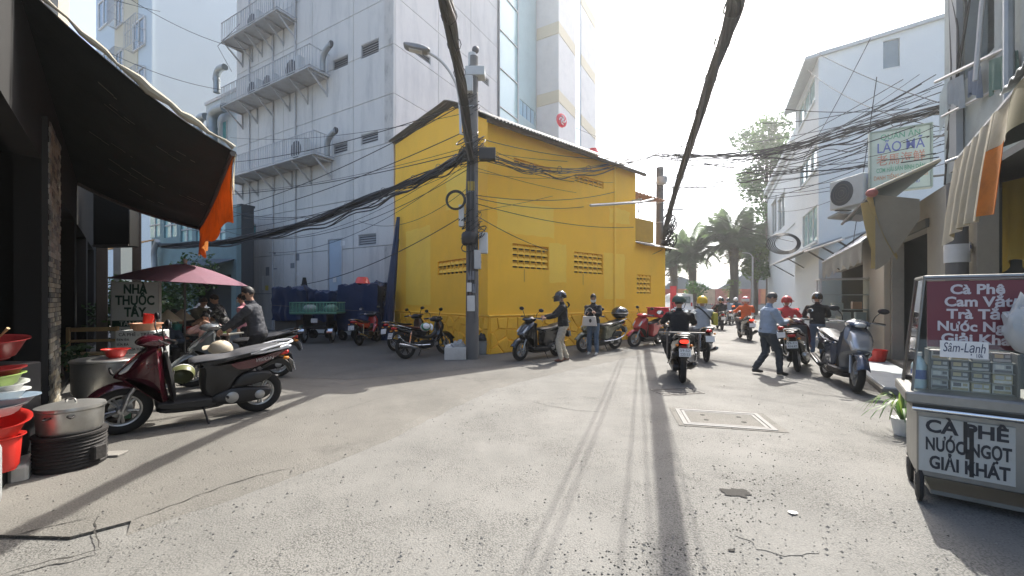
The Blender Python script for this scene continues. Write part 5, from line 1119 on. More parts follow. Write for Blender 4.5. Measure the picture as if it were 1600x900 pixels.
# rolled blue tarpaulins leaning on the corner
ra, rb = P(624, 340, 15.0), P(603, 505, 14.6)
RT = thing('rolled_tarpaulin', 'bundle of long dark blue rolled tarpaulins leaning at the yellow wall edge', 'tarpaulin roll', (rb.x, rb.y, .0))
for i in range(4): MB().tube(spline([V(-.1 + .07 * i, .05 * (i % 2), 0), V(.12 + .05 * i, .1, 2.2), V(ra.x - rb.x - .04 + .02 * i, .3, ra.z - .4 * (i % 3))], 5), [.085] * 6 + [.075, .06, .05, .04, .03], 8).build('roll', TARP, RT)
q = P(444, 445, 15.4); hk = tag(MB().shell(lambda u, v: V(.2 * math.cos(u * 6.28) * (.3 + .7 * v), .08 * math.sin(u * 6.28), -.75 * v + .03 * math.sin(u * 25) * v), 20, 6, (0, .003, 0)).build('hanging_jacket', mat('black_cloth', (.02, .02, .022), .9), None, (q.x, 16.9, q.z + .35)), 'black jacket hanging against the grey wall above the covered cart', 'jacket')
# polystyrene box and rubbish by the pole foot
q = G(712, 562, .02); SB = thing('polystyrene_box', 'dirty white polystyrene box full of bags by the pole foot', 'box', (q.x - .02, q.y + .12, .02), R(6))
PSM = mat('polystyrene', (.60, .59, .55), .85, 0, .06, 8, .2, 60, stain=(.35, .32, .26))
mb = MB(); mb.box(-.26, .26, -.18, -.14, 0, .30, ch=.008); mb.box(-.26, .26, .14, .18, 0, .30, ch=.008); mb.box(-.26, -.22, -.139, .139, 0, .3, ch=.008); mb.box(.22, .26, -.139, .139, 0, .3, ch=.008); mb.box(-.219, .219, -.139, .139, 0, .04); mb.build('box', PSM, SB)
PBG = mat('grey_plastic_bag', (.35, .36, .35), .35, 0, .2, 6)
def bag(label, loc, r, m, sd, name='rubbish_bag', cat='rubbish bag'):
    def fn(u, v):
        d = V(math.sin(v * 3.1) * math.cos(u * 6.283), math.sin(v * 3.1) * math.sin(u * 6.283), -math.cos(v * 3.1)); k = 1 + .28 * mnoise.noise(d * 2.2 + V(sd, 0, 0)) + .1 * mnoise.noise(d * 6 + V(0, sd, 0)); return V(d.x * r[0] * k, d.y * r[1] * k, (d.z + 1) * r[2] * k)
    return tag(MB().grid(fn, 22, 14).build(name, m, None, loc), label, cat)
bag('crumpled grey plastic bag heaped in the right of the polystyrene box', SB.location + V(.07, 0, .19), (.17, .14, .13), PBG, 1); bag('white plastic bag in the left of the polystyrene box', SB.location + V(-.15, 0, .2), (.1, .12, .08), WHB, 4)
q = G(752, 553, .02); bowl('grey plastic bucket of rubbish right behind the pole', 'bucket', (q.x + .02, q.y, .02), .17, .36, mat('grey_bucket', (.30, .31, .30), .5), name='bucket', flat=.8)
bag('black rubbish bag stuffed in the grey bucket behind the pole', V(q.x + .02, q.y, .27), (.15, .15, .14), BLKP, 9)
# ------------------------------------------------------------------ parked motorbikes and people, left half
def zset(T, z): T.location.z = z; return T
l, h = between((183, 681), (408, 644)); MAROON = zset(bike('glossy maroon scooter with grey seat parked at the front left', l, h, 'scooter', BLKP, MAR, None, SEATG, ALU, lean=6, steer=6, sc=1.02, name='scooter'), .02)
text('VISION', .06, SILV, MAROON, (-.66, .158, .715), (90, -6, 180), width=.2, shear=.3)
mb = MB(); mb.slab(smooth_loop([(-.56, .80), (-.92, .868), (-.985, .85), (-.93, .82), (-.6, .765)]), .128, .012); mb.build('white_tail_trim', WHP, MAROON)
h1 = helmet('olive green helmet with white band hanging on the maroon scooter', (0, 0, 0), 0, mat('olive_shell', (.13, .14, .06), .35, 0, .1, 5), band=WHB); h1.location = P(284, 585, 5.1); h1.rotation_euler = (R(60), R(20), R(200))
l, h = between((292, 606), (440, 590)); GB = zset(bike('grey motorbike with silver cowl beside the man in the dark jacket', l, h, 'scooter', BLKP, GREYP, None, SEATM, ALU, lean=5, steer=15), .02)
h2 = helmet('beige helmet hanging on the grey motorbike handlebar', (0, 0, 0), 0, mat('beige_shell', (.50, .43, .32), .45, 0, .06, 4)); h2.location = P(345, 547, 6.0); h2.rotation_euler = (R(-12), R(-14), R(200)); h2.scale = (1.12,) * 3
l, h = between((262, 575), (330, 556)); zset(bike('dark motorbike in shade left of the street stall', l, h, 'underbone', GLB, MAR, None, SEATM, ALU, lean=5), .02)
l, h = between((597, 533), (553, 543)); zset(bike('red and white moped parked before the tall covered cart', l, h, 'underbone', WHP, MARR, None, SEATM, ALUB, lean=6, plate=('59-H1', '302.18'), spokes='wire'), .02)
l, h = between((697, 554), (634, 562)); BM = zset(bike('black step-through motorbike with dark maroon seat left of the pole', l, h, 'underbone', GLB, GLB, None, mat('maroon_vinyl', (.07, .015, .018), .4), ALUB, lean=6, rack=True, plate=('59-K2', '118.64')), .02)
h3 = helmet('white helmet with green stripe hanging on the black motorbike', (0, 0, 0), 0, WHP, band=mat('green_stripe', (.02, .22, .1), .4)); h3.location = P(665, 511, 10.3); h3.rotation_euler = (R(70), 0, R(30)); h3.scale = (.95,) * 3
l, h = between((668, 542), (612, 551)); zset(bike('older brown motorbike half hidden behind the black one at the yellow wall', l, h, 'underbone', BLKP, mat('brown_gloss', (.08, .045, .03), .3, 0, .1, 5, coat=.5), None, SEATM, ALU, lean=6, spokes='wire'), .02)
l, h = between((809, 565), (872, 557)); BS = zset(bike('black scooter held by the man in beige trousers', l, h, 'scooter', GLB, GLB, None, SEATM, ALU, lean=4, steer=8), .02)
l, h = between((906, 552), (965, 546)); OS = zset(bike('olive scooter with chrome side rails behind the woman', l, h, 'scooter', OLIVE, OLIVE, None, SEATM, ALU, lean=4, rack=True), .02)
d = V(math.cos(h), math.sin(h), 0); TB = thing('top_box', 'black helmet-shaped top box on the olive scooter rack', 'top box', l - d * .86 + V(0, 0, .93), h)
MB().ell((0, 0, .16), (.27, .23, .19), 20, k=12).build('shell', GLB, TB); MB().tube([V(.275 * math.cos(a), .235 * math.sin(a), .15) for a in [i * .3927 for i in range(16)]], .008, 5, closed=True).build('seam', ALU, TB)
l, h = between((994, 543), (1027, 539)); RB = zset(bike('red delivery motorbike at the far end of the yellow wall', l, h, 'scooter', MARR, MARR, None, SEATM, ALU, lean=4, steer=-12), 0)
d = V(math.cos(h), math.sin(h), 0); DB = thing('delivery_box', 'bright red delivery box on the red motorbike', 'delivery box', l - d * .62 + V(0, 0, .90), h)
mb = MB(); mb.box(-.27, .27, -.25, .25, 0, .29, ch=.03); mb.build('box', mat('red_box', (.50, .02, .035), .55, 0, .08, 4), DB); mb = MB(); mb.box(-.285, .285, -.265, .265, .291, .33, ch=.012); mb.build('lid', MATS['red_box'], DB)
# man in dark jacket
FD = fabric('charcoal_jacket', (.05, .053, .062)); FB = fabric('black_jacket', (.010, .0105, .013)); FTAN = fabric('beige_trousers', (.40, .36, .29)); FDEN = fabric('blue_denim', (.07, .11, .17)); FBLKT = fabric('black_trousers', (.013, .0135, .016)); FGRY = fabric('grey_shirt', (.34, .36, .38)); FLB = fabric('light_blue_shirt', (.27, .33, .42)); FRED = fabric('red_jacket', (.50, .045, .05)); FORG = fabric('orange_jacket', (.62, .12, .035)); FPNK = fabric('pink_shirt', (.45, .19, .22)); FOLV = fabric('olive_shirt', (.16, .16, .12)); FWHT = fabric('white_shirt', (.52, .52, .5)); FNAV = fabric('navy_trousers', (.035, .05, .075)); FGT = fabric('grey_trousers', (.13, .13, .14)); FPUR = fabric('grey_violet_shirt', (.25, .25, .3))
def at(px, Y, z=.02): return V((px - CX) / F * Y, Y, z)
person('man in a charcoal jacket and black face mask leaning over the grey motorbike', at(403, 7.15), R(195), 1.74, pelvis=(0, 0, .91), lean=(.20, 0), hands=((.50, .20, .93), (.46, -.16, .95)), look=(.88, .1, -.35), top=FD, trousers=FBLKT, mask=BLKP, seed=1)
pm = at(880, 9.75); T = person('man in black hooded jacket, beige trousers and open-face helmet holding the black scooter', pm, R(178), 1.66, lean=(.06, 0), feet=((.06, .12, 0), (-.10, -.10, .0)), hands=((.42, .24, 1.03), (.44, -.16, 1.05)), elbow=((-.5, .5, -.6), (-.5, -.5, -.6)), look=(.95, .1, -.25), top=FB, trousers=FTAN, mask=MASKW, shoes=SHOEB, seed=2)
wear_helmet(T, GLB, mat('smoke_visor', (.05, .05, .06), .1, spec=.8))
MB().shell(lambda u, v: V(-.10 - .05 * math.sin(v * 3.1), .12 * math.sin((u - .5) * 3.1) * (1 - .2 * v), 1.41 - .14 * v), 10, 6, (.02, 0, 0)).build('hood', FB, T)
pw = at(927, 10.85); T = person('woman in black padded jacket, flared jeans and white mask looking at her wrist', pw, R(-118), 1.60, feet=((.02, .10, 0), (.0, -.11, 0)), hands=((.24, .02, 1.10), (.28, .06, 1.13)), elbow=((-.2, .9, -.4), (-.2, -.9, -.4)), look=(.8, .25, -.55), top=FB, trousers=FDEN, mask=MASKW, sex='f', shoes=SHOEW, hair=HAIRM, bun=True, fat=1.06, seed=3)
HBG = thing('handbag', 'pale beige handbag hanging from the woman\'s forearm', 'handbag', at(921, 10.6, .80), R(-108))
mb = MB(); mb.slab([(-.19, 0), (.19, 0), (.16, .25), (-.16, .25)], .06, .015, sm=False); mb.xf(Matrix.Rotation(R(90), 4, 'Z')); mb.build('bag_body', mat('bag_leather', (.56, .50, .44), .55, 0, .06, 8), HBG)
MB().tube([V(.0 , .12 * math.cos(a), .25 + .22 * math.sin(a)) for a in [i * math.pi / 10 for i in range(11)]], .009, 6).build('strap', MATS['bag_leather'], HBG); MB().ell((.066, .03, .14), (.02, .035, .05), 10).build('charm', BLKP, HBG)
# people around the alley stall
seat_ = lambda **k: dict(dict(pelvis=(0, 0, .42), lean=(.12, 0), feet=((.38, .14, 0), (.38, -.14, 0)), hands=((.38, .16, .62), (.40, -.12, .62)), knee=((.4, .3, 1), (.4, -.3, 1)), vox=.017, cat='person'), **k)
bend = lambda **k: dict(dict(pelvis=(0, 0, .90), lean=(.75, 0), feet=((.05, .12, 0), (-.05, -.12, 0)), hands=((.55, .15, .85), (.55, -.12, .85)), look=(.8, 0, -.6), vox=.017), **k)
T = person('seated stallholder in white cap and grey top behind the alley stall', at(318, 10.4), R(-80), 1.6, top=FPUR, trousers=FNAV, hair=HAIRM, **seat_(pelvis=(0, 0, .62))); hx, hl, hp = PH[T.name]
MB().lathe([(0, .115), (.06, .11), (.105, .06), (.11, .02), (.17, .0), (.175, -.008), (.11, .01)], (hx.x, hx.y, hx.z + .03), 24).build('cap', WHB, T)
person('grey-haired woman in olive blouse bending over the alley stall', at(302, 9.7), R(-20), 1.58, top=FOLV, trousers=FNAV, hair=HAIRG, sex='f', **bend())
FLW = fabric('black_floral', (.03, .03, .035), stain=(.65, .63, .6), stain_amt=1., stain_scale=11)
person('woman in a black and white floral blouse at the alley stall', at(352, 9.5), R(200), 1.60, top=FLW, trousers=FLW, sleeve=SKIN, sex='f', lean=(.35, 0), hands=((.5, .2, .95), (.45, -.15, .9)), look=(.9, 0, -.4), vox=.017)
person('woman in pink top standing just left of the man in the charcoal jacket', at(384, 9.6), R(190), 1.56, top=FPNK, trousers=FBLKT, sex='f', lean=(.15, 0), mask=MASKW, vox=.017)
person('crouched woman with dark bun in pale pink blouse holding a phone', at(325, 8.4), R(-75), 1.55, top=fabric('pale_pink_blouse', (.50, .30, .27)), trousers=FBLKT, sex='f', bun=True, **seat_(pelvis=(0, 0, .50), hands=((.25, .10, 1.0), (.25, -.06, .95)), look=(.9, 0, -.4)))
HATM = mat('palm_leaf', (.45, .38, .26), .8, 0, .1, 20)
for px, Y, lb in ((264, 8.6, 'woman under a conical palm-leaf hat crouching left of the umbrella pole'), (285, 9.2, 'figure under a conical palm-leaf hat just right of the umbrella pole')):
    T = person(lb, at(px, Y), R(-60), 1.55, top=FNAV, trousers=FBLKT, sex='f', **seat_(pelvis=(0, 0, .40))); hx, hl, hp = PH[T.name]
    MB().lathe([(.235, -.05), (.24, -.04), (.12, .09), (.01, .20), (0, .205)], (hx.x, hx.y, hx.z + .06), 28).build('conical_hat', HATM, T)
# stall table with goods
ST2 = thing('stall_table', 'low folding stall table under the pink umbrella', 'table', at(318, 9.1), R(5)); MB().box(-.7, .7, -.3, .3, .68, .72, ch=.005).build('top', STEEL, ST2)
for x in (-.65, .65):
    for y in (-.25, .25): MB().box(x - .015, x + .015, y - .015, y + .015, 0, .679).build('leg', MATS['dark_steel'], ST2)
for i, (x, m, lb, r, hh) in enumerate(((-.55, mat('teal_jar', (.05, .3, .25), .4), 'teal plastic jar on the stall table', .09, .2), (-.3, RBW, 'red plastic tub on the stall table', .12, .14), (.1, WHB, 'white bowl on the stall table', .13, .1), (.45, LIME, 'lime green tub on the stall table', .12, .16))): bowl(lb, 'tub', ST2.location + V(x, -.05 + .06 * (i % 2), .72), r, hh, m, name='tub', flat=.8)
# ------------------------------------------------------------------ riders in the road and motorbikes on the right
def headed(px, py, deg, wb=.64): 
    p = G(px, py); d = V(math.cos(R(deg)), math.sin(R(deg)), 0); return p + d * wb, R(deg)
l, h = headed(1066, 598, 74); B1K = bike('black scooter with lit tail lamp ridden away by the man in a dark green helmet', l, h, 'scooter', GLB, GLB, None, SEATM, ALUB, plate=('59-S2', '220.53'), lit=True, lean=0, rack=True)
mb = MB(); mb.tube([(-.75, .40, .90), (-.80, .0, .905), (-.75, -.36, .90)], .016, 6); mb.tube([(-.75, -.26, .90), (-.72, -.26, .45)], .014, 6); mb.tube([(-.75, .26, .90), (-.72, .26, .45)], .014, 6); mb.build('carrier_frame', MATS['dark_steel'], B1K)
T = rider('rider in black t-shirt and dark green half helmet seen from behind', B1K, 1.66, top=FB, trousers=FBLKT, sleeve=SKIN, seed=5); wear_helmet(T, mat('green_shell', (.045, .075, .06), .4, 0, .08, 5), half=True)
l, h = headed(1104, 566, 76); B2K = bike('dark motorbike ridden by the man in a yellow helmet', l, h, 'underbone', GLB, GLB, None, SEATM, ALUB, lean=0)
T = rider('rider in grey long-sleeved shirt, shoulder bag and yellow helmet', B2K, 1.64, top=FGRY, trousers=FGT, seed=6); wear_helmet(T, mat('yellow_shell', (.62, .42, .03), .35, 0, .05, 5))
MB().tube(spline([V(-.16, .17, 1.33), V(-.30, .02, 1.22), V(-.36, -.16, 1.0), V(-.3, -.21, .9)], 5), .018, 6).build('bag_strap', BLKP, T); o = MB().slab([(-.14, 0), (.14, 0), (.13, .3), (-.13, .3)], .05, .02); o.build('shoulder_bag', mat('yellow_cloth', (.45, .40, .06), .8), T, (-.2, -.27, .86))
l, h = headed(1171, 533, 74); B3K = bike('dark scooter with lit tail lamp ridden by the orange jacketed rider', l, h, 'scooter', GLB, GLB, None, SEATM, ALUB, lit=True, lean=0)
T = rider('delivery rider in bright orange jacket and white striped helmet', B3K, 1.68, top=FORG, trousers=FGT, seed=7, vox=.02); wear_helmet(T, WHP, band=RBW)
l, h = headed(1128, 516, 72); B4K = bike('dark scooter of the distant rider in maroon and black', l, h, 'scooter', GLB, GLB, None, SEATM, ALUB, lean=0)
T = rider('distant rider in maroon and black jacket with grey helmet', B4K, 1.7, top=fabric('maroon_jacket', (.12, .04, .05)), trousers=FBLKT, seed=8, vox=.022); wear_helmet(T, SILV)
T = rider('pillion passenger in black behind the distant maroon rider', B4K, 1.64, back=.3, hands=((.0, .25, .95), (.0, -.25, .95)), top=FB, trousers=FBLKT, seed=9, vox=.022); wear_helmet(T, GLB)
l, h = headed(1153, 507, 74); B5K = bike('white scooter with lit tail lamp farthest down the road', l, h, 'scooter', WHP, MARR, None, SEATM, ALU, lit=True, lean=0)
T = rider('farthest rider in navy top with white helmet on the white scooter', B5K, 1.68, top=FNAV, trousers=FBLKT, seed=10, vox=.022); wear_helmet(T, WHP)
l, h = headed(1140, 508, 70); B6K = bike('dark motorbike beyond the maroon rider', l, h, 'underbone', GLB, BLUEP, None, SEATM, ALUB, lean=0)
T = rider('distant rider in blue grey shirt and dark helmet', B6K, 1.6, top=FLB, trousers=FGT, seed=11, vox=.022); wear_helmet(T, GLB)
# right side
l, h = headed(1247, 581, 50); P1 = bike('dark maroon motorbike with plate parked tail-on beside the walking man', l, h, 'scooter', GLB, MAR, None, SEATM, ALU, plate=('59-T1', '414.47'), lean=6, muffler=ALU, rack=True, steer=-12)
l, h = headed(1226, 557, 52); P2 = bike('dark red motorbike under the rider in the red jacket', l, h, 'underbone', GLB, MARR, None, SEATM, ALU, lean=5)
T = rider('rider in red delivery jacket and red helmet waiting by the shops', P2, 1.66, top=FRED, trousers=FGT, look=(.8, -.4, -.1), feet=((.02, .32, .02), (.05, -.34, .02)), knee=((.5, .8, .3), (.5, -.8, .3)), seed=12, vox=.018); wear_helmet(T, mat('red_shell', (.45, .05, .045), .35, 0, .05, 5))
for q in ((.0, 1.27, 'G', .16), (.0, 1.08, 'FOOD', .07)): pass
p, q = G(1338, 613), G(1290, 590); d = (p - q).normalized(); P3 = bike('silver and navy big-wheel scooter parked facing the camera by the kerb', p - d * .63, math.atan2(d.y, d.x), 'big', BLUEP, mat('slate_gloss', (.09, .10, .12), .22, .2, .1, 5, coat=.8), None, SEATG, ALU, lean=5, steer=-8, sc=1.04, spokes=5)
mb = MB(); mb.slab(smooth_loop([(.46, .95), (.60, .86), (.68, .74), (.70, .66), (.62, .62), (.56, .74), (.46, .82)]), .19, .02, wf=lambda x, z: (.55 + .45 * max(0, min(1, (.95 - z) / .2))) * (1 - .5 * max(0, min(1, (x - .52) / .18)))); mb.build('silver_apron', SILV, P3)
# walking man
FNT = fabric('dark_trousers', (.035, .042, .052)); pmn = at(1199, 8.15, 0)
T = person('man in light blue shirt and dark trousers walking while reading his phone', pmn, R(-8), 1.66, lean=(.07, .0), pelvis=(0, 0, .875), feet=((-.21, .06, .02), (.19, -.08, .0)), hands=((.34, .06, 1.08), (.33, -.10, 1.07)), look=(.84, -.1, -.55), top=FLB, trousers=FNT, hair=HAIRG, fat=1.08, seed=13, vox=.012)
MB().box(-.006, .006, -.04, .04, -.07, .07, ch=.004).xf(Matrix.Translation(V(.44, -.02, 1.10)) @ Matrix.Rotation(R(-40), 4, 'Y')).build('phone', GLB, T)
MB().lathe([(.125, 0), (.13, .01), (.13, .03), (.125, .04)], (.005, 0, .875), 24, sy=1.32, sx=1.08).build('belt', SHOEM, T)
# person at the food stall
T = person('customer in dark hooded jacket and jeans turned to the food stall', at(1277, 10.9, 0), R(60), 1.66, top=FB, trousers=FDEN, hands=((.25, .2, 1.0), (.3, -.15, 1.05)), seed=14, vox=.017, mask=MASKW); wear_helmet(T, GLB)
# ------------------------------------------------------------------ shop row on the right
RX, RA = (5.3, 4.0), 58
def RFp(px, py, off=0.): return fac(px, py, RX, RA, -off)      # off > 0: towards the street (local +y)
def rl(x, y, z=0): return V(RX[0] + x * math.cos(R(RA)) - y * math.sin(R(RA)), RX[1] + x * math.sin(R(RA)) + y * math.cos(R(RA)), z)
BEI = mat('beige_shop_render', (.36, .33, .27), .85, 0, .1, 2, .1, 30, stain=(.22, .21, .18), stain_amt=.5); TAN = mat('tan_tile', (.42, .36, .27), .6, 0, .08, 5); OLW = mat('olive_grey_wall', (.12, .118, .10), .85, 0, .12, 2)
RSH = thing('shop_row', 'low beige shop row with open doorway and pillar on the right', 'shop', (RX[0], RX[1], 0), R(RA))
a0, a1 = RFp(1449, 400)[0], RFp(1394, 400)[0]; b0, b1 = RFp(1352, 450)[0], RFp(1288, 450)[0]; zt = RFp(1430, 372)[1]
mb = MB(); mb.wall((0, 0, 0), (1, 0, 0), (0, 1, 0), 1.75, 15.4, 0, 3.3, .2, [(a0, a1, .13, 2.75), (b0, b1, .8, 2.6)]); mb.build('front_wall', BEI, RSH)
mb = MB(); mb.wall((0, -.55, 0), (1, 0, 0), (0, 1, 0), -4, 1.745, 0, 3.6, .2, [(-1.2, .3, .1, 2.5)]); mb.build('recessed_wall', OLW, RSH)
mb = MB(); mb.box(-4, 15.4, -4, -.21, 3.301, 3.4); mb.build('roof', TIN, RSH); mb = MB(); mb.box(-4, 15.4, -4.2, -4, 0, 3.3); mb.box(15.2, 15.4, -4, -.21, 0, 3.3); mb.build('rear_wall', OLW, RSH)
mb = MB(); mb.box(1.3, 15.1, -3.9, -3.88, 0, 3.2); mb.box(a0 - .6, a0 - .5, -3.8, -.21, 0, 3.2); mb.box(a1 + .6, a1 + .7, -3.8, -.21, 0, 3.2); mb.build('inner_wall', mat('dim_inside', (.16, .165, .16), .9), RSH)
mb = MB(); mb.box(a0, a1 , -1.0, -.9, .13, .95); mb.build('counter', OLW, RSH)
s0, s1 = RFp(1392, 500)[0], RFp(1357, 500)[0]; mb = MB(); mb.box(min(s0, s1), max(s0, s1), .002, .12, .12, 3.29, ch=.01); mb.build('pillar', TAN, RSH)
mb = MB(); mb.box(1.76, a0 - .1, .002, .03, 0.0, 1.1); mb.build('skirting', TAN, RSH)
mb = MB(); mb.box(a0 - .1, a1 + .1, .002, .05, 2.751, 2.9); mb.build('lintel', OLW, RSH)
PLT = mat('pale_blue_tile', (.46, .50, .52), .4, 0, .05, 3, stain=(.3, .32, .32), stain_amt=.3)
mb = MB(); mb.box(2.3, 9.5, .125, .86, 0, .10, ch=.015); structure(mb.build('kerb', CONC2, None, (RX[0], RX[1], 0), R(RA)))
for i in range(12): structure(MB().box(2.31 + i * .6, 2.905 + i * .6, .13, .84, .1, .125, ch=.005).build('paving_tile', PLT, None, (RX[0], RX[1], 0), R(RA)))
q = G(1402, 566, .125); BK = thing('red_basket', 'red plastic basket on the pale tiled step by the doorway', 'basket', rl(*(lambda d: (d[0], .35))(RFp(1402, 550)), .125))
MB().lathe([(0, 0), (.15, 0), (.19, .24), (.205, .24), (.205, .255), (.18, .25), (.14, .012), (0, .012)], n=24).build('tub', RBW, BK)
for i in range(14): a = i * .4488; MB().tube([(.155 * math.cos(a), .155 * math.sin(a), .02), (.195 * math.cos(a), .195 * math.sin(a), .23)], .006, 5).build('slat', RBW, BK)
# house number plate on the pole in front of the wall
PM = mat('concrete_pole', (.145, .14, .132), .85, 0, .12, 6, .2, 40, stain=(.12, .12, .115), stain_amt=.5, stain_scale=2)
RP = thing('concrete_pole', 'short grey concrete pole with blue number plate behind the drinks cart', 'pole', rl(1.86, .16, 0)); MB().tube([(0, 0, 0), (0, 0, 3.1)], [.12, .11], 14).build('shaft', PM, RP)
zn = 1.5 + 82 / 640 * 5.5; mb = MB(); mb.box(-.11, .11, -.128, -.122, zn - .06, zn + .06); NPL = mb.build('number_sign', WHI, RP, rz=R(38)); text('108 720', .07, mat('sign_blue', (.03, .07, .30), .5), NPL, (0, -.1285, zn), width=.18, ext=.0008)
MB().tube([(0, 0, 2.0), (0, 0, 2.25)], .128, 14).build('wrapped_poster', PAP, RP)
# tall hazy building above
UB = thing('upper_house', 'tall weathered grey green house front high on the right', 'house', (RX[0], RX[1], 0), R(RA))
CABW = mat('weathered_cable', (.05, .05, .05), .7)
HZG = mat('weathered_hazed_teal', (.32, .36, .36), .85, 0, .15, 1.2, .1, 20, stain=(.14, .16, .16), stain_amt=.6); HZG2 = mat('grey_slab', (.30, .32, .33), .8, 0, .12, 3)  # weathered wall, its teal lightened in the colour to read as haze
mb = MB(); mb.wall((0, -.3, 0), (1, 0, 0), (0, 1, 0), -5, 4.1, 3.45, 13, .25, [(2.2, 3.2, 5.0, 6.6), (-.6, .8, 4.9, 6.6), (1.8, 3.0, 8.0, 9.6), (-.8, .6, 8.0, 9.6)]); mb.box(-5, 4.1, -4, -.551, 12.9, 13); mb.box(3.85, 4.1, -4, -.551, 3.45, 12.9); mb.build('wall', HZG, UB)
mb = MB(); mb.box(-4.9, 3.8, -.9, -.85, 3.5, 12.8); mb.build('dark_room', mat('dim_room', (.07, .08, .08), .9), UB)
for z in (7.7, 10.7): MB().box(-5, 4.0, -.29, -.12, z - .12, z, ch=.015).build('balcony_slab', HZG2, UB)
for z in (7.7,):
    me = MB().tube([(0, 0, 0), (0, 0, .9)], .012, 5).mesh('railing_bar', MATS['pale_pipe'])
    for i in range(36): inst('railing_bar', me, UB, (-4.5 + i * .235, -.15, z))
    MB().tube([(-4.6, -.15, z + .9), (3.95, -.15, z + .9)], .02, 6).build('hand_rail', MATS['pale_pipe'], UB)
MB().box(3.2, 3.5, -.28, -.2, 3.6, 12.9).build('corner_strip', HZG2, UB); MB().tube([(1.5, -.2, 3.5), (1.5, -.2, 12.8)], .05, 8).build('drain_pipe', MATS['grey_duct'], UB)
MB().shell(roof_fn(-3, 1.6, [V(.5, 6.55), V(.1, 6.7), V(-.25, 6.85)], .02, 30), 180, 6, (0, 0, -.01)).build('tin_canopy', TIN, UB)
MB().tube([(-3, .5, 6.5), (1.6, .5, 6.5)], .03, 6).build('canopy_bar', MATS['pale_pipe'], UB)
def cloth_hang(label, p0, p1, drop, m, name='hanging_sheet', cat='sheet'):
    a, b = Vector(p0), Vector(p1); d = (b - a).normalized(); nn = V(-d.y, d.x, 0)
    return tag(MB().shell(lambda u, v: a.lerp(b, u) + V(0, 0, -drop * v * (1 - .15 * math.sin(u * 5))) + nn * (.03 * math.sin(u * 20) * v), 24, 6, nn * .004).build(name, m, None), label, cat)
cloth_hang('pale sheet hanging high between the white house and grey house', P(1512, 40, 6.9), P(1468, 150, 7.2), .6, clothmat('pale_sheet', (.5, .54, .55), .4))
def ac_unit(label, loc, rz, w=.8, h=.6, d=.32, blue=False, m=None):
    t = thing('air_conditioner', label, 'air conditioner', loc, rz); mm = m or mat('ac_casing', (.52, .53, .51), .5, 0, .06, 4, stain=(.3, .29, .26), stain_amt=.35)
    MB().box(-w / 2, w / 2, -d / 2, d / 2, .03, h, ch=.02).build('casing', mm, t)
    MB().lathe([(0, -.006), (h * .36, -.006), (h * .40, 0), (h * .40, .012)], (-w * .12, -d / 2 - .005, h * .52), 24, 'y').build('fan_recess', mat('fan_dark', (.06, .065, .07), .6), t)
    for i in range(3): MB().tube([V(-w * .12 + h * (.1 + .09 * i) * math.cos(a), -d / 2 - .016, h * .52 + h * (.1 + .09 * i) * math.sin(a)) for a in [k * .3142 for k in range(20)]], .005, 4, closed=True).build('grille_ring', MATS['dark_steel'], t)
    for x in (-w * .35, w * .35): MB().box(x - .03, x + .03, -d * .4, d * .4, 0, .029).build('foot', MATS['dark_steel'], t)
    return t
def on(B, s, off, z): c = B; return c
i_ = 0
def towerpt(y, x, z): return V(TO[0] + x * math.cos(R(TA)) - y * math.sin(R(TA)), TO[1] + x * math.sin(R(TA)) + y * math.cos(R(TA)), z)
for (B, px, lb, sc) in ((B2, 462, 'largest white air conditioner on the middle tower balcony nearest the corner', 1.0), (B2, 424, 'small air conditioner in the middle of the middle tower balcony', .8), (B2, 400, 'pale teal-grey air conditioner far along the middle tower balcony', .85), (B1, 470, 'cream air conditioner on the lower tower balcony nearest the corner', 1.0), (B3, 400, 'air conditioner on the top tower balcony', .9)):
    s, _ = LO(px, 200, -.5); t = ac_unit(lb, towerpt(s, -.5, B[2] + .01), R(TA - 90), .9 * sc, .95 * sc)
ac_unit('air conditioner high up on the grey green house front', rl(.2, .1, 7.0), R(RA - 180), .85, .65)
# clutter on the grey green house front and below it
for (a, Ya), (b, Yb), r_, nm in ((((1462, 128), 7.0), ((1600, 62), 5.2), .03, 'clothes pole'), (((1472, 182), 6.9), ((1600, 118), 5.2), .022, 'thin rod'), (((1535, 0), 5.8), ((1524, 126), 5.9), .03, 'pale pipe')):
    tag(MB().tube([V(0, 0, 0), P(*b, Yb) - P(*a, Ya)], r_, 6).build('clothes_pole' if 'pole' in nm else 'metal_rod', MATS['pale_pipe'], None, P(*a, Ya)), {'clothes pole': 'upper pale clothes pole before the grey green house', 'thin rod': 'thin metal rod below the clothes pole on the grey green house', 'pale pipe': 'upright pale pipe on the grey green house front'}[nm], 'pole' if 'pole' in nm else 'rod')
for (a, b, dr, c, lb) in (((1545, 95, 5.6), (1590, 78, 5.1), .5, (.16, .26, .22), 'green net cloth hanging from the clothes pole'), ((1480, 128, 6.6), (1505, 116, 6.3), .45, (.42, .45, .47), 'pale grey shirt hanging at the left of the clothes pole'), ((1512, 112, 6.2), (1532, 103, 5.9), .4, (.22, .26, .33), 'blue grey shirt hanging at the middle of the clothes pole')):
    cloth_hang(lb, P(*a), P(*b), dr, clothmat('laundry_' + lb.split()[0] + lb.split()[1], c, .3, var=.15), 'laundry', 'laundry')
cloth_hang('mustard yellow cloth hanging at the right picture edge above the cart', P(1566, 285, 4.3), P(1640, 268, 3.8), .95, clothmat('mustard_cloth', (.32, .24, .05), .35, var=.15), 'hanging_cloth', 'cloth')
for k in range(5): MB().tube(spline([V(3.9 - .05 * k, -.25, 3.5 + .3 * k), V(3.4 - .3 * k, -.2, 5 + .5 * k), V(3.5, -.22, 7.2), V(2.5 - .4 * k, -.2, 9 + .2 * k)], 5), .014, 5).build('wall_cable', CABW, UB)
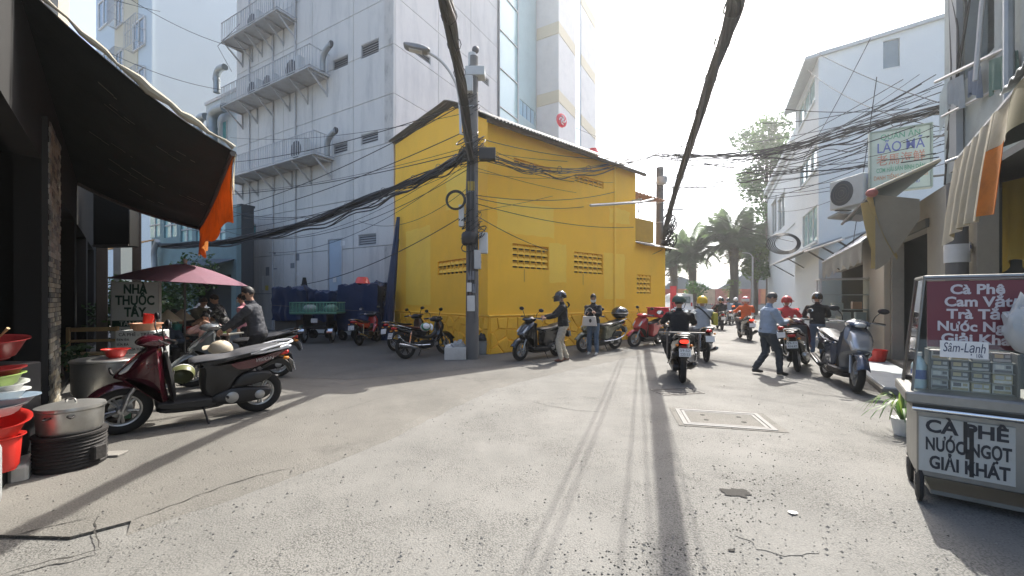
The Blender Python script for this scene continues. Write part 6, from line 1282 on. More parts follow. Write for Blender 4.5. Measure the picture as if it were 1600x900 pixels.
# white house with blank end wall
NO = (13.4, 17.9); WB = thing('white_house', 'tall plain white house with single dark window and slanted roof edge', 'house', (NO[0], NO[1], 0), R(-26))
WW = mat('white_render', (.56, .60, .61), .85, 0, .04, .7, .06, 30, stain=(.46, .50, .52), stain_amt=.35, stain_scale=.5); NF = lambda px, py: fac(px, py, NO, -26)
NS = lambda px, py: fac(px, py, NO, 64)
a, zt = NF(1380, 64); b, zb = NF(1406, 103); h1_ = (a, b, zb, zt)
mb = MB(); mb.wall((0, 0, 0), (1, 0, 0), (0, -1, 0), 0, 7, 0, 12.3, .2, [h1_]); mb.build('end_wall', WW, WB)
MB().box(a, b, .08, .1, zb, zt).build('window_pane', FWM, WB); q = MB(); q.box(a - .04, b + .04, -.02, .0, zb - .04, zb); q.build('window_sill', WW, WB)
sw = []
for px0, px1, py0, py1 in ((1248, 1273, 118, 205), (1250, 1276, 225, 295), (1254, 1278, 318, 388)):
    a, zt = NS(px1, py0); b, zb = NS(px0, py1); sw.append((max(.3, min(a, b)), min(5.2, max(a, b)), zb, zt))
mb = MB(); mb.wall((0, 0, 0), (0, 1, 0), (-1, 0, 0), .2, 5.6, 0, 12.3, .2, sw); mb.build('side_wall', WW, WB)
for a, b, zb, zt in sw:
    mb = MB(); mb.box(.08, .1, a, b, zb, zt); mb.build('window_pane', GL, WB)
    for k in range(1, 3): y = a + (b - a) * k / 3; MB().box(.03, .09, y - .03, y + .03, zb, zt).build('window_bar', WW, WB)
    MB().box(-.06, .05, a - .05, b + .05, zb - .1, zb - .001).build('window_sill', WW, WB)
mb = MB(); mb.add([(-.5, -.12, 12.0), (7, -.12, 12.9), (7, 5.9, 12.9), (-.5, 5.9, 12.0), (-.5, -.12, 12.15), (7, -.12, 13.05), (7, 5.9, 13.05), (-.5, 5.9, 12.15)], [(0, 3, 2, 1), (4, 5, 6, 7), (0, 1, 5, 4), (1, 2, 6, 5), (2, 3, 7, 6), (3, 0, 4, 7)]); mb.build('roof', mat('pale_roof_edge', (.34, .38, .40), .7), WB)
mb = MB(); mb.add([(0, 0, 12.302), (7, 0, 12.302), (7, 0, 12.88)], [(0, 1, 2)]); mb.build('gable_strip', WW, WB)
mb = MB(); mb.box(.21, 7, 5.4, 5.59, 0, 12.25); mb.box(6.8, 7, .21, 5.39, 0, 12.3); mb.build('rear_wall', WW, WB)
tag(ac_unit('large boxy air conditioner with blue side panel beside the restaurant sign', P(1336, 326, 9.6), R(-82), .85, .72, .5), 'large boxy air conditioner with blue side panel left of the restaurant sign', 'air conditioner')
acp = bpy.data.objects['air_conditioner.006'] if 'air_conditioner.006' in bpy.data.objects else None
if acp: MB().box(.478, .484, -.2, .2, .04, .7).build('blue_panel', mat('blue_panel', (.05, .12, .36), .5), acp)
a_, b_ = P(1312, 330, 9.8), P(1368, 334, 9.2); tag(MB().shell(lambda u, v: V(*a_.lerp(b_, u)) + V(.25 * v, .7 * v, .0), 6, 4, (0, 0, -.05)).build('support_ledge', HZG2, None), 'grey ledge carrying the boxy air conditioner', 'ledge')
# small classical white house farther along
KO = (17.5, 25.2); KH = thing('cornice_house', 'small white house with cornice farther down the right side', 'house', (KO[0], KO[1], 0), R(64))
KF = lambda px, py: fac(px, py, KO, 64)
kw = []
for px0, px1, py0, py1 in ((1206, 1213, 310, 368), (1216, 1226, 300, 362)):
    a, zt = KF(px1, py0); b, zb = KF(px0, py1); kw.append((min(a, b), max(a, b), zb, zt))
mb = MB(); mb.wall((0, 0, 0), (1, 0, 0), (0, 1, 0), 0, 14.5, 0, 11.2, .25, kw); mb.build('front_wall', WW, KH)
for a, b, zb, zt in kw: MB().box(a, b, -.12, -.1, zb, zt).build('window_pane', FWM, KH); MB().box((a + b) / 2 - .06, (a + b) / 2 + .06, -.09, -.02, zb, zt).build('window_bar', WW, KH); MB().box(a - .15, b + .15, .001, .08, zt, zt + .25).build('window_hood', WW, KH)
for z, o, t in ((10.6, .12, .2), (11.21, .30, .35), (11.6, .16, .3)): MB().box(-.1, 14.6, -.3, o, z, z + t, ch=.03).build('cornice', WW, KH)
mb = MB(); mb.box(0, 14.5, -6, -.26, 0, 11.1); mb.box(.5, 6.5, -5.5, -.8, 11.1, 14.0); mb.build('rear_block', WW, KH); MB().box(.001, 14.5, .002, .06, 6.2, 6.4).build('string_course', WW, KH)
# canopies over the far shops
GRC = mat('grey_canopy', (.26, .28, .29), .7, 0, .12, 4)
for (pa, Ya), (pb, Yb), lb in (((( 1203, 414), 24), ((1268, 385), 17), 'long thin grey canopy over the farthest right shops'), (((1258, 392), 15.5), ((1318, 372), 12.2), 'dark grey canopy with brackets before the white house')):
    A_, B_ = P(*pa, Ya), P(*pb, Yb); t = thing('shop_canopy', lb, 'canopy', A_)
    D_ = B_ - A_; MB().shell(lambda u, v: D_ * u + V(1.5 * v, .3 * v, .45 * v), 10, 4, (0, 0, -.06)).build('panel', GRC, t)
    for u in (.1, .5, .9): MB().tube([D_ * u + V(0, 0, -.06), D_ * u + V(1.4, .3, -.7)], .03, 6).build('bracket', MATS['dark_steel'], t)
    MB().tube([V(0, 0, -.03), D_ + V(0, 0, -.03)], .04, 6).build('edge_bar', MATS['pale_pipe'], t)
A_, B_ = P(1285, 410, 12.8), P(1347, 378, 10.4)
WC = thing('white_awning', 'dirty white fringed awning over the glass food stall', 'awning', A_); D_ = B_ - A_; WCM = clothmat('white_canvas', (.48, .48, .44), .35, stain=(.3, .3, .28))
MB().shell(lambda u, v: D_ * u + V(1.5 * v, .35 * v, .9 * v + .04 * math.sin(u * 20)), 20, 6, (0, 0, -.01)).build('canopy', mat('slate_canopy', (.24, .26, .29), .7), WC); MB().shell(lambda u, v: D_ * u + V(.03 * math.sin(u * 30) * v, 0, -.55 * v * (.85 + .15 * math.sin(u * 40))), 40, 4, (.004, 0, 0)).build('valance', WCM, WC)
MB().tube([V(0, 0, 0), D_], .025, 6).build('edge_bar', MATS['pale_pipe'], WC)
# glass food stall
gs = P(1322, 505, 11.2); FS = thing('food_stall', 'glass-fronted food display cabinet stall under the white awning', 'stall', (gs.x, gs.y, 0), R(-28))
mb = MB(); mb.box(-.62, .62, -.3, .3, .1, .86, ch=.01); mb.build('base', STEEL, FS)
for x in (-.6, .6):
    for y in (-.28, .28): MB().box(x - .018, x + .018, y - .018, y + .018, .861, 2.02).build('post', MATS['pale_pipe'], FS)
MB().box(-.64, .64, -.32, .32, 2.021, 2.06).build('top', STEEL, FS); mb = MB(); mb.box(-.58, .58, -.29, -.286, .87, 2.01); 
GLC = bpy.data.materials.new('clear_glass'); GLC.use_nodes = True; _n = GLC.node_tree.nodes; _l = GLC.node_tree.links; _t = _n.new('ShaderNodeBsdfTransparent'); _t.inputs[0].default_value = (.86, .9, .89, 1); _g = _n.new('ShaderNodeBsdfGlossy'); _g.inputs['Roughness'].default_value = .05; _m = _n.new('ShaderNodeMixShader'); _f = _n.new('ShaderNodeFresnel'); _l.new(_f.outputs[0], _m.inputs[0]); _l.new(_t.outputs[0], _m.inputs[1]); _l.new(_g.outputs[0], _m.inputs[2]); _l.new(_m.outputs[0], _n['Material Output'].inputs[0])
mb.build('front_glass', GLC, FS)
for z in (1.2, 1.6): MB().box(-.58, .58, -.25, .27, z, z + .02).build('shelf', MATS['pale_pipe'], FS)
for i, (x, z, w, h) in enumerate(((-.38, .88, .2, .2), (.0, .88, .18, .26), (.3, .88, .22, .26), (-.2, 1.225, .25, .16), (.22, 1.225, .2, .2))): tag(MB().box(-w / 2, w / 2, -.1, .1, 0, h, ch=.008).build('food_box', (WHB, PAP, WHB, PAP, PEACH)[i], None, FS.matrix_basis @ V(x, 0, z) if False else V(gs.x + x * math.cos(R(-28)), gs.y + x * math.sin(R(-28)), z), R(-28)), ('white food box at the left bottom of the glass stall', 'tall pale food box at the centre bottom of the glass stall', 'white food box at the right bottom of the glass stall', 'wide paper box on the stall shelf', 'peach coloured box on the right of the stall shelf')[i], 'box')
# awning A and its hanging flap
TPG = mat('green_grey_tarp', (.085, .105, .10), .8, 0, .15, 3); YCL = clothmat('yellowed_canvas', (.46, .35, .14), .4, var=.12, scale=3, stain=(.25, .2, .12), stain_amt=.5); CRC = clothmat('cream_curtain', (.50, .46, .36), .35, var=.1, scale=3, stain=(.34, .27, .14), stain_amt=.6, stain_scale=2)
A1 = thing('green_awning', 'grey green tarpaulin awning above the doorway with yellowed hanging flap', 'awning', (RX[0], RX[1], 0), R(RA))
MB().shell(lambda u, v: V(3.05 + 3.6 * u, .02 + .8 * v, 3.72 - .36 * v - .05 * math.sin(u * 6.3) * v), 18, 8, (0, 0, -.012)).build('canopy', TPG, A1)
MB().tube([(3.05, .02, 3.74), (3.05, .85, 3.37)], .028, 6).build('pale_edge', CREAM, A1); MB().tube([(3.05, .83, 3.34), (6.65, .83, 3.34)], .03, 6).build('edge_bar', MATS['dark_steel'], A1)
MB().ell((3.05, .86, 3.32), (.085, .085, .075), 14).build('red_end_cap', mat('faded_red', (.36, .12, .10), .7), A1)
MB().shell(lambda u, v: V(3.1 + .75 * u * (1 - .5 * v), .84 - .32 * v * (1 - u) + .06 * math.sin(u * 9 + v * 3), 3.28 - (1.12 - .12 * math.sin(u * 5)) * v), 16, 14, (.003, .003, 0)).build('hanging_flap', YCL, A1)
MB().shell(lambda u, v: V(3.12 - .02 * u, .80 - .55 * u, 3.3 - .15 * u - (1.3 - .35 * u) * v * (.35 + .65 * math.sin(1.57 * (1 - u)))), 10, 10, (.003, .003, 0)).build('side_flap', clothmat('grey_canvas', (.33, .29, .22), .3), A1)
# awning B, nearest, with the long cream curtain
A2 = thing('cream_awning', 'near cream curtain awning with orange patch on the right', 'awning', (RX[0], RX[1], 0), R(RA))
e0, e1 = V(-2.2, .74, 3.24), V(1.0, .38, 3.22)
MB().shell(lambda u, v: e0.lerp(e1, u) + V(0, -1.3 * v, .42 * v - .06 * math.sin(u * 7) * (1 - v)), 16, 8, (0, 0, -.012)).build('canopy', TPG, A2)
MB().tube([e0, e1], .03, 8).build('edge_bar', MATS['pale_pipe'], A2)
def cur(u, v):
    p = e0.lerp(e1, u); f = math.sin(u * 44 + 2.2 * math.sin(u * 9)) * .035 * (.35 + .65 * math.sin(min(1, v * 1.4) * 1.57)); return p + V(0, .02 + f + .10 * v, -(1.05 + .10 * math.sin(u * 5 + 1)) * v * (.92 + .12 * u))
u1 = .50
MB().shell(lambda u, v: cur(u1 + (1 - u1) * u, v), 110, 10, (0, .004, 0)).build('curtain', CRC, A2); MB().shell(lambda u, v: cur(.38 + (u1 - .385) * u, .36 + .60 * v) + V(0, .01, 0), 20, 10, (0, .004, 0)).build('orange_patch', ORG, A2); MB().shell(lambda u, v: cur(.38 + (u1 - .384) * u, .352 * v), 20, 5, (0, .004, 0)).build('curtain_top', CRC, A2); MB().shell(lambda u, v: cur(.375 * u, v * .35), 40, 10, (0, .004, 0)).build('shaded_curtain', clothmat('olive_shaded_curtain', (.20, .18, .10), .3), A2)  # near stretch repeats the curtain in darker olive, shade put into the colour
MB().shell(lambda u, v: V(-2.2 + 1.35 * u, .80 - .16 * u - 1.0 * v, 3.30 + .42 * v + .015 * math.sin(u * 50)), 100, 4, (0, 0, .012)).build('corrugated_cover', mat('pale_tin', (.42, .44, .44), .6, .2, .1, 4), A2)
MB().tube([(.98, .5, 3.2), (.99, -.5, 3.55)], .02, 6).build('side_bar', MATS['pale_pipe'], A2)
# restaurant sign
sp0 = P(1361, 300, 8.9); SG = thing('restaurant_sign', 'pale green restaurant signboard with Vietnamese and Chinese lettering', 'sign', sp0, R(-32))
w_, h_ = .93, 1.26
mb = MB(); mb.box(0, w_, -.02, .12, 0, h_, ch=.006); mb.build('panel', mat('sign_pale', (.50, .57, .52), .5, 0, .04, 3), SG)
mb = MB(); mb.box(-.03, 0, -.04, .14, -.03, h_ + .03); mb.box(w_, w_ + .03, -.04, .14, -.03, h_ + .03); mb.box(0, w_, -.04, .14, h_, h_ + .03); mb.box(0, w_, -.04, .14, -.03, 0); mb.build('frame', mat('sign_frame', (.30, .36, .32), .5), SG)
SB_ = mat('sign_blue_ink', (.13, .16, .42), .5); SGR = mat('sign_green_ink', (.14, .36, .24), .5); SRD = mat('sign_red_ink', (.52, .26, .20), .5); SOR = mat('sign_orange_ink', (.55, .30, .18), .5)
for t_, z, sz, m, ww in (('QUÁN ĂN', 1.13, .17, SGR, .62), ('LÃO MÃ', .90, .30, SB_, .74), ('老馬海鮮', .63, .25, SRD, .76), ('CƠM HẢI SẢN BÌNH DÂN', .43, .13, SGR, .76), ('DANH TIẾNG GÀ HẤP MUỐI', .27, .13, SOR, .84), ('ĐC: 418/30 TRẦN PHÚ', .12, .08, SB_, .60)): text(t_, sz, m, SG, (w_ / 2, -.022, z), width=ww, bold=.0015)
MB().tube([(w_, .05, h_ * .8), (w_ + .9, .05, h_ * .8)], .025, 6).build('bracket', MATS['dark_steel'], SG); MB().tube([(w_, .05, .2), (w_ + .9, .05, .2)], .025, 6).build('bracket', MATS['dark_steel'], SG)

# ------------------------------------------------------------------ drinks cart, right foreground
KC = thing('drinks_cart', 'stainless steel drinks cart with red menu board and coffee sign', 'cart', (2.97, 3.02, 0), R(-38)); KC.scale = (.62, .9, 1)
SST = mat('brushed_steel', (.26, .26, .25), .38, .8, .12, 9, .04, 50, stain=(.2, .19, .17), stain_amt=.5, stain_scale=3)
mb = MB(); mb.box(.02, 1.3, .02, .62, .20, .69, ch=.01); mb.build('body', SST, KC); mb = MB(); mb.box(-.09, 1.34, -.06, .66, .74, .82, ch=.012); mb.build('counter', SST, KC); mb = MB(); mb.box(-.02, 1.32, .0, .64, .692, .738); mb.build('counter_rim', mat('dark_rim', (.09, .09, .085), .5, .3), KC)
MB().tube([(-.03, -.035, .70), (1.33, -.035, .70)], .018, 10).build('push_bar', CHR, KC)
for x in (.05, 1.22):
    for y in (.08, .55): MB().lathe([(.02, -.03), (.10, -.03), (.128, -.015), (.128, .015), (.10, .03), (.02, .03), (.02, -.03)], (x, y, .128), 20, 'x').build('wheel', RUB, KC); MB().box(x - .04, x + .04, y - .03, y + .03, .1281, .199).build('castor_fork', MATS['dark_steel'], KC)
mb = MB(); mb.box(.15, 1.25, .1, .56, .06, .09); mb.build('lower_shelf', SST, KC)
SGN = MB().box(.035, .78, .006, .018, .245, .64, ch=.002).build('coffee_sign', mat('sign_dirty_white', (.42, .42, .39), .6, 0, .06, 4, stain=(.3, .28, .24), stain_amt=.5, stain_scale=4), KC)
for t_, z, ww, x in (('CÀ PHÊ', .575, .64, .41), ('NƯỚC NGỌT', .445, .66, .42), ('GIẢI KHÁT', .315, .62, .43)): text(t_, .125, DKINK, SGN, (x, .0035, z), width=ww, bold=.004, ext=.001)
mb = MB(); mb.box(.395, .425, .0015, .0035, .42, .64); mb.box(.44, .475, .0015, .0035, .26, .60); mb.box(.41, .44, .0015, .0035, .38, .45); mb.build('black_tape', BLKP, SGN)
for x in (.03, .045): pass
fr = lambda a, b, m=SST, r=.014, nm='case_frame': MB().tube([a, b], r, 6, sm=False).build(nm, m, KC)
x0, x1, y0, y1 = -.02, 1.3, .02, .6; T0 = (.10, .10, 1.66); T1 = (1.28, .10, 1.66); T2 = (1.28, .55, 1.66); T3 = (.10, .55, 1.66)
for a, b in (((x0, y0, .82), T0), ((x1, y0, .82), T1), ((x1, y1, .82), T2), ((x0, y1, .82), T3), (T0, T1), (T1, T2), (T2, T3), (T3, T0)): fr(a, b)
mb = MB(); mb.add([(x0 + .005, y0 + .02, .825), (T0[0] + .005, T0[1] + .01, 1.65), (T3[0] + .005, T3[1] - .01, 1.65), (x0 + .005, y1 - .02, .825)], [(0, 1, 2, 3)]); mb.build('side_glass', GLC, KC)
mb = MB(); mb.add([(x0 + .01, y0 + .005, .825), (x1, y0 + .005, .825), (T1[0], .072, 1.2), (.0, .072, 1.2)], [(0, 1, 2, 3)]); mb.build('front_glass', GLC, KC)
RDB = mat('menu_red', (.15, .022, .034), .5, 0, .08, 4); mb = MB(); mb.add([(.12, .075, 1.15), (1.22, .075, 1.15), (1.22, .098, 1.63), (.12, .098, 1.63), (.12, .088, 1.15), (1.22, .088, 1.15), (1.22, .110, 1.63), (.12, .110, 1.63)], [(0, 1, 2, 3), (7, 6, 5, 4), (0, 4, 5, 1), (2, 6, 7, 3), (1, 5, 6, 2), (0, 3, 7, 4)]); MBD = mb.build('menu_board', RDB, KC)
MNI = mat('menu_ink', (.55, .52, .54), .6)
for i, (t_, ww) in enumerate((('Cà Phê', .42), ('Cam Vắt', .52), ('Trà Tắc', .48), ('Nước Ngọt', .64), ('Giải Khát', .58))): text(t_, .095, MNI, MBD, (.52, .0695 + .0046 * (4 - i), 1.565 - .088 * i), (92, 0, 0), width=ww, ext=.001, bold=.003)
mb = MB(); mb.box(.22, .60, .055, .06, 1.08, 1.20, ch=.001); PP = mb.build('paper_sign', WHI, KC); text('Sâm-Lạnh', .095, mat('marker_blue', (.02, .03, .08), .6), PP, (.41, .0535, 1.15), width=.33, ext=.0006, shear=.2); text('10k', .04, MATS['marker_blue'], PP, (.53, .0535, 1.10), ext=.0006)
mb = MB(); mb.box(.14, .85, .30, .32, .825, 1.12); mb.box(.14, .16, .12, .299, .825, 1.12); mb.box(.83, .85, .12, .299, .825, 1.12); mb.build('pack_rack', mat('rack_dark', (.07, .065, .06), .6), KC)
pk = [mat('pack_' + n, c, .5, 0, .25, 25) for n, c in (('silver', (.36, .37, .38)), ('white', (.55, .55, .52)), ('dark', (.10, .10, .11)), ('gold', (.38, .33, .2)))]
rk = random.Random(2); pms = [MB().box(0, .150, 0, .06, 0, .064, ch=.003).box(.01, .14, -.0012, .0, .004, .022, 1).box(.02, .085, -.0012, 0, .03, .056, 2).box(.098, .135, -.0012, 0, .034, .054, 1).mesh('cigarette_pack', [m, pk[(i + 2) % 4], pk[(i + 1) % 4]]) for i, m in enumerate(pk)]; n_ = 0
for r_ in range(4):
    MB().box(.161, .829, .16, .299, .826 + r_ * .074, .832 + r_ * .074).build('rack_shelf', SST, KC)
    for c_ in range(4):
        o = inst('cigarette_pack', pms[rk.choice((0, 0, 1, 2, 2, 3))], None, KC.matrix_basis @ V(0, 0, 0)); o.parent = None
        o.matrix_world = Matrix.Translation(V(2.97, 3.02, 0)) @ Matrix.Rotation(R(-38), 4, 'Z') @ Matrix.Diagonal((.62, .9, 1, 1)) @ Matrix.Translation(V(.168 + c_ * .165, .19 - .03 * rk.random(), .8325 + r_ * .074)); tag(o, '%s cigarette pack, %s from the left on the %s shelf of the drinks cart' % (('silver', 'white', 'dark', 'gold')[pms.index(o.data)], ('first', 'second', 'third', 'fourth', 'fifth', 'sixth')[c_], ('bottom', 'second lowest', 'second highest', 'top')[r_]), 'cigarette pack', 'cigarette packs in the drinks cart')
def kp(x, y, z): return Matrix.Translation(V(2.97, 3.02, 0)) @ Matrix.Rotation(R(-38), 4, 'Z') @ V(x * .62, y * .9, z)
BT = thing('water_bottle', 'clear plastic bottle with blue label in the left of the drinks cart', 'bottle', kp(.07, .2, .822)); MB().lathe([(0, 0), (.042, 0), (.045, .02), (.045, .17), (.03, .21), (.016, .23), (.016, .25)], n=20).build('bottle_body', mat('pale_blue_plastic', (.36, .48, .52), .15, 0, .05, 5, spec=.8), BT); MB().lathe([(.046, .07), (.046, .14)], n=20).build('label', mat('blue_label', (.05, .10, .28), .5), BT); MB().lathe([(.018, .245), (.018, .27), (0, .27)], n=14).build('cap', WHB, BT)
bag('translucent white plastic bag hanging at the right of the red menu board', kp(.84, -.02, 1.14), (.11, .09, .17), clothmat('white_bag', (.60, .62, .62), .4), 12, 'plastic_bag', 'bag')
ck = MB(); ck.tube(spline([V(.55, 0, .0), V(.68, 0, .03), V(.76, 0, .11), V(.74, 0, .2), V(.66, 0, .23)], 6), [.012, .018, .022, .026, .028, .03, .03, .03, .03, .03, .03, .03, .028, .026, .024, .022, .02, .018, .016, .014, .012, .011, .01, .009, .008], 8); tag(ck.build('curved_ornament', mat('cream_plastic', (.52, .49, .38), .5), None, kp(0, .11, 1.60), R(-38)), 'cream curved hook ornament on top of the red menu board', 'ornament')
q = G(1424, 684, .0); PL = thing('potted_plant', 'spider plant in a small white pot left of the drinks cart', 'plant', (q.x - .0, q.y + .1, 0)); MB().lathe([(0, 0), (.075, 0), (.10, .17), (.11, .17), (.11, .185), (.09, .18), (0, .16)], n=20).build('pot', WHB, PL)
for i in range(26):
    a = i * 2.4; l = .22 + .12 * ((i * 37) % 10) / 10; up_ = .14 + .16 * ((i * 53) % 10) / 10
    pts = spline([V(.02 * math.cos(a), .02 * math.sin(a), .17), V(l * .4 * math.cos(a), l * .4 * math.sin(a), .17 + up_), V(l * math.cos(a), l * math.sin(a), .17 + up_ * .75), V(l * 1.35 * math.cos(a), l * 1.35 * math.sin(a), .17 + up_ * .2)], 4); sd = V(-math.sin(a), math.cos(a), 0); n = len(pts)
    MB().add([p + sd * .011 * (1 - (k / n) ** 3) for k, p in enumerate(pts)] + [p - sd * .011 * (1 - (k / n) ** 3) for k, p in enumerate(pts)], [(k, k + 1, n + k + 1, n + k) for k in range(n - 1)], 0, True).build('leaf', LEAFM if i % 3 else LEAFG, PL)

# ------------------------------------------------------------------ far end of the street
FRW = thing('banner_wall', 'long low wall covered with faded red and orange banners at the road end', 'wall', (14, 52, 0), R(0))
FP_ = [mat('banner_' + n, c, .8, 0, .35, 1.2) for n, c in (('red', (.42, .10, .07)), ('orange', (.50, .20, .09)), ('pale', (.50, .38, .28)), ('rose', (.45, .17, .14)))]
mb = MB(); mb.box(4, 22, .1, .3, 0, 2.6); mb.build('wall', OLW, FRW); x = 4.0; i = 0
while x < 21: w = 2.2 + (i * 37 % 7) * .2; MB().box(x + .02, x + w - .02, .0, .09, .8 + .1 * (i % 2), 2.75, ch=.01).build('banner', FP_[i % 4], FRW); x += w; i += 1
mb = MB(); mb.box(4, 22, .0, .09, .1, .75); mb.build('plinth', mat('grey_plinth', (.3, .3, .3), .8), FRW)
for x0, x1, xa, zb, za, Y, lb in ((1030, 1112, 1062, 452, 432, 58, 'grey roofed shed behind the left end of the banner wall'), (1108, 1240, 1178, 458, 418, 56, 'large grey sheet roofed hall behind the banner wall')):
    a, b, c = P(x0, zb, Y), P(x1, zb, Y), P(xa, za, Y); t = thing('roofed_hall', lb, 'hall', (a.x, Y, 0)); w = b.x - a.x
    mb = MB(); mb.box(.3, w - .3, 0, 12, 0, a.z); mb.build('wall', OLW, t)
    RFM = mat('pale_sheet_roof', (.22, .24, .25), .7, .1, .1, .4); xx = c.x - a.x; mb = MB(); mb.add([(0, -.4, a.z), (xx, -.4, c.z), (w, -.4, a.z), (0, 12, a.z), (xx, 12, c.z), (w, 12, a.z), (0, -.4, a.z - .15), (w, -.4, a.z - .15)], [(0, 1, 4, 3), (1, 2, 5, 4), (0, 6, 7, 2, 1)]); mb.build('roof', RFM, t)
vn = P(1058, 492, 36); VN = thing('white_van', 'white van half hidden at the road end beside the yellow house', 'van', (vn.x, 36, 0), R(80))
mb = MB(); mb.slab(smooth_loop([(-2, .45), (-2.05, 1.0), (-1.95, 1.8), (-1.7, 1.95), (.6, 1.95), (1.2, 1.35), (2.0, 1.1), (2.1, .5)], 3), .85, .1); mb.build('body', WHP, VN); mb = MB(); mb.box(-2.07, -2.05, -.6, .6, 1.15, 1.7); mb.build('rear_window', FWM, VN)
for y in (-.87, .87): MB().box(-1.6, .5, y - .005, y + .005, 1.2, 1.75).build('side_window', FWM, VN)
for x in (-1.3, 1.3):
    for y in (-.75, .75): MB().lathe([(0, -.1), (.25, -.1), (.32, -.06), (.32, .06), (.25, .1), (0, .1)], (x, y, .32), 20, 'y').build('wheel', RUB, VN)
for y in (-.7, .7): MB().box(-2.09, -2.05, y - .06, y + .06, .9, 1.2).build('tail_light', TAIL, VN)
rf = P(1052, 482, 34); cloth_hang('bright red vertical flag banner at the end of the yellow house', P(1047, 447, 34), P(1057, 447, 34), 2.2, clothmat('red_flag', (.62, .03, .05), .3), 'red_banner', 'banner')
TRK = mat('palm_trunk', (.13, .115, .095), .9, 0, .3, 6, .5, 15); PALML = leafmat('palm_frond', (.11, .145, .105), .25)
def frond_mesh(L, droop, sd):
    mb = MB(); pts = []; n = 12; rn = random.Random(sd)
    for i in range(n + 1): t = i / n; pts.append(V(L * (t - .22 * droop * t ** 3), 0, L * (.42 * t - .75 * droop * t * t)))
    mb.tube(pts, [.05 * (1 - .8 * i / n) for i in range(n + 1)], 4)
    for i in range(1, 58):
        t = i / 58; k = t * n; a = pts[int(k)].lerp(pts[min(int(k) + 1, n)], k - int(k)); l = L * .30 * math.sin(math.pi * min(1, .12 + t * .9)) ** .7
        for y in (-1, 1):
            tip = a + V(l * .55, y * l * .8, -l * (.25 + .45 * rn.random())); m_ = (a + tip) / 2 + V(.0, 0, l * .08); w = V(.028, 0, 0) * (L / 3)
            mb.add([a - w * .6, a + w * .6, m_ + w, tip, m_ - w], [(0, 1, 2, 3, 4)], 0, True)
    return mb.mesh('frond', PALML, recalc=False)
FR = [frond_mesh(3.6, d, i) for i, d in enumerate((.35, .7, 1.0, 1.25))]
def palm(label, px, pyc, Y, sc, nf, seed):
    c = P(px, pyc, Y); t = thing('palm_tree', label, 'palm tree', (c.x, Y, 0), 0, 'palm trees at the road end'); rn = random.Random(seed)
    MB().tube([(0, 0, 0), (.1, 0, c.z * .5), (0, 0, c.z)], [.42, .36, .45], 12).build('trunk', TRK, t)
    sk = MB(); leaves(sk, (0, 0, c.z - 1.0), (.6, .6, 1.1), 160, .7, .15, 0, rn, .3); sk.build('dead_leaf_skirt', mat('dry_leaf', (.16, .13, .08), .9), t, recalc=False)
    for i in range(nf):
        k = i / nf; inst('frond', FR[min(3, int(k * 4))], t, (0, 0, c.z + .2 - .5 * k), (0, R(-58 + 62 * k + rn.uniform(-8, 8)), rn.uniform(0, 6.28) if i % 2 else i * 2.4), (sc * rn.uniform(.85, 1.1),) * 3)
palm('palm tree on the left of the group at the road end', 1081, 398, 42, .92, 34, 1); palm('tallest palm tree with shaggy trunk in the middle of the road end', 1146, 383, 40, 1.08, 40, 2); palm('palm tree half hidden behind the tallest one on the right', 1178, 400, 46, 1.0, 30, 3); palm('palm crown just right of the second concrete pole', 1052, 412, 46, .85, 26, 4)
def tree(label, loc, h, r, n, size, m, m2, seed, name='tree', trunk=.18, blobs=12):
    t = thing(name, label, 'tree', loc); rn = random.Random(seed)
    tr = MB().tube(spline([V(0, 0, 0), V(.1, 0, h * .3), V(-.1, .1, h * .6), V(0, 0, h * .9)], 4), [trunk * (1 - .8 * i / 12) for i in range(13)], 8).build('trunk', BARK, t)
    cr = MB()
    for i in range(blobs):
        a = rn.uniform(0, 6.28); hh = h * rn.uniform(.42, 1.0); rr = r * rn.uniform(.2, .85) * (1 - .4 * (hh / h - .5)); c = V(rr * math.cos(a), rr * math.sin(a), hh); leaves(cr, c, (r * .42, r * .42, r * .36), n // blobs, size, .5, i % 2, rn, .1)
        MB().tube(spline([V(0, 0, hh * .65), c * .55 + V(0, 0, hh * .4), c], 4), [.06, .055, .05, .045, .04, .035, .03, .025, .02], 5).build('limb', BARK, tr)
    cr.build('crown', [m, m2], t, recalc=False); return t
tree('tall airy tree rising behind the small white cornice house', (27.5, 44, 0), 21, 3.4, 4600, .5, LEAFM, LEAFD, 5, trunk=.3, blobs=20)
tree('yellow green bushy tree below the tall airy tree', (22.6, 38, 0), 6.4, 1.7, 1500, .3, LEAFG, LEAFM, 6)
tree('small round street tree in front of the banner wall at left', (P(1085, 0, 34).x, 34, 0), 3.6, 1.1, 900, .2, LEAFM, LEAFD, 7, trunk=.08, blobs=8)
tree('small pale street tree in front of the banner wall at right', (P(1146, 0, 40).x, 40, 0), 3.2, 1.0, 600, .2, LEAFG, LEAFG, 8, trunk=.07, blobs=7)
for px, Y, h_, lb in ((1176, 36, 5.2, 'thin grey post beside the hall at the road end'),): p_ = P(px, 0, Y); t = thing('thin_post', lb, 'post', (p_.x, Y, 0)); MB().tube([(0, 0, 0), (0, 0, h_)], .07, 8).build('shaft', MATS['grey_channel'], t); MB().tube(spline([V(0, 0, h_), V(-.3, 0, h_ + .3), V(-.9, 0, h_ + .35)], 4), .04, 6).build('arm', MATS['grey_channel'], t)
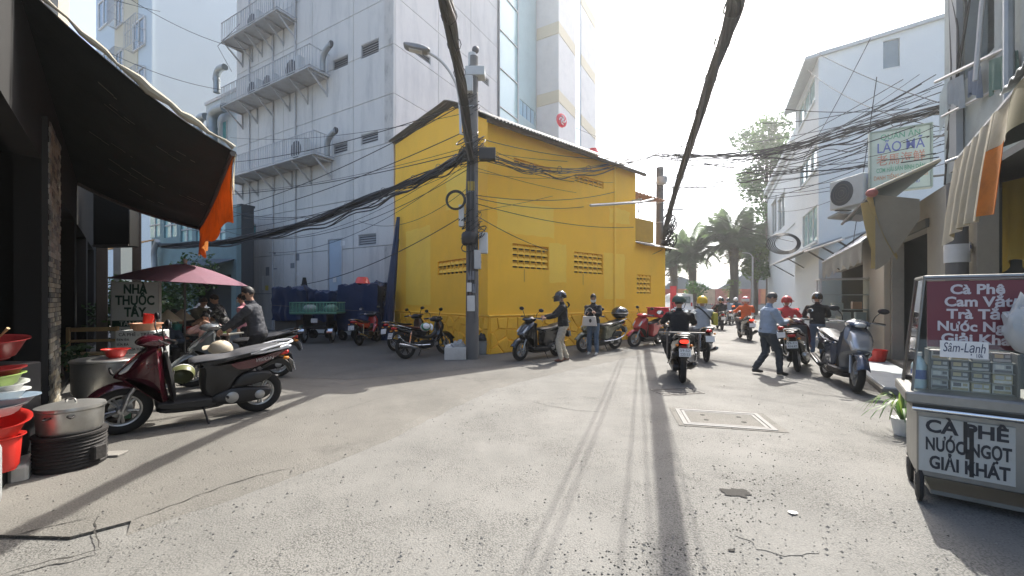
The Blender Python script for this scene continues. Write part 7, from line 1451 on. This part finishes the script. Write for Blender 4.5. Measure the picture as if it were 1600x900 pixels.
# ------------------------------------------------------------------ poles, boxes and cables
CAB = mat('black_cable', (.018, .018, .02), .6, 0, .2, 8); CABG = mat('grey_cable', (.09, .09, .095), .6)
p1 = G(737, 562, .02); X1p, Y1p = p1.x, p1.y + .15
PO = thing('utility_pole', 'crowded concrete utility pole at the corner of the yellow house', 'utility pole', (X1p, Y1p, .02))
MB().tube([(0, 0, 0), (.0, 0, 3.8), (.03, 0, 7.45)], [.165, .145, .115], 18).build('shaft', PM, PO)
BXM = mat('box_grey', (.46, .47, .46), .5, 0, .08, 5, stain=(.3, .3, .28), stain_amt=.3); BXW = mat('box_white', (.56, .57, .56), .5, 0, .06, 5, stain=(.36, .35, .32))
def zp(py): return EYE - (py - HY) / F * Y1p - .02
def xp(px): return (px - CX) / F * Y1p - X1p
def pbox(nm, x0, x1, y0, y1, m, d0=-.24, d1=-.06, **k): return MB().box(xp(x0), xp(x1), d0, d1, zp(y1), zp(y0), ch=.01).build(nm, m, PO, **k)
bx = pbox('meter_box', 749, 762, 364, 396, BXW, -.1, .12, label='white meter box on the right of the pole'); MB().box(xp(751), xp(760), -.108, -.1, zp(392), zp(368)).build('box_door', BXW, bx)
bx = pbox('meter_box', 742, 752, 392, 421, BXM, -.22, -.02, label='smaller grey meter box lower on the pole'); MB().tube([(xp(752), -.1, zp(410)), (xp(752) + .01, -.1, zp(410))], .02, 8).build('lock', CABG, bx)
pbox('meter_box', 718, 726, 322, 355, BXW, -.16, .02, label='narrow pale box on the left of the pole')
for py, nm in ((118, 'upper'),):
    MB().box(xp(728), xp(758), -.16, .14, zp(122), zp(108), ch=.01).build('cross_box', BXM, PO); MB().box(xp(720), xp(740), -.26, -.02, zp(150), zp(126), ch=.01).build('junction_box', BXM, PO)
MB().tube([(0, 0, zp(104)), (0, 0, zp(84))], .10, 14).build('insulator', BXM, PO); MB().ell((xp(743), 0, zp(78)), (.09, .09, .09), 12).build('siren_horn', CABG, PO)
MB().box(xp(731), xp(742), -.15, -.135, zp(300), zp(286)).build('yellow_marker', mat('yellow_marker', (.62, .42, .03), .6), PO)
for i, (x0, x1, y0, y1, m) in enumerate(((731, 743, 462, 486, PAP), (730, 738, 442, 456, PAP), (739, 744, 444, 458, PAP2), (732, 743, 424, 438, PAP2))): pbox('notice', x0, x1, y0, y1, m, -.172, -.158)
tr = pbox('splice_closure', 750, 775, 238, 256, CAB, -.35, -.15, label='black cable splice box right of the pole')
for z in (1.6, 2.9, 4.1, 5.2, 6.2): MB().tube([V(.152 * math.cos(a) * (1 - z * .03), .152 * math.sin(a) * (1 - z * .03), z) for a in [k * .4488 for k in range(14)]], .012, 5, closed=True).build('strap', MATS['grey_channel'], PO)
for i in range(7): x = -.13 + .035 * i; MB().tube(spline([V(x, -.15 + .02 * (i % 2), .9 + .4 * (i % 3)), V(x * .9 + .02 * (i % 2), -.17, 2.4), V(x * 1.1, -.155, 3.6), V(x * .8, -.14, 5.0)], 5), .011, 5).build('riser_cable', CAB if i % 3 else CABG, PO)
# tangle round the pole
tg = MB(); rt = random.Random(4)
for py, n_, rad in ((235, 26, .26), (352, 16, .22), (165, 12, .16), (378, 8, .2)):
    for i in range(n_):
        c = V(rt.uniform(-.12, .12), rt.uniform(-.15, .02), zp(py) + rt.uniform(-.28, .28)); r_ = rad * rt.uniform(.5, 1.2); tl_ = rt.uniform(-.9, .9); ph = rt.uniform(0, 6.28)
        tg.tube([c + V(r_ * math.cos(a + ph), r_ * .7 * math.sin(a + ph), r_ * .75 * math.sin(a * 1.0 + ph + 1 + tl_)) for a in [k * .5 for k in range(11)]], rt.choice((.008, .01, .013)), 4)
o = tg.build('cable_tangle', CAB, PO, recalc=False); o['kind'] = 'stuff'
MB().lathe([(0, -.16), (.15, -.16), (.19, -.10), (.19, .10), (.16, .15), (0, .16)], (xp(734), -.12, zp(374)), 16).build('cable_drum', CAB, PO)
LP_ = thing('street_lamp', 'grey LED street lamp on a curved arm high on the utility pole', 'street lamp', (X1p, Y1p, 0))
am = spline([V(xp(721), -.15, zp(212)), V(xp(720), -.2, zp(170)), V(xp(715), -.35, zp(140)), V(xp(697), -.5, zp(115)), V(xp(676), -.6, zp(103))], 6); MB().tube(am, .033, 8).build('arm', MATS['grey_channel'], LP_)
mb = MB(); mb.slab(smooth_loop([(-.55, .02), (-.5, .07), (-.2, .10), (.02, .06), (.05, .0), (-.1, -.04), (-.45, -.04)]), .12, .03); mb.xf(Matrix.Translation(am[-1]) @ Matrix.Rotation(R(8), 4, 'Y') @ Matrix.Rotation(R(10), 4, 'Z')); LH = mb.build('lamp_head', mat('lamp_grey', (.20, .21, .22), .5, .2), LP_)
MB().box(-.42, -.12, -.08, .08, -.052, -.041).xf(Matrix.Translation(am[-1]) @ Matrix.Rotation(R(8), 4, 'Y') @ Matrix.Rotation(R(10), 4, 'Z')).build('led_panel', mat('led_lens', (.5, .52, .52), .3), LH)
MB().tube([(xp(721), -.15, zp(212)), (0, 0, zp(212))], .02, 6).tube([(xp(721), -.15, zp(185)), (0, 0, zp(185))], .02, 6).build('clamp', MATS['grey_channel'], LP_) if False else None
for py in (212, 186): MB().tube([(xp(721), -.15, zp(py)), (0.05, -.05, zp(py))], .02, 6).build('clamp', MATS['grey_channel'], LP_)
cl = thing('cable_coil', 'coil of spare black cable hanging left of the utility pole', 'cable coil', V((712 - CX) / F * (Y1p - .3), Y1p - .3, EYE - (313 - HY) / F * (Y1p - .3)))
for i in range(6): rr = .20 + .012 * (i % 4); MB().tube([V(rr * math.cos(a), .012 * i - .03, rr * math.sin(a) + .01 * (i % 2)) for a in [k * .2618 for k in range(24)]], .011, 5, closed=True).build('loop', CAB, cl)
MB().tube([(.16, 0, .12), (.3, .2, .2)], .012, 5).build('tie', CAB, cl)
# second pole
P2 = P(1031, 500, 18.2); PQ = thing('utility_pole', 'second concrete pole rising behind the end of the yellow house', 'utility pole', (P2.x, 18.2, 0))
z2 = lambda py: EYE - (py - HY) / F * 18.2
MB().tube([(0, 0, 0), (0, 0, z2(262))], [.2, .15], 16).build('shaft', PM, PQ)
for py in (285, 318, 348): MB().tube([V(.17 * math.cos(a), .17 * math.sin(a), z2(py)) for a in [k * .4488 for k in range(14)]], .016, 5, closed=True).build('strap', MATS['grey_channel'], PQ)
MB().lathe([(0, -.2), (.18, -.2), (.22, -.1), (.22, .1), (0, .14)], (0, -.25, z2(283)), 14).build('lamp_globe', BXM, PQ); MB().tube([(0, 0, z2(328)), (1.0, -.1, z2(328))], .035, 6).build('cross_arm', MATS['grey_channel'], PQ); MB().tube([(.55, -.1, z2(275)), (.55, -.1, z2(318))], .02, 6).build('ladder_bar', MATS['grey_channel'], PQ)
tg = MB()
for i in range(46):
    c = V(.35 + rt.uniform(-.2, .2), rt.uniform(-.25, .1), z2(368) + rt.uniform(-.55, .75)); r_ = rt.uniform(.12, .34); ph = rt.uniform(0, 6.28)
    tg.tube([c + V(r_ * .7 * math.cos(a + ph), r_ * .7 * math.sin(a + ph), r_ * 1.2 * math.sin(a + ph + 1)) for a in [k * .55 for k in range(10)]], rt.choice((.014, .02, .026)), 4)
o = tg.build('cable_tangle', CAB, PQ, recalc=False); o['kind'] = 'stuff'
def bez(pts, n=10): return spline(pts, n)
def bundle(label, pts, rad, ns, rs, seed, extra=0, m=CAB, taper=None, n=10):
    """a thick bundle: strands winding round a sagging path"""
    t = thing('cable_bundle', label, 'cables', pts[0]); rn = random.Random(seed); q = [p - Vector(pts[0]) for p in bez(pts, n)]; L = len(q)
    for i in range(ns):
        ph, fr_, am_ = rn.uniform(0, 6.28), rn.uniform(1.5, 5), rad * math.sqrt(rn.random()); loose = rn.uniform(.2, 1.0) * extra if rn.random() < .35 else 0
        o = []
        for k, p in enumerate(q):
            a = ph + fr_ * k / L * 3; f = taper(k / L) if taper else 1; tt = (q[min(k + 1, L - 1)] - q[max(k - 1, 0)]).normalized(); u = tt.cross(V(0, 0, 1)).normalized(); w = u.cross(tt)
            o.append(p + u * am_ * f * math.cos(a) + w * am_ * f * math.sin(a) + V(0, 0, -loose * math.sin(math.pi * k / (L - 1)) * (1 + .3 * math.sin(k))))
        MB().tube(o, rn.choice(rs), 5).build('cable', m if i % 5 else CABG, t, recalc=False)
    for k in range(4, L - 2, 5):
        tt = (q[k + 1] - q[k - 1]).normalized(); u = tt.cross(V(0, 0, 1)).normalized(); w = u.cross(tt); MB().tube([q[k] + (u * math.cos(a) + w * math.sin(a)) * (rad * 1.15 + .012) for a in [j * .6283 for j in range(10)]], .008, 4, closed=True).build('cable_tie', CABG, t, recalc=False)
    return t
pt = lambda px, py, Y: P(px, py, Y)
bundle('thick black cable bundle running from the pole up over the viewer at top centre', [pt(735, 248, Y1p - .2), pt(724, 150, 8.2), pt(708, 60, 6.3), pt(692, -30, 4.8), pt(672, -160, 3.6), V(-.6, -3, 5.2)], .085, 30, (.013, .018, .023), 1, .06)
bundle('thick black cable bundle sagging from the pole leftward into the alley', [pt(730, 240, Y1p - .2), pt(680, 268, 10.6), pt(590, 305, 12.0), pt(470, 350, 13.8), pt(350, 378, 15.6), pt(250, 384, 17.2)], .11, 22, (.012, .018, .024), 2, .25)
bundle('long thick black cable bundle from the second pole up out at top right', [pt(1036, 372, 17.7), pt(1052, 310, 14.2), pt(1082, 215, 10.2), pt(1115, 110, 7.0), pt(1150, 0, 4.45), pt(1180, -120, 3.1), V(1.2, -1.2, 4.9)], .080, 40, (.014, .018, .024), 3, .04)
bundle('black cable bundle spanning from pole to second pole before the yellow house', [pt(742, 240, Y1p - .1), pt(840, 262, 11.5), pt(930, 262, 13.4), pt(1032, 240, 18.2)], .07, 9, (.009, .012), 4, .22)
bundle('black cable bundle crossing from the second pole to the right house fronts', [pt(1032, 245, 18.2), pt(1180, 240, 13.0), pt(1330, 205, 10.0), pt(1500, 165, 7.6)], .10, 14, (.010, .014, .018), 5, .45)
wi = 0
WIRES = []
def wire(a, b, sag, r=.008, m=CAB, grp='thin overhead wires', lb='thin black overhead wire strung across the street', n=18, name='overhead_wire'):
    a, b = Vector(a), Vector(b); pts = [a.lerp(b, k / n) - V(0, 0, 4 * sag * (k / n) * (1 - k / n)) - a for k in range(n + 1)]
    o = MB().tube(pts, r, 5).build(name, m, None, a, recalc=False); WIRES.append((o, grp, a, b)); return tag(o, lb, 'wire', grp)
g1, l1 = 'wires from the pole across the grey tower', 'thin black wire running from the utility pole across the grey tower'
for a, b, s in (((735, 160, 10), (340, 255, 17), .3), ((738, 155, 10), (320, 335, 17), .4), ((738, 200, 10), (330, 345, 16.5), .3), ((738, 228, 10), (350, 300, 16.5), .25), ((735, 236, 10), (340, 305, 15.5), .2), ((735, 240, 10), (430, 372, 14), .5), ((736, 250, 10), (420, 395, 14), .6), ((735, 258, 10), (380, 340, 15), .5), ((735, 262, 10), (350, 360, 16), .9), ((735, 175, 10), (360, 215, 17), .3), ((735, 290, 10), (560, 345, 13.5), .5), ((735, 330, 10), (470, 445, 14.5), .3), ((736, 248, 10), (300, 360, 17), .5), ((737, 246, 10), (360, 330, 16.4), .75)): wire(pt(*a), pt(*b), s, rt.choice((.007, .009, .012)), CAB, g1, l1)
g2, l2 = 'wires before the yellow house', 'thin dark wire drooping in front of the yellow house wall'
for a, b, s in (((742, 235, 10), (1030, 242, 18), .3), ((742, 240, 10), (1035, 262, 18), .7), ((744, 246, 10), (1030, 238, 18), .5), ((744, 262, 10), (1035, 300, 18), .4), ((744, 305, 10), (960, 300, 14.2), .2), ((746, 310, 10), (920, 322, 13.6), .15), ((744, 330, 10), (905, 295, 13.6), .05), ((746, 338, 10), (900, 402, 13.6), .15), ((744, 318, 10), (990, 355, 15), .2), ((905, 395, 13.7), (1035, 390, 16.4), .35), ((900, 200, 13), (1035, 245, 18), .1), ((744, 215, 10), (1000, 245, 15.6), .25), ((744, 222, 10), (990, 282, 15.4), .4), ((744, 268, 10), (960, 258, 14.6), .3)): wire(pt(*a), pt(*b), s, rt.choice((.006, .008, .010)), CAB, g2, l2)
g3, l3 = 'wires to the right house fronts', 'thin black wire strung toward the white and grey houses on the right'
for i in range(26):
    a = pt(rt.uniform(1028, 1050), rt.uniform(232, 300), 18); b = pt(rt.uniform(1400, 1520), rt.uniform(110, 250), rt.uniform(7.6, 9)); wire(a, b, rt.uniform(.1, .9), rt.choice((.006, .008, .011)), CAB, g3, l3)
for a, b, s in (((1240, 60, 14), (1500, 170, 8), .2), ((1262, 110, 14), (1480, 200, 8), .3), ((1215, 330, 17), (1500, 190, 8), .5), ((1060, 305, 17.5), (1240, 378, 16), .25), ((1140, 155, 12), (1420, 170, 9), .2), ((1150, 190, 12), (1480, 130, 8), .3), ((1200, 300, 15), (1470, 225, 8.4), .35), ((1255, 250, 14), (1360, 60, 10), .1), ((1330, 400, 12), (1370, 120, 9), .05)): wire(pt(*a), pt(*b), s, .009, CAB, g3, l3)
g4, l4 = 'wires rising out of the top of the picture', 'thin wire rising from the second pole out of the top of the picture'
for a, b in (((1033, 262, 18), (1058, -60, 5.5)), ((1036, 262, 18), (1072, -90, 5.0)), ((1040, 300, 17.8), (1148, -40, 4.6)), ((1046, 330, 17.5), (1158, 30, 5.6)), ((1042, 290, 17.8), (1128, -80, 4.6)), ((1040, 280, 18), (1168, -30, 4.7))): wire(pt(*a), pt(*b) , .15, rt.choice((.008, .012)), CAB, g4, l4)
g5, l5 = 'wires before the far pale tower', 'thin black wire crossing in front of the far pale tower at top left'
for a, b, s in (((190, -10, 16), (384, 78, 19), .3), ((170, 82, 16), (345, 140, 19), .2), ((60, -40, 14), (250, 18, 18), .1), ((340, 72, 20), (376, 36, 19.5), .0), ((340, 72, 20), (362, 112, 20.3), .0)): wire(pt(*a), pt(*b), s, .011, CAB, g5, l5)
g6, l6 = 'wires across the white house', 'thin grey wire looping across the white house wall'
for a, b, s in (((1000, 230, 17), (1500, 150, 8), .4), ((1100, 150, 12), (1240, 140, 10), .1), ((1000, 205, 15), (1100, 235, 14), .1), ((1180, 245, 13), (1460, 210, 8.5), .6), ((1130, 255, 14), (1440, 175, 8.6), .8)): wire(pt(*a), pt(*b), s, .009, CABG, g6, l6)
for (px, py, Y, r_, lb) in ((1228, 380, 15, .42, 'coil of black cable hanging above the far shop canopy'), (1402, 232, 8.8, .16, 'small loop of spare cable above the restaurant sign')):
    c = thing('cable_coil', lb, 'cable coil', pt(px, py, Y))
    for i in range(5): MB().tube([V(r_ * (1 + .12 * i) * math.cos(a), .03 * i, r_ * .7 * (1 + .08 * i) * math.sin(a)) for a in [k * .2618 for k in range(24)]], .016, 5, closed=True).build('loop', CAB, c)

# wires that can be told apart are named by their order
ORD = 'first second third fourth fifth sixth seventh eighth ninth tenth eleventh twelfth thirteenth fourteenth fifteenth'.split()
def ypix(p): return HY - (p.z - EYE) / p.y * F
def xpix(p): return CX + p.x / p.y * F
for grp, key, txt in ((g1, lambda a, b: ypix(b), 'thin black wire across the grey tower, %s from the top at its left end'), (g2, lambda a, b: ypix(b), 'thin dark wire before the yellow house, %s from the top at its right end'),
                      (g4, lambda a, b: xpix(b), 'thin wire rising from the second pole, %s from the left at the top'), (g5, lambda a, b: ypix(a), 'thin wire before the far pale tower, %s from the top at its left end'), (g6, lambda a, b: ypix(a), 'thin grey wire across the white house, %s from the top at its left end')):
    for i, w in enumerate(sorted([w for w in WIRES if w[1] == grp], key=lambda w: key(w[2], w[3]))): w[0]['label'] = txt % ORD[i]
# ------------------------------------------------------------------ sunlit street haze
hm = bpy.data.materials.new('haze_air'); hm.use_nodes = True; n_ = hm.node_tree.nodes; n_.remove(n_['Principled BSDF'])
pv = n_.new('ShaderNodeVolumePrincipled'); pv.inputs['Color'].default_value = (.93, .96, .97, 1); pv.inputs['Density'].default_value = .0019; pv.inputs['Anisotropy'].default_value = .72
hm.node_tree.links.new(pv.outputs[0], n_['Material Output'].inputs['Volume'])
hz = MB().box(-405, 405, -105, 705, -1.05, 66).build('haze', hm); hz['kind'] = 'stuff'
